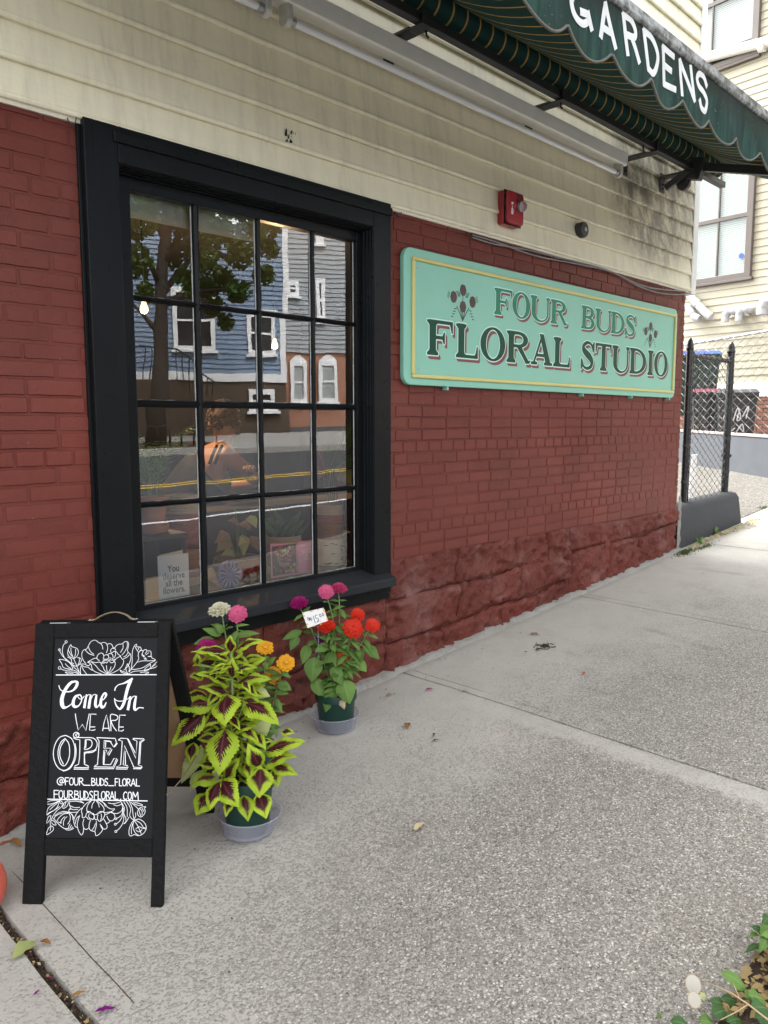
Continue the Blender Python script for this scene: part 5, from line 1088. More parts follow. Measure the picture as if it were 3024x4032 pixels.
def zin_leaves(root, pts, r, d, nrange, size, matn='zinnia_leaf', t0=.02, t1=.95):
    n = rnd.randint(*nrange); ph = rnd.uniform(0, 3)
    for k in range(n):
        f = t0+(t1-t0)*(k+.3)/n; i = f*(len(pts)-1); j = min(int(i), len(pts)-2); P = Vector(pts[j]).lerp(Vector(pts[j+1]), i-j); T_ = (Vector(pts[j+1])-Vector(pts[j])).normalized(); a = T_.orthogonal().normalized(); b = T_.cross(a)
        for s_ in (0, 1):
            th = ph+k*1.57+s_*math.pi+rnd.uniform(-.3, .3); dr = (a*math.cos(th)+b*math.sin(th)); L = size*rnd.uniform(.75, 1.2)*(1-.35*f)
            tip = P+dr*L*.85+Vector((0, 0, L*rnd.uniform(-.75, .30)))
            leaf('leaf', root, matn, P, tip, L*.42, Vector((0, 0, .7))+dr*.7+TOC*.25, bend=.12, fold=.30, n=7, mm=2, pw=.80, wave=.015, seed=k)
def zinnia(root, c, rim_, h, fl_specs, d, lsize, nl, hidden=()):
    for sp in fl_specs:
        px_, py_, r_, mt, dd, face, den = sp; tip = flower(root, px_, py_, r_, mt, d-dd, face, den)
        base = Vector(c)+Vector((rnd.uniform(-.5, .5)*rim_, rnd.uniform(-.5, .5)*rim_, h*.88)); pts = []
        for k in range(9):
            f = k/8; p = base.lerp(tip, f); p += Vector((0, 0, 1))*.03*math.sin(math.pi*f)*.5+RT*(.012*fn((f*3, px_*.01, 1), 1, 2)); pts.append(p)
        m = MB(); m.tube(pts, [.0042-.0016*k/8 for k in range(9)], 6); m.build('stem', MAT['stem'], root, smooth=True)
        zin_leaves(root, pts, 0, d, nl, lsize)
# right-hand pot against the wall
zp = ong(*c7(1200, 1148)); zd = (Vector((zp.x-CAM.x, zp.y-CAM.y, 0))).normalized(); d0 = dep(zp)
rb2 = pxm(215, d0)/2; rim2 = pxm(268, d0)/2
ZP = Vector((zp.x, zp.y, 0))+zd*rb2*.9; ZP.z = gz(ZP.x, ZP.y)+.006; zdp = dep(ZP+Vector((0, 0, .3)))
saucer((ZP.x, ZP.y, gz(ZP.x, ZP.y)+.003), rb2*1.15, rb2*1.50, .075, 'clear plastic saucer under the red and pink zinnia pot by the wall', (-.010, .0))
zr_ = thing('potted_zinnia', ZP, 'zinnia in green pot with red, pink and magenta blooms and a price card', 'potted plant', 'zinnias for sale')
pot(zr_, ZP, rb2, rim2, .175)
zinnia(zr_, ZP, rim2, .175, [(1135,218,52,'petal_pink',.04,(.9,.55,0),1),(1217,197,56,'petal_rose',.0,(.35,.95,.1),1),(958,292,62,'petal_magenta',.02,(.45,.9,-.1),1),(1137,442,62,'petal_red',.07,(.45,.9,-.05),1),(1312,456,68,'petal_red',.07,(.95,.45,.0),1),(1342,365,48,'petal_red',.01,(.7,.7,.15),1),(1440,436,50,'petal_red',.04,(.85,.5,.2),1),(1085,525,36,'petal_purple',-.02,(.6,.6,.4),1),(1250,645,62,'petal_orange',.01,(.8,.5,.1),1)], zdp, .105, (11, 12))
for a, b, c, d, wd, dd in ((1180,830,1130,1005,105,.07),(1245,790,1290,950,140,.09),(1300,760,1400,560,60,.03),(1060,640,1040,810,130,.05),(1150,560,1060,610,70,.06),(1200,620,1120,680,80,.07),(1390,560,1485,660,75,.04),(1060,780,1110,910,100,.05),(1300,880,1330,850,40,.02),(1330,660,1400,740,80,.05),(980,470,845,530,60,.02),(1270,900,1310,870,50,.05),(950,500,900,600,70,.03),(1020,560,980,690,80,.03),(1180,700,1240,830,90,.08)):
    leaf('leaf', zr_, 'zinnia_leaf', atd(*c7(a, b), zdp-dd+.03), atd(*c7(c, d), zdp-dd), pxm(wd, zdp)*1.05, TOC+Vector((0, 0, .6)), bend=.1, fold=.22, n=8, mm=2, pw=.8, wave=.012, seed=a)
leaf('dry_leaf', zr_, 'dead_leaf', atd(*c7(1225, 900), zdp-.06), atd(*c7(1255, 985), zdp-.095), pxm(60, zdp), TOC+Vector((0, 0, .2)), bend=.15, fold=.6, n=8, wave=.04)
# price card on a clear stake
cc = [atd(*c7(*q), zdp-.085) for q in ((978, 352), (1118, 320), (1146, 405), (1014, 453))]
plain('card_white', (.80, .80, .80), .6, .05, 60, .05); plain('ink', (.02, .02, .025), .6, .1); plain('card_orange', (.75, .38, .16), .6, .4, 60, .05)
pc_ = thing('price_card', (cc[2]+cc[3])/2-Vector((0, 0, .17)), 'white price card reading $15.00 among the red zinnias', 'price card')
cn = (cc[1]-cc[0]).cross(cc[3]-cc[0]).normalized(); cn = cn if cn.dot(TOC) > 0 else -cn
m = MB(); m.prism(cc if (cc[1]-cc[0]).cross(cc[2]-cc[1]).dot(cn) < 0 else cc[::-1], cn*.0012); m.build('card', MAT['card_white'], pc_)
cmap = lambda u, v, h=.0013: cc[0]+(cc[1]-cc[0])*u+(cc[3]-cc[0])*v+cn*h
m = MB()
for p in ([(.16,.35),(.30,.62)],[(.18,.58),(.28,.38)],[(.12,.45),(.33,.45)],[(.14,.53),(.34,.52)],[(.43,.35),(.41,.80)],[(.62,.34),(.52,.36),(.51,.52),(.60,.55),(.58,.74),(.48,.78)],[(.65,.74),(.66,.75)],[(.74,.32),(.70,.42),(.74,.52),(.78,.42),(.74,.32)],[(.87,.30),(.83,.40),(.87,.50),(.91,.40),(.87,.30)]): m.ribbon([cmap(*q) for q in (cr(p, 4) if len(p) > 2 else p)], cn, .0026, .0004)
m.build('writing', MAT['ink'], pc_)
m = MB()
for k in range(26):
    e_ = k % 4; u = rnd.random(); q = [(u, .04), (.97, u), (u, .95), (.03, u)][e_]; m.ribbon([cmap(q[0]-.02, q[1]), cmap(q[0]+.03, q[1]+.015)], cn, rnd.uniform(.002, .006), .0003)
m.build('card_border', MAT['card_orange'], pc_)
m = MB(); A_ = (cc[2]+cc[3])/2+cn*.0005; m.tube([A_+Vector((0, 0, .02)), A_-Vector((0, 0, .17))-TOC*.05], .0022, 6); m.build('stake', MAT['clear_plastic'], pc_)
# zinnia behind the coleus
ZB = CP+cdv*.26+Vector((RT.x, RT.y, 0))*.015; ZB.z = gz(ZB.x, ZB.y)+.004; bdp = dep(ZB+Vector((0, 0, .4)))
zb2 = thing('potted_zinnia', ZB, 'zinnia with white, pink and yellow blooms standing behind the coleus', 'potted plant', 'zinnias for sale')
pot(zb2, ZB, .078, .095, .18)
zinnia(zb2, ZB, .09, .18, [(440,338,74,'petal_white',.03,(.35,.95,.0),1),(558,362,62,'petal_pink',.05,(.9,.5,.05),1),(350,576,68,'petal_magenta',.06,(.75,.65,-.1),1),(735,586,58,'petal_yellow',.06,(.6,.8,.1),0),(872,684,60,'petal_yellow',.04,(.75,.6,.2),0),(785,762,60,'petal_yellow',.0,(.7,.4,.6),0)], bdp, .105, (9, 10))
for a, b, c, d, wd, dd in ((450,500,325,455,55,.05),(470,480,410,430,55,.05),(540,500,705,488,50,.05),(400,520,268,560,60,.04),(480,440,490,430,30,.04),(820,810,910,860,70,.05),(800,860,890,885,50,.05),(840,730,900,780,40,.05),(740,700,810,640,50,.04),(760,1080,835,1105,60,.02),(540,440,635,432,22,.05)):
    leaf('leaf', zb2, 'zinnia_leaf', atd(*c7(a, b), bdp-dd), atd(*c7(c, d), bdp-dd-.02), pxm(wd, bdp)*1.1, TOC+Vector((0, 0, .7)), bend=.1, fold=.22, n=8, mm=2, pw=.8, wave=.012, seed=a)
# ------------------------------------------------------------------ ALLEY: concrete curb, gate, low wall, fence, bins, house
plain('chain_wire', (.17, .165, .155), .5, .2, metal=.3); plain('charcoal_concrete', (.030, .033, .038), .75, .25, 6, .6, 45, bd=.008); plain('grey_wall', (.085, .092, .105), .8, .2, 5, .3, 60); plain('wall_cap', (.42, .33, .31), .8, .2, 9, .3)
ck = lambda x, y: (2500+x/1.58, 900+y/1.58)
BK0, BK1 = 6.635, 8.10
zt0 = onw(*ck(285, 1735), .0).z; zt1 = onw(*ck(585, 1650), .0).z; print('block top', zt0, zt1, gz(BK0, 0), gz(BK1, 0))
m = MB(); n = 16
for i in range(n+1):
    x = BK0+(BK1-BK0)*i/n; f = i/n; zt_ = zt0+(zt1-zt0)*f; b_ = -.012 if i not in (0,) else .0
    for y, z in ((-.005, gz(x, 0)-.1), (.0, gz(x, 0)), (.022, zt_-.05), (.05, zt_-.012), (.09, zt_), (.20, zt_-.003), (.26, zt_-.04), (.29, gz(x, 0)-.1)):
        e = .05*(1 if i == n else 0)*max(0, min(1, (z-gz(x, 0))/.3)); m.v.append((x-e, y+.004*fn((x*4, z*5, 2), 1, 3), z+.005*fn((x*3, y*9, 4), 1, 3)))
for i in range(n):
    for k in range(7): m.f.append((i*8+k, (i+1)*8+k, (i+1)*8+k+1, i*8+k+1)); m.m.append(0)
m.f += [tuple(range(8)), tuple(n*8+k for k in range(8))[::-1]]; m.m += [0, 0]
blk = m.build('concrete_curb', MAT['charcoal_concrete'], label='low charcoal painted concrete curb at the shop corner beneath the black gate', cat='curb', auto=50)
m = MB(); N_ = 30
for i in range(N_+1):
    z = gz(6.6, 0)-.02+.50*i/N_; m.v += [(6.583+.004*fn((z*20, 1, 1), 1, 2), -.010, z), (6.605+.01*fn((z*13, 1, 3), 1, 3), -.028+.012*fn((z*9, 5, 3), 1, 3), z), (6.638+.008*fn((z*14, 4, 3), 1, 3), -.004, z)]
    if i: a = (i-1)*3; b = i*3; m.f += [(a, a+1, b+1, b), (a+1, a+2, b+2, b+1)]; m.m += [0, 0]
m.build('mortar_seam', MAT['fillet'], sidewalk, smooth=True)
gate = thing('chain_link_gate', (7.3, .14, zt0), 'black chain-link fence panel between two capped black posts on the charcoal curb', 'fence')
GYP = .13
p1 = onw(*ck(318, 1200), GYP).x; p2_ = onw(*ck(578, 1200), GYP).x; zp1 = onw(*ck(318, 672), GYP).z; zp2 = onw(*ck(598, 702), GYP).z; print('posts', p1, p2_, zp1, zp2)
for x, zt_, zb_, r_ in ((p1+.02, zp1, zt0-.02, .029), (p2_, zp2, zt1-.02, .035)):
    m = MB(); m.tube([(x, GYP, zb_), (x, GYP, zt_-.11)], r_, 14); po = m.build('post', MAT['black_gloss'], gate, smooth=True, auto=40)
    m = MB(); m.lathe([(r_*1.12, 0), (r_*1.16, .02), (r_*1.05, .024), (r_*1.0, .05), (r_*.72, .085), (r_*.30, .108), (.002, .112)], (x, GYP, zt_-.112), 14); m.build('post_cap', MAT['black_gloss'], po, smooth=True)
    for z in (zb_+.22, zb_+.55, zb_+.85, zb_+1.1):
        if z < zt_-.15: m = MB(); m.lathe([(r_*1.12, -.012), (r_*1.12, .012)], (x, GYP, z), 14); m.box((x-r_*1.6 if x > 7 else x+r_, GYP-.008, z-.012), (x-r_ if x > 7 else x+r_*1.6, GYP+.008, z+.012)); m.build('tension_band', MAT['dark_steel'], po, auto=40)
for zc in (onw(*ck(600, 1020), GYP).z, onw(*ck(580, 1412), GYP).z):
    m = MB(); m.lathe([(.050, -.014), (.050, .014)], (p2_, GYP, zc), 14); m.box((p2_+.03, GYP-.012, zc-.02), (p2_+.085, GYP+.012, zc+.004)); m.lathe([(.010, 0), (.010, .06)], (p2_+.07, GYP, zc-.01), 8); m.build('hinge_pin', MAT['black_gloss'], gate, auto=40)
zr1 = onw(*ck(450, 805), GYP).z
m = MB(); m.tube([(p1, GYP, zr1), (p2_, GYP, zr1)], .021, 10); m.build('top_rail', MAT['black_gloss'], gate, smooth=True, auto=40)
m = MB(); m.tube([(p1+.075, GYP-.01, zt0), (p1+.075, GYP-.01, zr1+.04)], .008, 6); m.build('tension_bar', MAT['dark_steel'], gate, smooth=True); m = MB(); m.tube([(p2_-.07, GYP-.01, zt1+.0), (p2_-.07, GYP-.01, zr1+.04)], .008, 6); m.build('tension_bar', MAT['dark_steel'], gate, smooth=True)
def chain(P0, U, V, wd, ht, pitch, r, sag=0):
    m = MB(); N_ = U.cross(V); nx = int(wd/pitch); nz = int(ht/(pitch*.5)); dx = pitch*1.03
    for i in range(nx+1):
        pts = []
        for j in range(nz+1):
            s_ = 1 if (j+i) % 2 else -1; pts.append(P0+U*(i*pitch+s_*dx*.5*1.0)+V*(j*pitch*.62)+N_*(r*.8*s_))
        m.tube(pts, r, 4, False)
    return m
hz = (zr1+.05-zt0); m = chain(Vector((p1+.07, GYP-.022, zt0-.005)), Vector((1, 0, (zt1-zt0)/(BK1-BK0)*.0)), Vector((0, 0, 1)), p2_-p1-.14, hz/.62*.5*1.0, .062, .0030)
m.build('chain_mesh', MAT['black_gloss'], gate, kind='stuff')
# low grey wall carrying a galvanised fence
LA = ong(*ck(828, 1548)); LB = ong(*ck(330, 1460)); ld = (LB-LA); ld.z = 0; LL = ld.length; ld.normalize(); ln = Vector((-ld.y, ld.x, 0)); ln = ln if ln.dot(LA-CAM) > 0 else -ln
LA2 = LA-ld*3.5; LB2 = LB+ld*2.5
lt1 = onp(*ck(828, 1303), LA, ln).z; lt2 = onp(*ck(340, 1268), LA, ln).z; sl_ = (lt2-lt1)/LL; print('low wall', LA, LB, lt1, lt2)
def lw(s, t, z): p = LA+ld*s+ln*t; return Vector((p.x, p.y, z))
topz = lambda s: lt1+sl_*s
m = MB(); m.prism([lw(-3.5, 0, -.2), lw(LL+2.5, 0, -.2), lw(LL+2.5, 0, topz(LL+2.5)), lw(-3.5, 0, topz(-3.5))], ln*.22)
lwall = thing('low_wall', lw(0, 0, gz(LA.x, LA.y)), 'low grey painted retaining wall behind the alley under the silver fence', 'wall'); m.build('wall_face', MAT['grey_wall'], lwall, bevel=.01)
m = MB(); m.prism([lw(-3.5, -.012, topz(-3.5)+.001), lw(LL+2.5, -.012, topz(LL+2.5)+.001), lw(LL+2.5, -.012, topz(LL+2.5)+.03), lw(-3.5, -.012, topz(-3.5)+.03)], ln*.25); m.build('coping', MAT['wall_cap'], lwall, bevel=.005)
gf = thing('silver_fence', lw(1, .1, topz(1)), 'galvanised chain-link fence with top rail in front of the yellow house', 'fence')
ft = onp(*ck(828, 636), lw(0, .1, 0), ln).z; ft2 = onp(*ck(320, 632), lw(0, .1, 0), ln).z; print('fence', ft, ft2)
m = MB(); m.tube([lw(-3.5, .1, ft+(ft-ft2)/LL*3.5*0), lw(LL+2.5, .1, ft)], .022, 10); m.build('top_rail', MAT['galv'], gf, smooth=True)
for s_ in (-2.6, LL+.6): m = MB(); m.tube([lw(s_, .1, topz(s_)-.05), lw(s_, .1, ft+.05)], .028, 10); m.build('post', MAT['galv'], gf, smooth=True)
m = chain(lw(-3.4, .075, topz(0)-.0), ld, Vector((0, 0, 1)), LL+5.8, (ft+.06-topz(0))/.62*.5, .105, .0034); m.build('chain_mesh', MAT['chain_wire'], gf, kind='stuff')
# wheelie bins behind the wall
plain('bin_green', (.020, .045, .036), .5, .2, 8, .1); plain('bin_black', (.025, .027, .030), .5, .2, 8, .1); plain('lid_blue', (.035, .085, .42), .45, .15, 8, .1); plain('lid_red', (.20, .035, .06), .45, .15, 8, .1); plain('lid_black', (.05, .052, .056), .5, .2, 8, .1); plain('tag_paint', (.55, .56, .58), .6, .1)
def bin_(cx, cy, z0, W, Dp, H, rz, body, lid, label, tagged=False):
    th = thing('wheelie_bin', (cx, cy, z0), label, 'bin', 'bins behind the alley fence'); c, s = math.cos(rz), math.sin(rz)
    T_ = lambda x, y, z: Vector((cx+c*x-s*y, cy+s*x+c*y, z0+z)); m = MB(); v = []
    for f, k, h in ((.80, .78, .06), (.97, .97, H*.90), (1.04, 1.04, H*.905), (1.04, 1.04, H*.96)):
        v += [T_(-W/2*f, -Dp/2*k, h), T_(W/2*f, -Dp/2*k, h), T_(W/2*f, Dp/2*k, h), T_(-W/2*f, Dp/2*k, h)]
    fs = [(3, 2, 1, 0)]+[(a*4+k, a*4+(k+1) % 4, a*4+4+(k+1) % 4, a*4+4+k) for a in range(3) for k in range(4)]; m.add(v, fs); m.build('body', MAT[body], th, bevel=.02)
    m = MB(); m.add([T_(-W/2*1.08, -Dp/2*1.12, H*.962), T_(W/2*1.08, -Dp/2*1.12, H*.962), T_(W/2*1.08, Dp/2*1.08, H*.962), T_(-W/2*1.08, Dp/2*1.08, H*.962), T_(-W/2*.92, -Dp/2*.9, H*1.02), T_(W/2*.92, -Dp/2*.9, H*1.02), T_(W/2*.95, Dp/2, H*1.04), T_(-W/2*.95, Dp/2, H*1.04)], [(3, 2, 1, 0), (4, 5, 6, 7), (0, 1, 5, 4), (1, 2, 6, 5), (2, 3, 7, 6), (3, 0, 4, 7)]); m.build('lid', MAT[lid], th, bevel=.015)
    m = MB(); m.tube([T_(-W*.42, Dp/2*1.2, H*.93), T_(W*.42, Dp/2*1.2, H*.93)], .018, 8); m.build('handle', MAT['bin_black'], th, smooth=True)
    for x in (-W*.42, W*.42):
        m = MB(); m.lathe([(.11, -.025), (.11, .025)], T_(x, Dp*.40, .11), 16, ax=(c, s, 0)); m.build('wheel', MAT['black_gloss'], th, auto=40)
    if tagged:
        m = MB()
        for p in ([(.1,.5),(.2,.75),(.25,.45),(.35,.8)],[(.4,.5),(.5,.8),(.6,.55),(.5,.5),(.55,.75)],[(.15,.2),(.3,.35),(.25,.15),(.45,.3)],[(.5,.2),(.65,.4),(.7,.2),(.6,.3)],[(.65,.6),(.8,.85),(.75,.55)]): m.ribbon([T_(-W/2*.90+W*.9*x, -Dp/2*(.80+.16*y)-.012, H*(.25+.6*y)) for x, y in cr(p, 4)], T_(0, -1, 0)-T_(0, 0, 0), .018, .002)
        m.build('graffiti', MAT['tag_paint'], th)
    return th
def behind(px_, py_, extra):
    P = onp(*ck(px_, py_), lw(0, extra, 0), ln); return P
def place_bin(x0, x1, ytop, extra, H, body, lid, label, tagged=False):
    A_, B_ = behind(x0, ytop, extra), behind(x1, ytop, extra); W = (B_-A_).length*.92; c = (A_+B_)/2; z0 = c.z-H*1.02
    # facing the camera side of the wall
    rz = math.atan2(-(c.x-CAM.x), (c.y-CAM.y))+R_(4); bin_(c.x, c.y, z0, W, W*1.05, H, rz, body, lid, label, tagged)
place_bin(318, 474, 770, .55, 1.1, 'bin_green', 'lid_blue', 'green wheelie bin with a blue lid behind the black gate')
place_bin(405, 565, 1000, .50, 1.0, 'bin_black', 'lid_red', 'black wheelie bin with a dark red lid seen through the gate mesh')
place_bin(560, 716, 1003, .50, 1.0, 'bin_black', 'lid_black', 'black wheelie bin with white graffiti right of the gate', True)
# white board leaning inside the gate
A_ = onw(*ck(325, 1500), .75); m = MB(); m.obox((A_.x+.15, .75, gz(A_.x, .75)+.30), (.10, .02, 0), (0, .012, 0), (.03, 0, .31)); m.build('white_board', MAT['white_trim'], label='white board standing upright just inside the gate by the shop corner', cat='board', bevel=.004)
# yellow clapboard house
hdv = Vector((math.sin(R_(7.5)), math.cos(R_(7.5)), 0)); hnv = Vector((-hdv.y, hdv.x, 0)); HP = Vector((14.3, 1.5, 0))
house = thing('clapboard_house', (15, 3, gz(14, 3)), 'pale yellow clapboard house with brown windows and white vent pipes across the alley', 'house')
def hp_(px_, py_, off=0): return onp(px_, py_, HP+hnv*off, hnv)
def hs_(P): return (P-HP).dot(hdv)
def H_(s, z, off=0): p = HP+hdv*s+hnv*off; return Vector((p.x, p.y, z))
S0, S1 = -6, 12
zsk = hp_(*ck(760, 1045)).z; zsk2 = hp_(*ck(760, 955)).z; print('house skirt', zsk, zsk2)
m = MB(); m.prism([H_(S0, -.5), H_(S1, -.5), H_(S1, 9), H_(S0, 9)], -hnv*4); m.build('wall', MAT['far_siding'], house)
EXP = .128; k = 0; z = zsk2
wins = []
for nm, (x0, y0, x1, y1) in (('low', (2700, 560, 2962, 1090)), ('up', (2640, -330, 2992, 215))):
    a = hp_(x0, y1); b = hp_(x1, y1); c = hp_(x1, y0); wins.append((hs_(b), hs_(a), b.z, c.z)); print('win', nm, wins[-1])
while z < 8.8:
    m = MB(); a = []
    for s_, t_ in ((S0, 1), (S1, 1)):
        a += [H_(s_, z, .004), H_(s_, z-.002, .022), H_(s_, z+EXP+.006, .006)]
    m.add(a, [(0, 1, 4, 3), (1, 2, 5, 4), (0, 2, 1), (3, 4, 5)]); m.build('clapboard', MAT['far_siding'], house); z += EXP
m = MB(); m.prism([H_(S0, zsk, .004), H_(S1, zsk, .004), H_(S1, zsk2-.004, .004), H_(S0, zsk2-.004, .004)], hnv*.03); m.build('skirt_board', MAT['white_trim'], house)
plain('old_brick', (.20, .085, .058), .85, .3, 9, .4, 60, rnd_=.0); plain('mortar', (.30, .26, .22), .9, .2)
m = MB(); zz = zsk-.07; r = 0
while zz > -.1:
    s_ = S0+(.11 if r % 2 else 0)
    while s_ < 4:
        m.obox(H_(s_+.1, zz+.03, .012), hdv*.098, Vector((0, 0, .028)), hnv*.012); s_ += .212
    zz -= .068; r += 1
m.build('foundation_bricks', MAT['old_brick'], house, kind='stuff')
plain('pane_back', (.05, .06, .058), .8, .2); plain('brown_frame', (.115, .095, .085), .45, .15, 6, .05); t = NT('house_glass'); t.set(col=(.25, .31, .30), rough=.08, spec=.7); plain('blind_slat', (.24, .29, .27), .5, .05, 4, 0)
t = NT('far_glass'); tr = t.node('ShaderNodeBsdfTransparent'); gl = t.node('ShaderNodeBsdfGlossy'); mx = t.node('ShaderNodeMixShader'); gl.inputs['Roughness'].default_value = .02; mx.inputs[0].default_value = .07; t.l.new(tr.outputs[0], mx.inputs[1]); t.l.new(gl.outputs[0], mx.inputs[2]); t.l.new(mx.outputs[0], t.out.inputs[0])
for wi, (s0, s1, z0, z1) in enumerate(wins):
    fw_ = .11; m = MB()
    bar = lambda a, b, c, d, o0, o1: m.obox(H_((a+b)/2, (c+d)/2, (o0+o1)/2), hdv*(abs(b-a)/2), Vector((0, 0, (d-c)/2)), hnv*((o1-o0)/2))
    bar(s0, s0+fw_, z0, z1, .0, .09); bar(s1-fw_, s1, z0, z1, .0, .09); bar(s0+fw_, s1-fw_, z0, z0+fw_*.8, .0, .088); bar(s0+fw_, s1-fw_, z1-fw_, z1, .0, .088); bar(s0-.03, s1+.03, z0-.05, z0, .0, .09)
    wd = m.build('window', MAT['brown_frame'], house, bevel=.006); zm = z0+(z1-z0)*.47 if wi == 0 else z0+(z1-z0)*.5
    m = MB(); bar(s0+fw_, s1-fw_, zm-.03, zm+.03, .03, .075); bar((s0+s1)/2-.012, (s0+s1)/2+.012, z0+fw_*.8, zm-.03, .03, .07); bar((s0+s1)/2-.012, (s0+s1)/2+.012, zm+.03, z1-fw_, .03, .07); m.build('sash_bar', MAT['brown_frame'], wd)
    m = MB(); zz = z0+fw_*.8
    while zz < z1-fw_:
        if wi == 0 or zz > z0+.30: m.add([H_(s0+fw_, zz, .040), H_(s1-fw_, zz, .040), H_(s1-fw_, zz+.030, .031), H_(s0+fw_, zz+.030, .031)], [(0, 1, 2, 3)])
        zz += .032
    m.build('blind', MAT['blind_slat'], wd)
    m = MB(); m.add([H_(s0+fw_, z0+.02, .052), H_(s1-fw_, z0+.02, .052), H_(s1-fw_, z1-.02, .052), H_(s0+fw_, z1-.02, .052)], [(0, 1, 2, 3)]); m.build('pane', MAT['far_glass'], wd)
    m = MB(); m.add([H_(s0+.05, z0+.02, .028), H_(s1-.05, z0+.02, .028), H_(s1-.05, z1-.02, .028), H_(s0+.05, z1-.02, .028)], [(0, 1, 2, 3)]); m.build('dark_room', MAT['pane_back'], wd)
    if wi == 0:
        P = hp_(*ck(662, 170), .0535); m2 = MB(); m2.lathe([(.045, 0), (.045, .001)], P, 20, ax=hnv); m2.build('round_sticker', MAT['lid_blue'], wd)
plain('pvc', (.46, .46, .47), .35, .04, 5, 0)
for pp, r_ in (([(322, 420), (345, 425), (440, 525), (475, 548)], .070), ([(312, 492), (335, 500), (372, 548), (402, 560)], .066), ([(622, 515), (585, 515), (565, 545), (560, 582)], .064), ([(695, 505), (668, 505), (650, 530), (645, 575)], .062), ([(850, 440), (815, 455), (795, 490), (790, 535)], .09)):
    P = [hp_(*ck(x, y), .16) for x, y in cr(pp, 5)]; P = [P[0]-hnv*.16]+P; m = MB(); m.tube(P, r_, 14); v_ = m.build('vent_pipe', MAT['pvc'], house, smooth=True, auto=50)
    m = MB(); a = P[len(P)//2]; b = P[len(P)//2+1]; d = (b-a).normalized(); m.tube([a-d*.05, a+d*.05], r_*1.10, 14); m.build('pipe_collar', MAT['pvc'], v_, smooth=True, auto=50)
P = [hp_(2640, 265, .12), hp_(3300, 90, .12)]; m = MB(); m.tube(P, .085, 14); dp = m.build('downpipe', MAT['white_metal'], house, smooth=True, auto=50)
a = hp_(3002, 180, .12); d = (P[1]-P[0]).normalized(); m = MB(); m.tube([a-d*.05, a+d*.05], .10, 14); m.build('pipe_bracket', MAT['white_metal'], dp, auto=50)
# ------------------------------------------------------------------ SHOP INTERIOR seen through the window
plain('roller_blind', (.42, .41, .38), .8, .08); plain('room_wall', (.10, .085, .07), .9, .2, 3, .1); plain('room_dark', (.030, .028, .027), .8, .3, 4, .1); plain('ledge', (.07, .065, .06), .6, .2)
m = MB(); IX_0, IX_1, IY0, IY1, IZ0, IZ1 = .3, 6.2, .26, 4.6, .05, 3.0
v = [(IX_0, IY0, IZ0), (IX_1, IY0, IZ0), (IX_1, IY1, IZ0), (IX_0, IY1, IZ0), (IX_0, IY0, IZ1), (IX_1, IY0, IZ1), (IX_1, IY1, IZ1), (IX_0, IY1, IZ1)]
m.add(v, [(0, 1, 2, 3), (7, 6, 5, 4), (3, 2, 6, 7), (1, 5, 6, 2), (0, 3, 7, 4)]); m.build('shop_interior', MAT['room_dark'], shop)
m = MB(); m.box((WX0+.03, .10, ZS-.80), (WX1-.03, .62, ZS-.765)); m.build('display_ledge', MAT['ledge'], shop)
LZ = ZS-.765
m = MB(); m.box((1.50, .112, onw(760, 905, .112).z), (onw(1000, 905, .112).x, .116, ZS+1.0)); m.build('window_blind', MAT['roller_blind'], shop)
t = NT('bulb_glow'); t.set(col=(1, .8, .5), ecol=(1, .58, .24), estr=.6)
def bulb(px_, py_, y_, label, power):
    P = onw(px_, py_, y_); th = thing('pendant_bulb', P, label, 'lamp', 'warm pendant bulbs inside the shop')
    m = MB(); m.lathe([(.004, .040), (.012, .034), (.016, .015), (.025, -.008), (.026, -.022), (.019, -.038), (.002, -.045)], P, 16); m.build('bulb', MAT['bulb_glow'], th, smooth=True)
    m = MB(); m.tube([P+Vector((0, 0, .05)), (P.x, P.y, IZ1)], .004, 6); m.lathe([(.020, .045), (.022, .05), (.022, .09), (.01, .1)], P, 12); m.build('cord', MAT['black_gloss'], th, smooth=True)
    l = bpy.data.lights.new('bulb_light', 'POINT'); l.energy = power; l.color = (1, .62, .30); l.shadow_soft_size = .04; lo = bpy.data.objects.new('bulb_light', l); COL.objects.link(lo); lo.parent = th; lo.location = (0, -.0, -.10)
bulb(567, 1206, 1.7, 'glowing warm pendant bulb behind the left column of panes', 9); bulb(1082, 1352, 2.2, 'glowing warm pendant bulb behind the third column of panes', 7)
plain('terracotta', (.38, .145, .075), .8, .15, 15, .3); plain('jute_light', (.42, .33, .22), .9, .2, 60, .6, 220); plain('jute_brown', (.30, .135, .055), .9, .2, 60, .6, 220); plain('jute_red', (.28, .075, .045), .9, .2, 60, .6, 220); plain('birch', (.60, .55, .46), .85, .3, 25, .5, 60); plain('stand_black', (.015, .015, .017), .6, .2)
def coil(prof_r, z0, z1, c, rr=.006):
    n = max(3, int((z1-z0)/(rr*2))); pr = []
    for k in range(n):
        z = z0+(z1-z0)*(k+.5)/n; R = prof_r((z-z0)/(z1-z0)); pr += [(R-.003, z-rr), (R+.002, z), (R-.003, z+rr)]
    return pr
def basket(c, R0, R1, h, bands, label, name='rope_basket'):
    th = thing(name, c, label, 'basket', 'coiled rope baskets in the window'); z = 0; prev = 0
    for f, matn in bands:
        m = MB(); r_ = lambda t_, a=prev, b=f: R0+(R1-R0)*(a+(b-a)*t_)+.012*math.sin(math.pi*(a+(b-a)*t_)); m.lathe(coil(r_, h*prev, h*f, c), c, 28, caps=(prev == 0)); m.build('rope_band', MAT[matn], th, smooth=True); prev = f
    return th
def base_on(px_, py_, y_): return onw(px_, py_, y_)
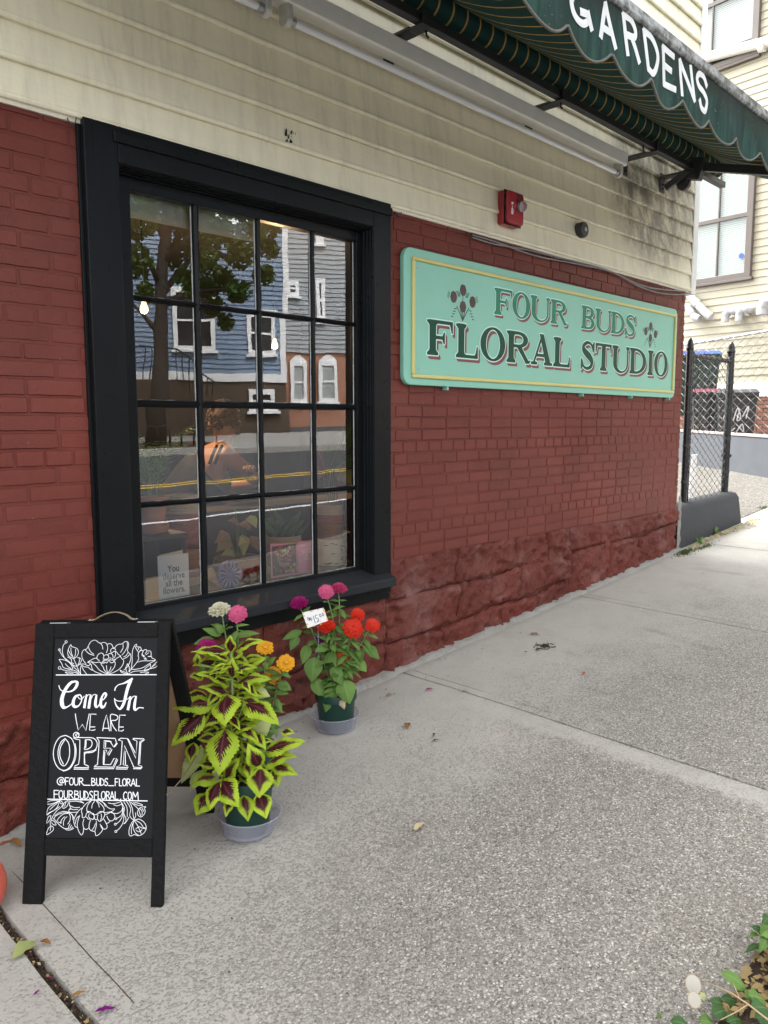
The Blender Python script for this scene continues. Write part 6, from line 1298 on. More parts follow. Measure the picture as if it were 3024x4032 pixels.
# palm in a terracotta pot
pb = onw(604, 2085, .26); palm = thing('potted_palm', pb, 'feathery green palm in a terracotta pot with saucer behind the left panes', 'potted plant')
hpot = onw(604, 1955, .26).z-pb.z; rp = (onw(656, 1960, .26).x-onw(548, 1960, .26).x)/2
m = MB(); m.lathe([(rp*.66, 0), (rp*.70, .01), (rp*.92, hpot*.72), (rp*1.02, hpot*.74), (rp*1.04, hpot), (rp*.95, hpot), (rp*.9, hpot*.85), (.002, hpot*.85)], pb, 28); m.build('pot', MAT['terracotta'], palm, auto=40)
m = MB(); m.lathe([(rp*.8, -.012), (rp*.95, -.010), (rp*1.05, .022), (rp*1.0, .022), (rp*.9, 0)], pb, 28); m.build('saucer', MAT['terracotta'], palm, auto=40)
for k in range(13):
    th_ = rnd.uniform(0, 6.28); L = rnd.uniform(.26, .40); d = Vector((math.cos(th_), math.sin(th_), 0)); base = pb+Vector((0, 0, hpot))+d*.02; pts = [base+d*(L*.42*f*f)+Vector((0, 0, L*(f-.22*f**3))) for f in [q/8 for q in range(9)]]
    m = MB(); m.tube(pts, [.003-.002*q/8 for q in range(9)], 5)
    for q in range(2, 9):
        for s_ in (-1, 1):
            for e_ in range(2):
                P = Vector(pts[q]).lerp(Vector(pts[q-1]), e_*.5); T_ = (Vector(pts[q])-Vector(pts[q-1])).normalized(); sd_ = T_.cross(d if abs(T_.dot(d)) < .95 else Vector((0, 0, 1))).normalized()*s_; l = .075*(1.1-abs(q/8-.5)); tp = P+sd_*l+T_*l*.8+Vector((0, 0, -.02)); mid_ = P.lerp(tp, .4); w_ = T_.cross(sd_).cross(sd_).normalized()*.004
                m.add([P, mid_+w_, tp, mid_-w_], [(0, 1, 2, 3)])
    m.build('frond', MAT['palm_leaf'] if 'palm_leaf' in MAT else plain('palm_leaf', (.10, .24, .03), .5, .3, 20, 0), palm)
m = MB(); sb_ = LZ; m.box((pb.x-.12, pb.y-.10, sb_), (pb.x-.10, pb.y+.1, pb.z-.016)); m.box((pb.x+.08, pb.y-.10, sb_), (pb.x+.10, pb.y+.1, pb.z-.016)); m.box((pb.x-.13, pb.y-.11, pb.z-.034), (pb.x+.11, pb.y+.11, pb.z-.0125)); m.build('plant_stand', MAT['stand_black'], label='small black stand under the terracotta palm pot in the window', cat='stand', bevel=.003)
def bsk(x0, x1, ytop, ybot, y_, bands, label):
    c = onw((x0+x1)/2, ybot, y_); zt_ = onw((x0+x1)/2, ytop, y_).z; R = (onw(x1, (ytop+ybot)/2, y_).x-onw(x0, (ytop+ybot)/2, y_).x)/2*.86; c.z = max(c.z, LZ+.001); return basket(c, R*.9, R, zt_-c.z, bands, label), c, R
bsk(660, 800, 1945, 2330, .48, [(.30, 'jute_brown'), (.78, 'jute_red'), (1, 'jute_light')], 'tall coiled rope basket in brown and cream behind the white card')
bsk(668, 800, 2155, 2340, .34, [(.25, 'jute_light'), (.45, 'jute_red'), (1, 'jute_brown')], 'short coiled rope basket in brown and red beside the white card')
_, sc_, sr_ = bsk(850, 1030, 2190, 2300, .36, [(.35, 'jute_brown'), (.55, 'jute_red'), (1, 'jute_light')], 'low coiled rope basket holding the pink arrowhead plant')
_, fc_, fr_ = bsk(1052, 1180, 2105, 2250, .40, [(.5, 'jute_brown'), (1, 'jute_light')], 'wavy-topped coiled basket behind the pink cards')
_, vc_, vr_ = bsk(1252, 1345, 1985, 2118, .26, [(.45, 'jute_brown'), (.70, 'jute_red'), (1, 'jute_light')], 'rope vase in brown and red bands standing on the birch log')
# birch log under the vase
bc = onw(1300, 2240, .26); bc.z = LZ+.001; zb2_ = onw(1300, 2116, .26).z-.004
bl_ = thing('birch_log', bc, 'section of white birch trunk standing on the window ledge', 'log'); m = MB(); R = vr_*1.10; m.lathe([(R, 0), (R*1.02, (zb2_-bc.z)*.3), (R*.98, (zb2_-bc.z)*.7), (R, zb2_-bc.z)], bc, 28); m.build('log_body', MAT['birch'], bl_, auto=40)
m = MB()
for k in range(22): a = rnd.uniform(-2.8, -.3); z = bc.z+rnd.random()*(zb2_-bc.z); m.tube([(bc.x+R*1.012*math.cos(a+q), bc.y+R*1.012*math.sin(a+q), z) for q in (0, .1, .2, .28)], .0022, 4)
m.build('bark_marks', MAT['stand_black'], bl_)
# vase lifted on the log: its base sits at the log top
# arrowhead plant
ap = thing('arrowhead_plant', sc_+Vector((0, 0, .02)), 'arrowhead plant with pink and pale green leaves in a low rope basket', 'plant')
for (a, b), (c, d), wd, mt in (((900, 2120), (850, 2175), 60, 'pink_leaf'), ((955, 2105), (960, 2190), 50, 'coleus_pale'), ((940, 2060), (895, 2050), 40, 'pink_leaf'), ((960, 2050), (985, 2090), 45, 'pink_leaf'), ((920, 2170), (870, 2185), 40, 'coleus_pale'), ((985, 2030), (1010, 2080), 40, 'coleus_pale'), ((900, 2100), (842, 2140), 50, 'pink_leaf'), ((990, 2110), (1015, 2170), 45, 'pink_leaf'), ((930, 2030), (915, 2005), 24, 'zinnia_leaf'), ((965, 2120), (935, 2150), 30, 'coleus_pale')):
    A_ = onw(a, b, .36); C_ = onw(c, d, .27+rnd.uniform(0, .05)); leaf('leaf', ap, mt, A_, C_, (onw(a+wd, b, .33).x-onw(a, b, .33).x), Vector((-.3, -1, .5)), bend=.1, fold=.25, n=8, pw=.5)
    m = MB(); m.tube([sc_+Vector((rnd.uniform(-.02, .02), 0, .06)), sc_.lerp(A_, .6)+Vector((0, 0, .02)), A_], .002, 5); m.build('stem', MAT['stem'], ap)
# calathea at the right with striped leaves
cpot = Vector((2.98, .42, LZ)); cal = thing('calathea', cpot, 'calathea with long patterned leaves at the right of the window', 'plant')
m = MB(); m.lathe([(.06, 0), (.085, .13), (.09, .14), (.08, .14), (.002, .12)], cpot, 20); m.build('pot', MAT['stand_black'], cal, auto=40)
for (a, b), (c, d), wd, mt in (((1300, 1830), (1405, 1640), 60, 'dark_leaf'), ((1310, 1850), (1412, 1790), 55, 'dark_leaf'), ((1285, 1840), (1270, 1740), 45, 'dark_leaf'), ((1275, 1880), (1235, 1750), 70, 'purple_leaf'), ((1330, 1910), (1412, 1850), 60, 'coleus_pale'), ((1320, 1900), (1390, 1940), 50, 'purple_leaf'), ((1290, 1860), (1345, 1700), 40, 'dark_leaf')):
    A_ = onw(a, b, .42); C_ = onw(c, d, .32); leaf('leaf', cal, mt, A_, C_, (onw(a+wd, b, .4).x-onw(a, b, .4).x), Vector((-.3, -1, .5)), bend=.1, fold=.2, n=10, pw=.8, wave=.015)
    m = MB(); m.tube([cpot+Vector((0, 0, .13)), A_.lerp(cpot, .4), A_], .0025, 5); m.build('stem', MAT['stem'], cal)
# fern in the wavy basket
fn_ = thing('basket_fern', fc_+Vector((0, 0, .03)), 'dark leafy foliage in the wavy basket behind the pink cards', 'plant')
for k in range(24):
    th_ = rnd.uniform(0, 6.28); L = rnd.uniform(.10, .20); P = fc_+Vector((rnd.uniform(-.06, .06), rnd.uniform(-.04, .04), .15)); d = Vector((math.cos(th_)*.6, math.sin(th_)*.6, rnd.uniform(.4, 1))).normalized(); leaf('leaf', fn_, 'dark_leaf', P, P+d*L, L*.35, Vector((0, -1, .6)), n=5, mm=1)
# cards on the ledge
def card(name, px4, y_, label, matn, th=.0012):
    P = [onw(*q, y_) for q in px4]; n_ = (P[1]-P[0]).cross(P[3]-P[0]).normalized(); n_ = n_ if n_.y < 0 else -n_
    low = min(p.z for p in P); root = thing(name, (sum(p.x for p in P)/4, y_, low), label, 'card', 'greeting cards in the window')
    m = MB(); m.prism(P if (P[1]-P[0]).cross(P[2]-P[1]).dot(n_) < 0 else P[::-1], n_*th); m.build('card_front', MAT[matn], root); return root, P, n_
def text_on(root, P, n_, txt, u, v, size, matn, th=.0014, off=.004, ls=1.0, sx_=1.0):
    cu = bpy.data.curves.new('text', 'FONT'); cu.body = txt; cu.align_x = 'CENTER'; cu.size = 1; cu.space_line = ls; cu.offset = off; ob = bpy.data.objects.new('text', cu); COL.objects.link(ob); dg = bpy.context.evaluated_depsgraph_get(); me = bpy.data.meshes.new_from_object(ob.evaluated_get(dg)); bpy.data.objects.remove(ob); bpy.data.curves.remove(cu)
    ex = (P[1]-P[0]).normalized(); ez = (P[0]-P[3]).normalized(); o = P[3]+(P[2]-P[3])*u+(P[0]-P[3])*v
    for vv in me.vertices: q = o+ex*(vv.co.x*size*sx_)+ez*(vv.co.y*size)+n_*th; vv.co = q-ORG[root]
    me.materials.clear(); me.materials.append(MAT[matn]); tx = bpy.data.objects.new('lettering', me); COL.objects.link(tx); tx.parent = root; ORG[tx] = ORG[root]; return tx
plain('card_cream', (.62, .55, .42), .7, .08); plain('card_pink', (.72, .30, .48), .55, .06); plain('card_art', (.05, .055, .05), .5, .5, 60); plain('grey_ink', (.085, .085, .095), .6, .1)
k1, P1, n1 = card('greeting_card', [(619, 2191), (741, 2177), (746, 2345), (627, 2364)], .115, 'white greeting card reading You deserve all the flowers', 'card_white')
text_on(k1, P1, n1, 'You\ndeserve\nall the\nflowers.', .5, .62, .040, 'grey_ink', off=.022, ls=.80, sx_=.86)
m = MB(); P = [onw(*q, .123) for q in ((627, 2186), (719, 2165), (722, 2300), (632, 2320))]; m.prism(P, Vector((0, .001, 0))); m.build('envelope', MAT['card_cream'], k1)
k2, P2, n2 = card('greeting_card', [(1064, 2142), (1168, 2138), (1173, 2260), (1068, 2277)], .120, 'pink bordered card of painted flowers reading Love To See You Bloom', 'card_pink')
cm2 = lambda u, v, h: P2[3]+(P2[2]-P2[3])*u+(P2[0]-P2[3])*v+n2*h
m = MB(); m.add([cm2(.05, .05, .0014), cm2(.95, .05, .0014), cm2(.95, .92, .0014), cm2(.05, .92, .0014)], [(0, 1, 2, 3)]); m.build('picture', MAT['card_art'], k2)
for cn_, mt in enumerate(('petal_orange', 'petal_yellow', 'petal_white', 'zinnia_leaf', 'petal_pink', 'petal_white')):
    m = MB()
    for _ in range(9):
        u, v = rnd.uniform(.1, .9), rnd.choice([rnd.uniform(.1, .35), rnd.uniform(.62, .88)]); r_ = rnd.uniform(.03, .075)
        m.add([cm2(u+r_*math.cos(a*1.047+_)*(1 if a % 2 else .6), v+r_*math.sin(a*1.047+_)*(1 if a % 2 else .6), .0016+.00006*cn_+.00002*_) for a in range(6)], [tuple(range(6))])
    m.uv = [(.5, .5)]*len(m.v); m.build('painted_flower', MAT[mt], k2)
text_on(k2, P2, n2, 'Love To\nSee You\nBloom', .5, .56, .026, 'card_pink', th=.0024, off=.03, ls=.75)
k3, P3, n3 = card('greeting_card', [(1170, 2134), (1231, 2125), (1240, 2252), (1175, 2262)], .122, 'plain pink card reading Thinking of You beside the birch log', 'card_pink')
text_on(k3, P3, n3, 'Thinking\nof\nYou', .5, .62, .018, 'card_white', off=.02, ls=.9)
# purple faceted paper ornament
pg_ = onw(903, 2318, .105); gm = thing('paper_ornament', pg_, 'round purple faceted paper ornament leaning against the glass', 'ornament'); gcen = onw(903, 2262, .105); Rg = (onw(955, 2262, .105).x-gcen.x)
plain('lilac', (.24, .20, .50), .4, .25, 30, .1); plain('lilac_dark', (.045, .04, .10), .5, .2); plain('lilac_light', (.45, .42, .70), .35, .2)
m = MB(); m.lathe([(Rg*.92, 0), (Rg*.92, .004)], gcen, 14, ax=(0, -1, 0)); m.build('backing', MAT['lilac'], gm)
for mi_, mt in enumerate(('lilac_dark', 'lilac_light', 'lilac_dark')):
    m = MB()
    for k in range(14):
        a = 2*math.pi*(k+.33*mi_)/14; r0_, r1_ = Rg*(.12+.1*mi_), Rg*rnd.uniform(.7, 1.0); w_ = .10; h_ = -.0055-.001*mi_-.0001*k
        m.add([gcen+Vector((r0_*math.cos(a), h_, r0_*math.sin(a))), gcen+Vector((r1_*.7*math.cos(a-w_), h_-.003, r1_*.7*math.sin(a-w_))), gcen+Vector((r1_*math.cos(a), h_, r1_*math.sin(a))), gcen+Vector((r1_*.7*math.cos(a+w_), h_-.001, r1_*.7*math.sin(a+w_)))], [(0, 1, 2, 3)])
    m.build('facets', MAT[mt], gm)
# shopkeeper leaning over the counter inside, lit by the warm bulbs
YP = 1.25
def skin_obj(name, verts, edges, radii, matn, parent, sub=2, root=0):
    me = bpy.data.meshes.new(name); me.from_pydata([tuple(Vector(v)-ORG[parent]) for v in verts], edges, []); me.materials.append(MAT[matn]); ob = bpy.data.objects.new(name, me); COL.objects.link(ob); ob.parent = parent; ORG[ob] = ORG[parent]
    sk = ob.modifiers.new('skin', 'SKIN'); sk.use_smooth_shade = True
    for i, r_ in enumerate(radii):
        s_ = me.skin_vertices[0].data[i]; s_.radius = r_ if isinstance(r_, tuple) else (r_, r_); s_.use_root = (i == root)
    sb2 = ob.modifiers.new('sub', 'SUBSURF'); sb2.levels = sb2.render_levels = sub; return ob
def skin_tone():
    t = NT('skin'); t.set(col=t.mix(t.noise(12, 3), (.52, .27, .17), (.60, .33, .22)), rough=.5, sss=.0); return t.m
skin_tone(); plain('black_top', (.010, .010, .012), .8, .2, 40, .1); plain('brown_hair', (.09, .04, .022), .55, .5, 60, .6, 90, bd=.02)
z7 = crop(700, 1500, 2.37); pp7 = lambda x, y, dy=0: onw(*z7(x, y), YP+dy)
sh = pp7(440, 690); shR = pp7(720, 740, .12); hc = pp7(440, 400, .10); el = pp7(745, 905, .1); ha = pp7(690, 835, -.06); hip = Vector((sh.x-.30, YP+.25, sh.z-.50))
per_ = thing('person', (hip.x, hip.y, IZ0+.02), 'person in a black strappy top leaning over behind the second column of panes', 'person')
nk = sh.lerp(hc, .45)+Vector((.06, .05, 0)); shL = sh+Vector((.02, .30, -.02)); ch_ = sh.lerp(hip, .35)+Vector((.05, .08, 0)); foot = Vector((hip.x-.02, hip.y, IZ0+.05)); kne = Vector((hip.x+.05, hip.y-.02, (hip.z+IZ0)/2))
elL = shL+Vector((.20, .05, -.22)); haL = elL+Vector((.22, -.10, .02))
V_ = [hip, ch_, (sh+shL)/2+Vector((0, 0, .0)), nk, hc-Vector((0, 0, .07)), sh, el-Vector((0, 0, .02)), ha, shL, elL, haL, hip+Vector((0, -.09, -.06)), kne+Vector((0, -.1, 0)), foot+Vector((0, -.1, 0)), hip+Vector((0, .09, -.06)), kne+Vector((0, .1, 0)), foot+Vector((0, .1, 0))]
E_ = [(0, 1), (1, 2), (2, 3), (3, 4), (2, 5), (5, 6), (6, 7), (2, 8), (8, 9), (9, 10), (0, 11), (11, 12), (12, 13), (0, 14), (14, 15), (15, 16)]
skin_obj('body', V_, E_, [(.15, .12), (.14, .11), (.11, .10), .055, .055, .072, .045, .030, .072, .045, .03, .09, .06, .045, .09, .06, .045], 'skin', per_)
fd = Vector((.45, .85, -.30)).normalized()
m = MB(); m.lathe([(.002, -.125), (.05, -.115), (.072, -.06), (.083, 0), (.085, .05), (.07, .095), (.03, .12), (.002, .124)], hc+fd*.03, 16, ax=(.12, .0, 1)); hd_ = m.build('head', MAT['skin'], per_, smooth=True)
m = MB(); ns_ = hc+fd*.118+Vector((0, 0, -.01)); m.tube([ns_+Vector((0, 0, .035))-fd*.008, ns_+fd*.018], [.006, .013], 8); sd2 = Vector((-fd.y, fd.x, 0)).normalized()
for s_ in (-1, 1): m.lathe([(.004, -.02), (.017, -.012), (.02, .01), (.008, .028)], hc+sd2*s_*.088+fd*.02, 8, ax=(.2, 0, 1))
m.build('nose_and_ears', MAT['skin'], hd_, smooth=True)
m = MB()
for s_ in (-1, 1): m.lathe([(.013, -.003), (.010, .003), (.002, .005)], hc+fd*.106+sd2*s_*.032+Vector((0, 0, .022)), 10, ax=fd)
m.build('eyes', MAT['ink'], hd_, smooth=True)
m = MB(); mo = hc+fd*.108+Vector((0, 0, -.058)); m.tube([mo-sd2*.024, mo+fd*.006, mo+sd2*.024], [.003, .007, .003], 6); m.build('mouth', MAT['petal_rose'], hd_, smooth=True)
m = MB()
for k in range(150):
    th_, ph_ = rnd.uniform(0, 6.28), rnd.uniform(-.4, 1.5); d = Vector((math.cos(th_)*math.cos(ph_), math.sin(th_)*math.cos(ph_), math.sin(ph_)))
    if d.dot(fd) > .45 and d.z < .55: continue
    P = hc+Vector((-.01, 0, .02))+Vector((d.x*.088, d.y*.088, d.z*.115)); t_ = d.orthogonal().normalized(); b_ = d.cross(t_)
    m.tube([P+(t_*math.cos(q*1.3+k)+b_*math.sin(q*1.3+k))*.014+d*(.004*q) for q in range(6)], .006, 5)
m.lathe([(.04, -.02), (.09, .0), (.094, .05), (.075, .11), (.02, .135)], hc+Vector((-.012, 0, 0))-fd*.012, 14, ax=(.1, 0, 1)); m.build('hair', MAT['brown_hair'], hd_, smooth=True)
m = MB()
tors = [(ch_-Vector((0, 0, .0)), .165), (hip+Vector((0, 0, .05)), .17)]
m.tube([sh.lerp(ch_, .42)+Vector((.03, .05, -.02)), sh.lerp(ch_, .75)+Vector((.02, .04, 0)), ch_, ch_.lerp(hip, .5), hip, hip-Vector((0, 0, .12))], [.15, .185, .195, .195, .20, .17], 20); m.build('tank_top', MAT['black_top'], per_, smooth=True)
for o in (0, .055):
    a = [pp7(365+o*900, 600, -.085), pp7(330+o*900, 680, -.095), pp7(295+o*900, 775, -.08)]
    m = MB(); m.tube([p for p in cr([tuple(q) for q in a], 5)], .010, 6); m.build('strap', MAT['black_top'], per_, smooth=True)
dirh = (ha-el).normalized(); sdh = dirh.cross(Vector((0, 0, 1))).normalized(); uph = sdh.cross(dirh)
m = MB(); m.obox(ha+dirh*.045, dirh*.042, sdh*.037, uph*.013)
pl_ = m.build('palm', MAT['skin'], per_, bevel=.011)
for k in range(4):
    o = ha+dirh*.085+sdh*(-.028+.0187*k); L = (.062, .072, .068, .052)[k]; m = MB(); m.tube([o-dirh*.012, o+dirh*L*.4, o+dirh*L*.72-uph*.014, o+dirh*L*.85-uph*.034], [.0090, .0085, .0078, .0062], 8); m.build('finger', MAT['skin'], pl_, smooth=True)
m = MB(); o = ha+dirh*.02-sdh*.034; m.tube([o, o+dirh*.03-sdh*.024, o+dirh*.06-sdh*.028-uph*.012], [.012, .0105, .008], 8); m.build('thumb', MAT['skin'], pl_, smooth=True)
m = MB(); m.box((2.2, YP-.25, IZ0), (4.2, YP+.02, sh.z-.34)); m.box((2.15, YP-.30, sh.z-.34), (4.25, YP+.05, sh.z-.31)); m.build('counter', MAT['room_wall'], shop)
# ------------------------------------------------------------------ ACROSS THE STREET (seen mirrored in the window panes)
r4 = crop(300, 600, 1.2762)
def siding_far(name, c):
    t = NT(name); t.set(col=t.mix(t.noise(.8, 4), tuple(q*.85 for q in c), c), rough=.55); return t.m
siding_far('blue_paint', (.165, .235, .335)); siding_far('grey_paint', (.30, .32, .33)); plain('basement_brown', (.075, .055, .038), .9, .2); plain('pane_dark', (.02, .022, .026), .12, .3, 2, 0, spec=.8); plain('orange_brick', (.34, .165, .105), .85, .25, 6, .4, 30); plain('far_blind', (.32, .34, .33), .5, .1)
def facade(t_): return opp(0, t_), kn
def mf(x, y, t_):
    P0, N0 = facade(t_); return mir_on(*r4(x, y), P0, N0)
def fs(P): return (P-KA).dot(kd)
def face_pt(s, t_, z): p = KA+kd*s+kn*t_; return Vector((p.x, p.y, z))
def clap(root, s0, s1, z0, z1, t_, ex, matn, name='siding'):
    m = MB(); z = z0; a = []
    while z < z1:
        e = min(ex, z1-z); i = len(m.v); m.v += [face_pt(s0, t_, z), face_pt(s1, t_, z), face_pt(s1, t_-.03, z), face_pt(s0, t_-.03, z), face_pt(s1, t_-.002, z+e), face_pt(s0, t_-.002, z+e)]; m.f += [(i, i+1, i+2, i+3), (i+3, i+2, i+4, i+5)]; m.m += [0, 0]; z += e
    m.prism([face_pt(s0, t_, z0), face_pt(s1, t_, z0), face_pt(s1, t_, z1), face_pt(s0, t_, z1)], kn*5)
    return m.build(name, MAT[matn], root)
def hwin(root, s0, s1, z0, z1, t_, arch=False, fr_='white_trim', glass='pane_dark'):
    m = MB(); w_ = .11
    def bar(a, b, c, d, o): m.prism([face_pt(a, t_-.01, c), face_pt(b, t_-.01, c), face_pt(b, t_-.01, d), face_pt(a, t_-.01, d)], -kn*o)
    bar(s0, s0+w_, z0, z1, .07); bar(s1-w_, s1, z0, z1, .07); bar(s0+w_, s1-w_, z0, z0+w_, .068); bar(s0+w_, s1-w_, z1-w_*1.3, z1, .068); bar(s0-.06, s1+.06, z0-.07, z0, .11); zm = (z0+z1)/2; bar(s0+w_, s1-w_, zm-.03, zm+.03, .05)
    if arch:
        P = [face_pt(s0+(s1-s0)*k/8, t_-.01, z1+.18*math.sin(math.pi*k/8)) for k in range(9)]; m.prism(P, -kn*.06)
    wd = m.build('window', MAT[fr_], root); m = MB(); m.add([face_pt(s0+w_, t_-.03, z0), face_pt(s1-w_, t_-.03, z0), face_pt(s1-w_, t_-.03, z1), face_pt(s0+w_, t_-.03, z1)], [(0, 1, 2, 3)]); m.build('pane', MAT[glass], wd)
TB = 4.0
A_ = mf(1085, 1000, TB); zsk_ = mf(1090, 1150, TB).z; sb1 = fs(mf(1062, 800, TB)); print('blue house corner', A_, sb1, zsk_, 'kerb', KA, KB)
gB = opp(sb1, TB).z
bh = thing('blue_house', opp(sb1-4, TB+2), 'blue clapboard house with white window trim reflected in the shop window', 'house')
clap(bh, sb1-14, sb1-.16, zsk_+.22, zsk_+8.5, TB, .13, 'blue_paint')
m = MB(); m.prism([face_pt(sb1-14, TB-.03, zsk_), face_pt(sb1, TB-.03, zsk_), face_pt(sb1, TB-.03, zsk_+.22), face_pt(sb1-14, TB-.03, zsk_+.22)], kn*3); m.build('skirt_board', MAT['white_trim'], bh)
m = MB(); m.prism([face_pt(sb1-.16, TB-.035, zsk_+.22), face_pt(sb1, TB-.035, zsk_+.22), face_pt(sb1, TB-.035, zsk_+8.5), face_pt(sb1-.16, TB-.035, zsk_+8.5)], kn*5); m.build('corner_board', MAT['white_trim'], bh)
m = MB(); m.prism([face_pt(sb1-14, TB+.02, gB-1.5), face_pt(sb1-.02, TB+.02, gB-1.5), face_pt(sb1-.02, TB+.02, zsk_), face_pt(sb1-14, TB+.02, zsk_)], kn*4.8); m.build('basement_wall', MAT['basement_brown'], bh)
m = MB(); m.prism([face_pt(sb1-14.4, TB-.4, zsk_+8.5), face_pt(sb1+.4, TB-.4, zsk_+8.5), face_pt(sb1+.4, TB+5.4, zsk_+8.5), face_pt(sb1-14.4, TB+5.4, zsk_+8.5)], (0, 0, .25)); m.build('roof', MAT['asphalt'], bh)
for (x0, y0, x1, y1) in ((468, 690, 700, 990), (872, 800, 1005, 1010), (880, 1185, 1002, 1300)):
    a = mf(x0, y1, TB); b = mf(x1, y0, TB); hwin(bh, fs(a), fs(b), min(a.z, b.z), max(a.z, b.z), TB)
for s_ in (sb1-1.9, sb1-4.6, sb1-7.4): hwin(bh, s_, s_+1.0, zsk_+4.2, zsk_+5.9, TB)
TG = 6.5
sg0 = sb1+.3; zbr = mf(1250, 1005, TG).z; gG = opp(sg0, TG).z
gh = thing('grey_house', opp(sg0+5, TG+3), 'grey clapboard house over an orange brick ground floor reflected in the right panes', 'house')
clap(gh, sg0-.5, sg0+16, zbr, zbr+8, TG, .14, 'grey_paint')
m = MB(); m.prism([face_pt(sg0-.5, TG+.03, gG-1.5), face_pt(sg0+16, TG+.03, gG-1.5), face_pt(sg0+16, TG+.03, zbr), face_pt(sg0-.5, TG+.03, zbr)], kn*4.8); m.build('brick_storey', MAT['orange_brick'], gh)
for (x0, y0, x1, y1) in ((1048, 650, 1112, 730), (1190, 640, 1232, 850), (1190, 400, 1226, 470)):
    a = mf(x0, y1, TG); b = mf(x1, y0, TG); hwin(gh, fs(a), fs(b), min(a.z, b.z), max(a.z, b.z), TG)
for (x0, y0, x1, y1) in ((1085, 1045, 1160, 1250), (1212, 1045, 1308, 1250)):
    a = mf(x0, y1, TG); b = mf(x1, y0, TG); hwin(gh, fs(a), fs(b), min(a.z, b.z), max(a.z, b.z), TG, True, glass='far_blind')
# stair railing
rl = thing('stair_railing', opp(sb1-5, TB-.9), 'black iron stair railing in front of the blue house seen reflected', 'railing'); tt = TB-.8
def mr(x, y): return mf(x, y, tt)
m = MB(); m.tube([mr(482, 985), mr(735, 1175)], .025, 6); m.tube([mr(285, 968), mr(482, 985)], .02, 6); m.build('handrail', MAT['black_gloss'], rl)
for x, y, y2 in ((316, 970, 1130), (350, 972, 1130), (482, 985, 1145), (515, 1010, 1160), (545, 1033, 1165), (575, 1056, 1170), (640, 1105, 1178), (665, 1125, 1178), (692, 1145, 1178)):
    m = MB(); m.tube([mr(x, y), mr(x, y2+40)], .015, 5); m.build('baluster', MAT['black_gloss'], rl)
m = MB(); s_a, s_b = fs(mr(285, 1130)), fs(mr(482, 1130)); zz = mr(380, 1140).z; m.prism([face_pt(s_a-2, tt-.2, gB-1), face_pt(s_b, tt-.2, gB-1), face_pt(s_b, tt-.2, zz), face_pt(s_a-2, tt-.2, zz)], kn*.98)
for k in range(7): m.prism([face_pt(s_b+.25*k, tt-.2, gB-1), face_pt(s_b+.25*(k+1), tt-.2, gB-1), face_pt(s_b+.25*(k+1), tt-.2, zz-.17*(k+1)), face_pt(s_b+.25*k, tt-.2, zz-.17*(k+1))], kn*.98)
m.build('front_steps', MAT['basement_brown'], bh)
# street tree
TT = .9
def mt_(x, y, dt=0): P0 = opp(0, TT+dt); return mir_on(*r4(x, y), P0, kn)
leafmat('street_leaf', (.022, .055, .010), (.055, .105, .016), .35, .5, False); plain('bark', (.032, .026, .021), .95, .35, 12, .9, 30, bd=.03)
tb = mt_(402, 1230); tb.z = opp(fs(tb), TT).z
tree = thing('street_tree', tb, 'leafy street tree with dark trunk reflected in the left panes', 'tree')
m = MB(); P = [tb, mt_(400, 1100), mt_(402, 900), mt_(405, 780), mt_(410, 640), mt_(430, 450), mt_(440, 250), mt_(450, 0)]; m.tube(P, [.24, .19, .165, .15, .14, .12, .09, .05], 10)
limbs = [[mt_(395, 900), mt_(345, 850), mt_(290, 790), mt_(200, 700, .3)], [mt_(405, 740), mt_(500, 600, .3), mt_(620, 480, .6), mt_(780, 380, .8)], [mt_(410, 680), mt_(330, 520, -.3), mt_(240, 380, -.5)], [mt_(420, 560), mt_(560, 420, -.4), mt_(700, 200, -.6)], [mt_(405, 760), mt_(600, 700, .2), mt_(760, 690, .2), mt_(950, 640, .2)], [mt_(430, 450), mt_(350, 250, .5), mt_(200, 100, .8)], [mt_(620, 480, .6), mt_(800, 540, .4), mt_(940, 500, .3)]]
for L in limbs: m.tube(L, [.08, .06, .045, .025][:len(L)], 7)
m.build('trunk', MAT['bark'], tree, smooth=True)
m = MB(); uvs = []
cl = [(150,560,110),(170,350,130),(300,330,110),(280,560,90),(360,180,120),(480,300,120),(470,520,85),(560,420,100),(600,260,110),(640,560,85),(700,400,100),(740,640,70),(760,230,110),(830,500,80),(820,700,60),(880,370,80),(940,620,55),(960,480,60),(930,260,80),(980,380,50),(700,780,55),(760,850,45),(540,640,60),(620,120,120),(480,60,120),(200,120,130),(330,700,45),(900,150,90),(660,690,60),(560,700,45)]
for (x, y, r_) in cl:
    c = mt_(x, y, rnd.uniform(-1.2, .9)); R = (mt_(x+r_, y)-mt_(x, y)).length
    for k in range(int(330*(r_/90)**1.6)):
        d = Vector((rnd.gauss(0, 1), rnd.gauss(0, 1), rnd.gauss(0, 1))); d = d.normalized()*R*rnd.random()**.45*1.0; p = c+d; s_ = rnd.uniform(.05, .095); a = Vector((rnd.gauss(0, 1), rnd.gauss(0, 1), rnd.gauss(0, .6))).normalized(); b = a.orthogonal().normalized()
        m.add([p-a*s_, p+b*s_*.7-a*s_*.1, p+a*s_, p-b*s_*.7-a*s_*.1], [(0, 1, 2, 3)]); uvs += [(.5, 0), (1, .5), (.5, 1), (0, .5)]
m.uv = uvs; m.build('crown', MAT['street_leaf'], tree)
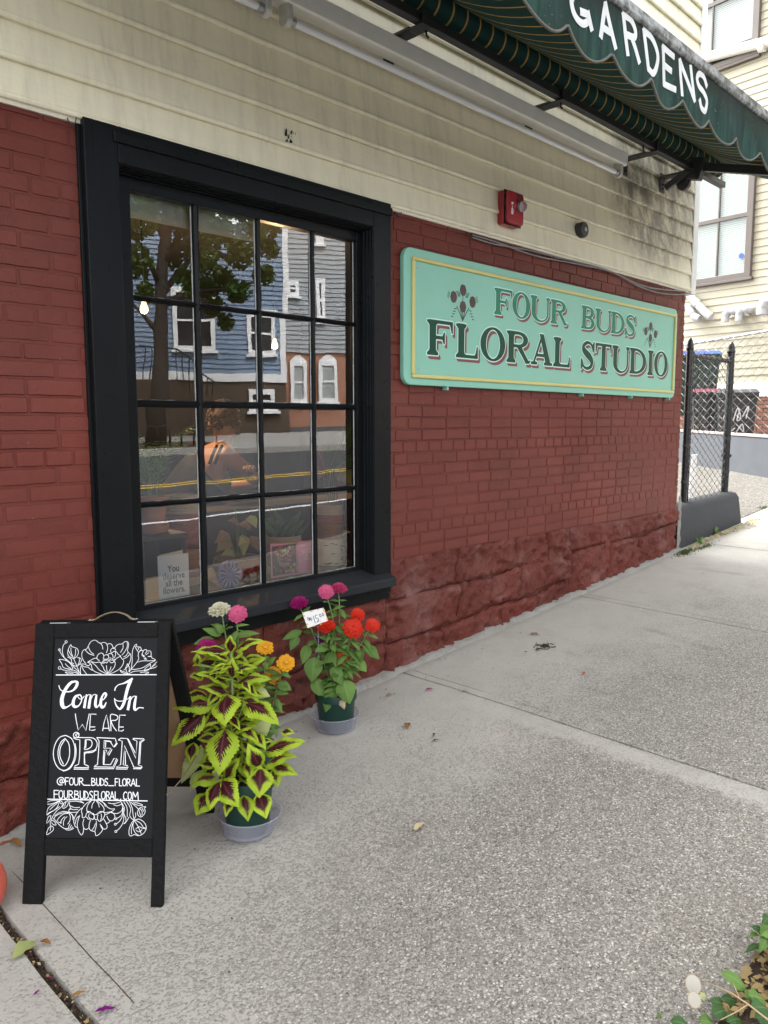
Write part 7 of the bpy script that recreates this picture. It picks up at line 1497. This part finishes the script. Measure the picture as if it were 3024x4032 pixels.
# arched wire edging round the tree pit
for k in range(11):
    P0 = opp(fs(tb)-1.4+.26*k, .35); m = MB(); m.tube([P0+kd*(-.14), P0+kd*(-.14)+Vector((0, 0, .38)), P0+kd*(-.09)+Vector((0, 0, .48)), P0+Vector((0, 0, .52)), P0+kd*.09+Vector((0, 0, .48)), P0+kd*.14+Vector((0, 0, .38)), P0+kd*.14], .014, 5)
    if k == 0: edg = thing('wire_edging', P0, 'row of low black wire arches round the reflected tree pit', 'edging')
    m.build('arch', MAT['black_gloss'], edg, smooth=True)
m = MB(); q = [opp(fs(tb)-1.6, .15, .004), opp(fs(tb)+1.6, .15, .004), opp(fs(tb)+1.6, 1.5, .004), opp(fs(tb)-1.6, 1.5, .004)]; m.add(q, [(0, 1, 2, 3)]); m.build('tree_pit_soil', MAT['soil'], kind='structure')
# ------------------------------------------------------------------ LITTER, JOINT DEBRIS, TREE PIT, CORAL BOWL
lf = [((88, 3753), .042, 'coleus_pale', 'green heart-shaped leaf lying beside the soil-filled joint'), ((310, 3924), .018, 'brown_leaf', 'curled reddish petal in the soil-filled joint near the bottom edge'), ((418, 3988), .028, 'petal_purple', 'long purple petal on the pavement at the bottom left'), ((1604, 2865), .032, 'brown_leaf', 'orange-brown dry leaf right of the red zinnia pot'), ((1532, 2743), .020, 'brown_leaf', 'tiny tan leaf scrap beside the wall right of the red zinnia pot'), ((1692, 2721), .022, 'petal_magenta', 'maroon petal just below the pavement joint near the wall'), ((2299, 2656), .018, 'petal_orange', 'small orange scrap in the middle of the upper slab'), ((2103, 2503), .034, 'brown_leaf', 'brown curled leaf beside the dark debris clump'), ((1653, 3263), .030, 'dead_leaf', 'pale tan leaf scrap on the gravelly slab'), ((1708, 2900), .020, 'dark_leaf', 'upper of two dark green scraps on the pavement'), ((1716, 2922), .020, 'dark_leaf', 'lower of two dark green scraps on the pavement'), ((2825, 2108), .075, 'brown_leaf', 'orange fallen leaf against the foot of the charcoal curb'), ((1828, 2724), .026, 'dead_leaf', 'cream scrap caught in the pavement joint'), ((60, 3330), .040, 'brown_leaf', 'brown leaf litter by the wall left of the chalkboard'), ((15, 3330), .030, 'petal_orange', 'orange petal by the wall at the left edge'), ((180, 3722), .022, 'brown_leaf', 'small brown twig between joint and scored line'), ((146, 3918), .011, 'petal_purple', 'small purple petal left of the soil-filled joint')]
for i, (px, s_, mt, lab) in enumerate(lf):
    P = ong(*px); a = rnd.uniform(0, 6.28); d = Vector((math.cos(a), math.sin(a), 0)); P = P+Vector((0, 0, .007))
    if i == 0: d = -Vector((RT.x, RT.y, 0)).normalized()*.3-Vector((FW.x, FW.y, 0)).normalized()
    tip = P+d.normalized()*s_; tip.z = gz(tip.x, tip.y)+.009; b = P-d.normalized()*s_; b.z = gz(b.x, b.y)+.008
    o = leaf_mb(b, tip, s_*(1.5 if i == 0 else rnd.uniform(.6, 1.1)), (0, 0, 1), bend=rnd.uniform(.04, .14), fold=-.15, n=7, pw=.6 if i == 0 else .8, wave=.03, seed=i).build('fallen_leaf', MAT[mt], smooth=True, label=lab, cat='leaf', group='leaves and petals on the pavement')
# dark clump of debris on the slab
P = ong(2146, 2548); m = MB()
for k in range(60):
    a, r_ = rnd.uniform(0, 6.28), abs(rnd.gauss(0, .05)); q = P+Vector((math.cos(a)*r_*1.1, math.sin(a)*r_*.7, .008+.010*rnd.random()*max(0, 1-r_/.06))); d = Vector((rnd.uniform(-1, 1), rnd.uniform(-1, 1), rnd.uniform(-.3, .3)))*.016; m.tube([q-d, q, q+d*.9], .0022, 4)
m.build('debris_clump', MAT['soil'], label='dark brown clump of plant debris on the upper slab', cat='debris', kind='stuff')
# flakes in the soil joint
m = [MB() for _ in range(4)]; fm = ['brown_leaf', 'soil', 'dead_leaf', 'petal_magenta']
for k in range(620):
    y = -rnd.random()*1.9-.02; x = .795+rnd.gauss(0, .007); q = Vector((x, y, gz(x, y)-.026+rnd.random()*.018)); s_ = rnd.uniform(.003, .009); a = Vector((rnd.gauss(0, 1), rnd.gauss(0, 1), rnd.gauss(0, .5))).normalized(); b = a.orthogonal().normalized(); i = rnd.choice([0, 1, 1, 1, 1, 1, 2, 3] if rnd.random() < .5 else [1, 1, 1, 0])
    m[i].add([q-a*s_, q+b*s_*.6, q+a*s_, q-b*s_*.6], [(0, 1, 2, 3)])
for i in range(4): m[i].uv = [(.5, .5)]*len(m[i].v); m[i].build('joint_litter', MAT[fm[i]], sidewalk, kind='stuff')
m = MB(); m.grid(lambda u, v: (.780+.030*u, -3.05+3.0*v, gz(.795, -3.05+3.0*v)-.028+.010*fn((u*9, v*90, 1), 1, 3)), 6, 160); m.build('joint_soil', MAT['soil'], sidewalk, smooth=True)
# scraps along the wall and the curb foot, moss
plain('moss', (.075, .10, .025), .95, .4, 60, .9, 90, bd=.01)
m = MB()
for (c, n, sx_, sy_) in ((ong(2700, 2176), 420, .075, .028), (ong(2775, 2155), 160, .10, .02), (ong(3010, 2000), 120, .05, .02)):
    for k in range(n):
        q = c+Vector((rnd.gauss(0, sx_), rnd.gauss(0, sy_), 0)); q.z = gz(q.x, q.y)+.002; h = rnd.uniform(.006, .028); d = Vector((rnd.gauss(0, .5), rnd.gauss(0, .5), 1)).normalized()*h; w_ = Vector((rnd.gauss(0, 1), rnd.gauss(0, 1), 0)).normalized()*.004
        m.add([q-w_, q+w_, q+d], [(0, 1, 2)])
m.build('moss_tufts', MAT['moss'], label='green moss growing at the foot of the charcoal curb', cat='moss', kind='stuff')
m = MB(); uvs = []
for k in range(420):
    x = rnd.uniform(6.75, 8.35); y = -.03-abs(rnd.gauss(0, .035))*(1+.6*(x > 7.6)); q = Vector((x, y, gz(x, y)+.006+rnd.random()*.008)); s_ = rnd.uniform(.008, .022); a = Vector((rnd.gauss(0, 1), rnd.gauss(0, 1), rnd.gauss(0, .35))).normalized(); b = a.orthogonal().normalized()
    m.add([q-a*s_, q+b*s_*.5, q+a*s_, q-b*s_*.5], [(0, 1, 2, 3)])
m.uv = [(.5, .5)]*len(m.v); m.build('dry_leaf_litter', MAT['dead_leaf'], label='dry tan leaf litter along the foot of the charcoal curb', cat='leaf litter', kind='stuff')
for k, (px, py) in enumerate(((2752, 2130), (2815, 2090), (2868, 2050))):
    P = ong(px, py+14); w_ = thing('weed', P, ('small green weed at the curb foot nearest the shop wall', 'small green weed at the middle of the charcoal curb', 'tall thin weed at the far end of the charcoal curb')[k], 'weed', 'weeds along the curb')
    for q in range(10):
        a = rnd.uniform(0, 6.28); d = Vector((math.cos(a), math.sin(a), rnd.uniform(.3, 1.6 if k < 2 else 3))).normalized()*rnd.uniform(.05, .11); leaf('leaf', w_, 'zinnia_leaf', P, P+d, .018, Vector((0, -.3, 1)), n=4, mm=1)
m = MB()
for k in range(90):
    x = rnd.uniform(.9, 6.5); y = -.06-abs(rnd.gauss(0, .12)); s_ = rnd.uniform(.002, .006); q = Vector((x, y, gz(x, y)+.006)); m.add([q+Vector((s_*math.cos(a*1.2566)*rnd.uniform(.6, 1.2), s_*math.sin(a*1.2566)*rnd.uniform(.6, 1.2), 0)) for a in range(5)], [(0, 1, 2, 3, 4)])
for k in range(60):
    x = rnd.uniform(.9, 4.5); y = -rnd.uniform(.1, 2.2); s_ = rnd.uniform(.002, .005); q = Vector((x, y, gz(x, y)+.007)); m.add([q+Vector((s_*math.cos(a*1.2566)*rnd.uniform(.6, 1.2), s_*math.sin(a*1.2566)*rnd.uniform(.6, 1.2), 0)) for a in range(5)], [(0, 1, 2, 3, 4)])
m.build('grit', MAT['soil'], label='scattered dark specks of grit on the pavement', cat='grit', kind='stuff')
# tree pit with brick edging, weeds and honesty seed pods at lower right
cq = crop(2300, 3300, 2.2914)
plain('edging_brick', (.27, .125, .085), .85, .25, 14, .5, 60)
PC = ong(*cq(1640, 1500)); m = MB(); xl_ = lambda y: float(np.interp(y, [900, 1050, 1200, 1450, 1720], [1640, 1570, 1455, 1340, 1190]))
m.grid(lambda u, v: (lambda P_, e_: (P_.x, P_.y, gz(P_.x, P_.y)+.002+.016*min(1, e_*5)+.012*min(1, e_*5)*fn((P_.x*9, P_.y*9, 1), 1, 3)))(ong(*cq(xl_(900+820*v)+(2300-xl_(900+820*v))*u, 900+820*v)), u), 14, 14); pit = m.build('tree_pit_earth', MAT['soil'], kind='structure', smooth=True)
for k, (x, y) in enumerate(((1905, 1400), (1990, 1090))):
    P = ong(*cq(x, y)); d = (ong(*cq(1990, 1090))-ong(*cq(1905, 1400))); d.z = 0; d.normalize(); n_ = Vector((-d.y, d.x, 0)); m = MB(); m.obox(Vector((P.x, P.y, gz(P.x, P.y)+.045)), d*.095, n_*.05, Vector((0, 0, .03))); m.build('edging_brick', MAT['edging_brick'], bevel=.006, label=('reddish edging brick at the lower right corner of the picture', 'reddish edging brick just above the corner brick at the right edge')[k], cat='brick', group='loose bricks edging the planting bed')
wd_ = thing('leafy_weed', ong(*cq(1600, 1050)), 'clump of broad green weed leaves overhanging the pavement at the right edge', 'weed', 'weeds in the planting bed')
def dl(px_, py_, h): 
    P = ong(*cq(px_, py_), h); return P
for (a, b, c, d, w_, h, mt) in ((1720, 760, 1575, 1050, .075, .10, 'zinnia_leaf'), (1700, 700, 1600, 790, .05, .11, 'dark_leaf'), (1640, 860, 1500, 800, .045, .09, 'dark_leaf'), (1760, 900, 1590, 880, .05, .12, 'zinnia_leaf'), (1600, 960, 1440, 1040, .030, .06, 'dark_leaf'), (1700, 820, 1660, 950, .05, .11, 'dark_leaf'), (1560, 850, 1490, 900, .03, .07, 'zinnia_leaf'), (1720, 660, 1650, 700, .04, .10, 'zinnia_leaf')):
    leaf('leaf', wd_, mt, dl(a, b, h*.8), dl(c, d, h), w_*.72, Vector((-.2, -.3, 1)), bend=.12, serr=.06, fold=.2, n=8, mm=2, wave=.02)
w2 = thing('low_weed', ong(*cq(1300, 1620)), 'low dark green weeds spilling over the pavement at the bottom right corner', 'weed', 'weeds in the planting bed')
for (a, b, c, d, w_, h, mt) in ((950, 1700, 770, 1650, .045, .03, 'dark_leaf'), (1300, 1560, 1150, 1600, .055, .05, 'dark_leaf'), (1180, 1690, 1030, 1640, .05, .04, 'zinnia_leaf'), (1380, 1480, 1230, 1440, .035, .05, 'dark_leaf'), (1300, 1520, 1120, 1470, .04, .04, 'dark_leaf'), (1640, 1480, 1480, 1420, .06, .09, 'zinnia_leaf'), (1680, 1560, 1500, 1530, .06, .10, 'dark_leaf'), (1460, 1360, 1220, 1200, .048, .10, 'zinnia_leaf'), (1700, 1650, 1540, 1620, .06, .10, 'dark_leaf'), (1420, 1640, 1290, 1660, .05, .06, 'dark_leaf'), (1100, 1460, 1045, 1390, .02, .05, 'coleus_pale'), (1560, 1440, 1450, 1440, .05, .07, 'zinnia_leaf'), (700, 1600, 655, 1590, .02, .012, 'zinnia_leaf')):
    leaf('leaf', w2, mt, dl(a, b, h*.7), dl(c, d, h), w_, Vector((-.2, -.3, 1)), bend=.12, serr=.06, fold=.2, n=8, mm=2, wave=.02)
plain('dry_stalk', (.42, .31, .19), .8, .2); leafmat('pod_paper', (.42, .40, .34), (.56, .54, .48), .3, .6, False)
hn = thing('honesty_stalk', ong(*cq(1700, 1680)), 'dry honesty stalk with two round papery white seed pods over the pavement', 'seed pods')
m = MB(); m.tube([dl(1760, 1720, .10), dl(1659, 1640, .10), dl(1480, 1500, .11), dl(1330, 1400, .11), dl(1180, 1330, .10), dl(1055, 1285, .09)], [.0026, .0024, .002, .0018, .0015, .001], 6); m.tube([dl(1480, 1500, .11), dl(1350, 1580, .09), dl(1230, 1640, .08)], .0014, 5); m.tube([dl(1400, 1440, .11), dl(1370, 1370, .11), dl(1345, 1310, .11)], .0012, 5); m.build('stalk', MAT['dry_stalk'], hn, smooth=True)
for x, y, r_ in ((985, 1320, 74), (995, 1458, 62)):
    c = dl(x, y, .09); R = r_/2.2914/FPX*dep(c); N_ = (TOC+Vector((0, 0, .6))).normalized(); a = N_.orthogonal().normalized(); b = N_.cross(a); m = MB(); n = 22
    m.v = [c+N_*.003]+[c+a*(R*math.cos(2*math.pi*k/n)*1.04)+b*(R*math.sin(2*math.pi*k/n)*.93) for k in range(n)]; m.f = [(0, k+1, (k+1) % n+1) for k in range(n)]; m.m = [0]*n; m.uv = [(.5, .5)]+[(.5+.5*math.cos(k), .5+.5*math.sin(k)) for k in range(n)]; pod = m.build('seed_pod', MAT['pod_paper'], hn, smooth=True); rim_p = list(m.v[1:])+[m.v[1]]; m = MB(); m.tube(rim_p, .0009, 5, False); m.build('pod_rim', MAT['dry_stalk'], pod, smooth=True)
m = MB(); uvs = []
for k in range(200):
    qx, qy = rnd.uniform(1250, 1750), rnd.uniform(1020, 1690); P = ong(*cq(qx, qy)); q = P+Vector((0, 0, .022+rnd.random()*.02)); s_ = rnd.uniform(.006, .018); a_ = Vector((rnd.gauss(0, 1), rnd.gauss(0, 1), rnd.gauss(0, .4))).normalized(); b_ = a_.orthogonal().normalized()
    if qx > xl_(qy)+25: m.add([q-a_*s_, q+b_*s_*.5, q+a_*s_, q-b_*s_*.5], [(0, 1, 2, 3)])
m.uv = [(.5, .5)]*len(m.v); m.build('bed_litter', MAT['brown_leaf'], label='brown dry leaf litter in the planting bed at the corner', cat='leaf litter', kind='stuff')
# coral bowl at the left edge
plain('coral', (.62, .125, .085), .45, .1, 8, .05)
cbx = (-124, 3502); P0 = ong(-118, 3585); d_ = dep(P0)-.02; cB = atd(*cbx, d_); R = 138/FPX*d_
cB.z = max(cB.z, gz(cB.x, cB.y)+R*.72); bw_ = thing('coral_planter', (cB.x, cB.y, gz(cB.x, cB.y)), 'coral red rounded planter just entering at the left edge', 'planter')
m = MB(); h0 = gz(cB.x, cB.y)+.002-cB.z; m.lathe([(R*.62, h0)]+[(R*math.cos(q), R*math.sin(q)) for q in np.linspace(-.75, .55, 12)]+[(R*.80, R*.50), (R*.86, R*.2), (.01, R*.1)], cB, 36); m.build('bowl', MAT['coral'], bw_, smooth=True, auto=50)
m = MB(); m.lathe([(R*.84, R*.30), (R*.4, R*.33), (.002, R*.34)], cB, 20); m.build('soil', MAT['potting_soil'], bw_, smooth=True)
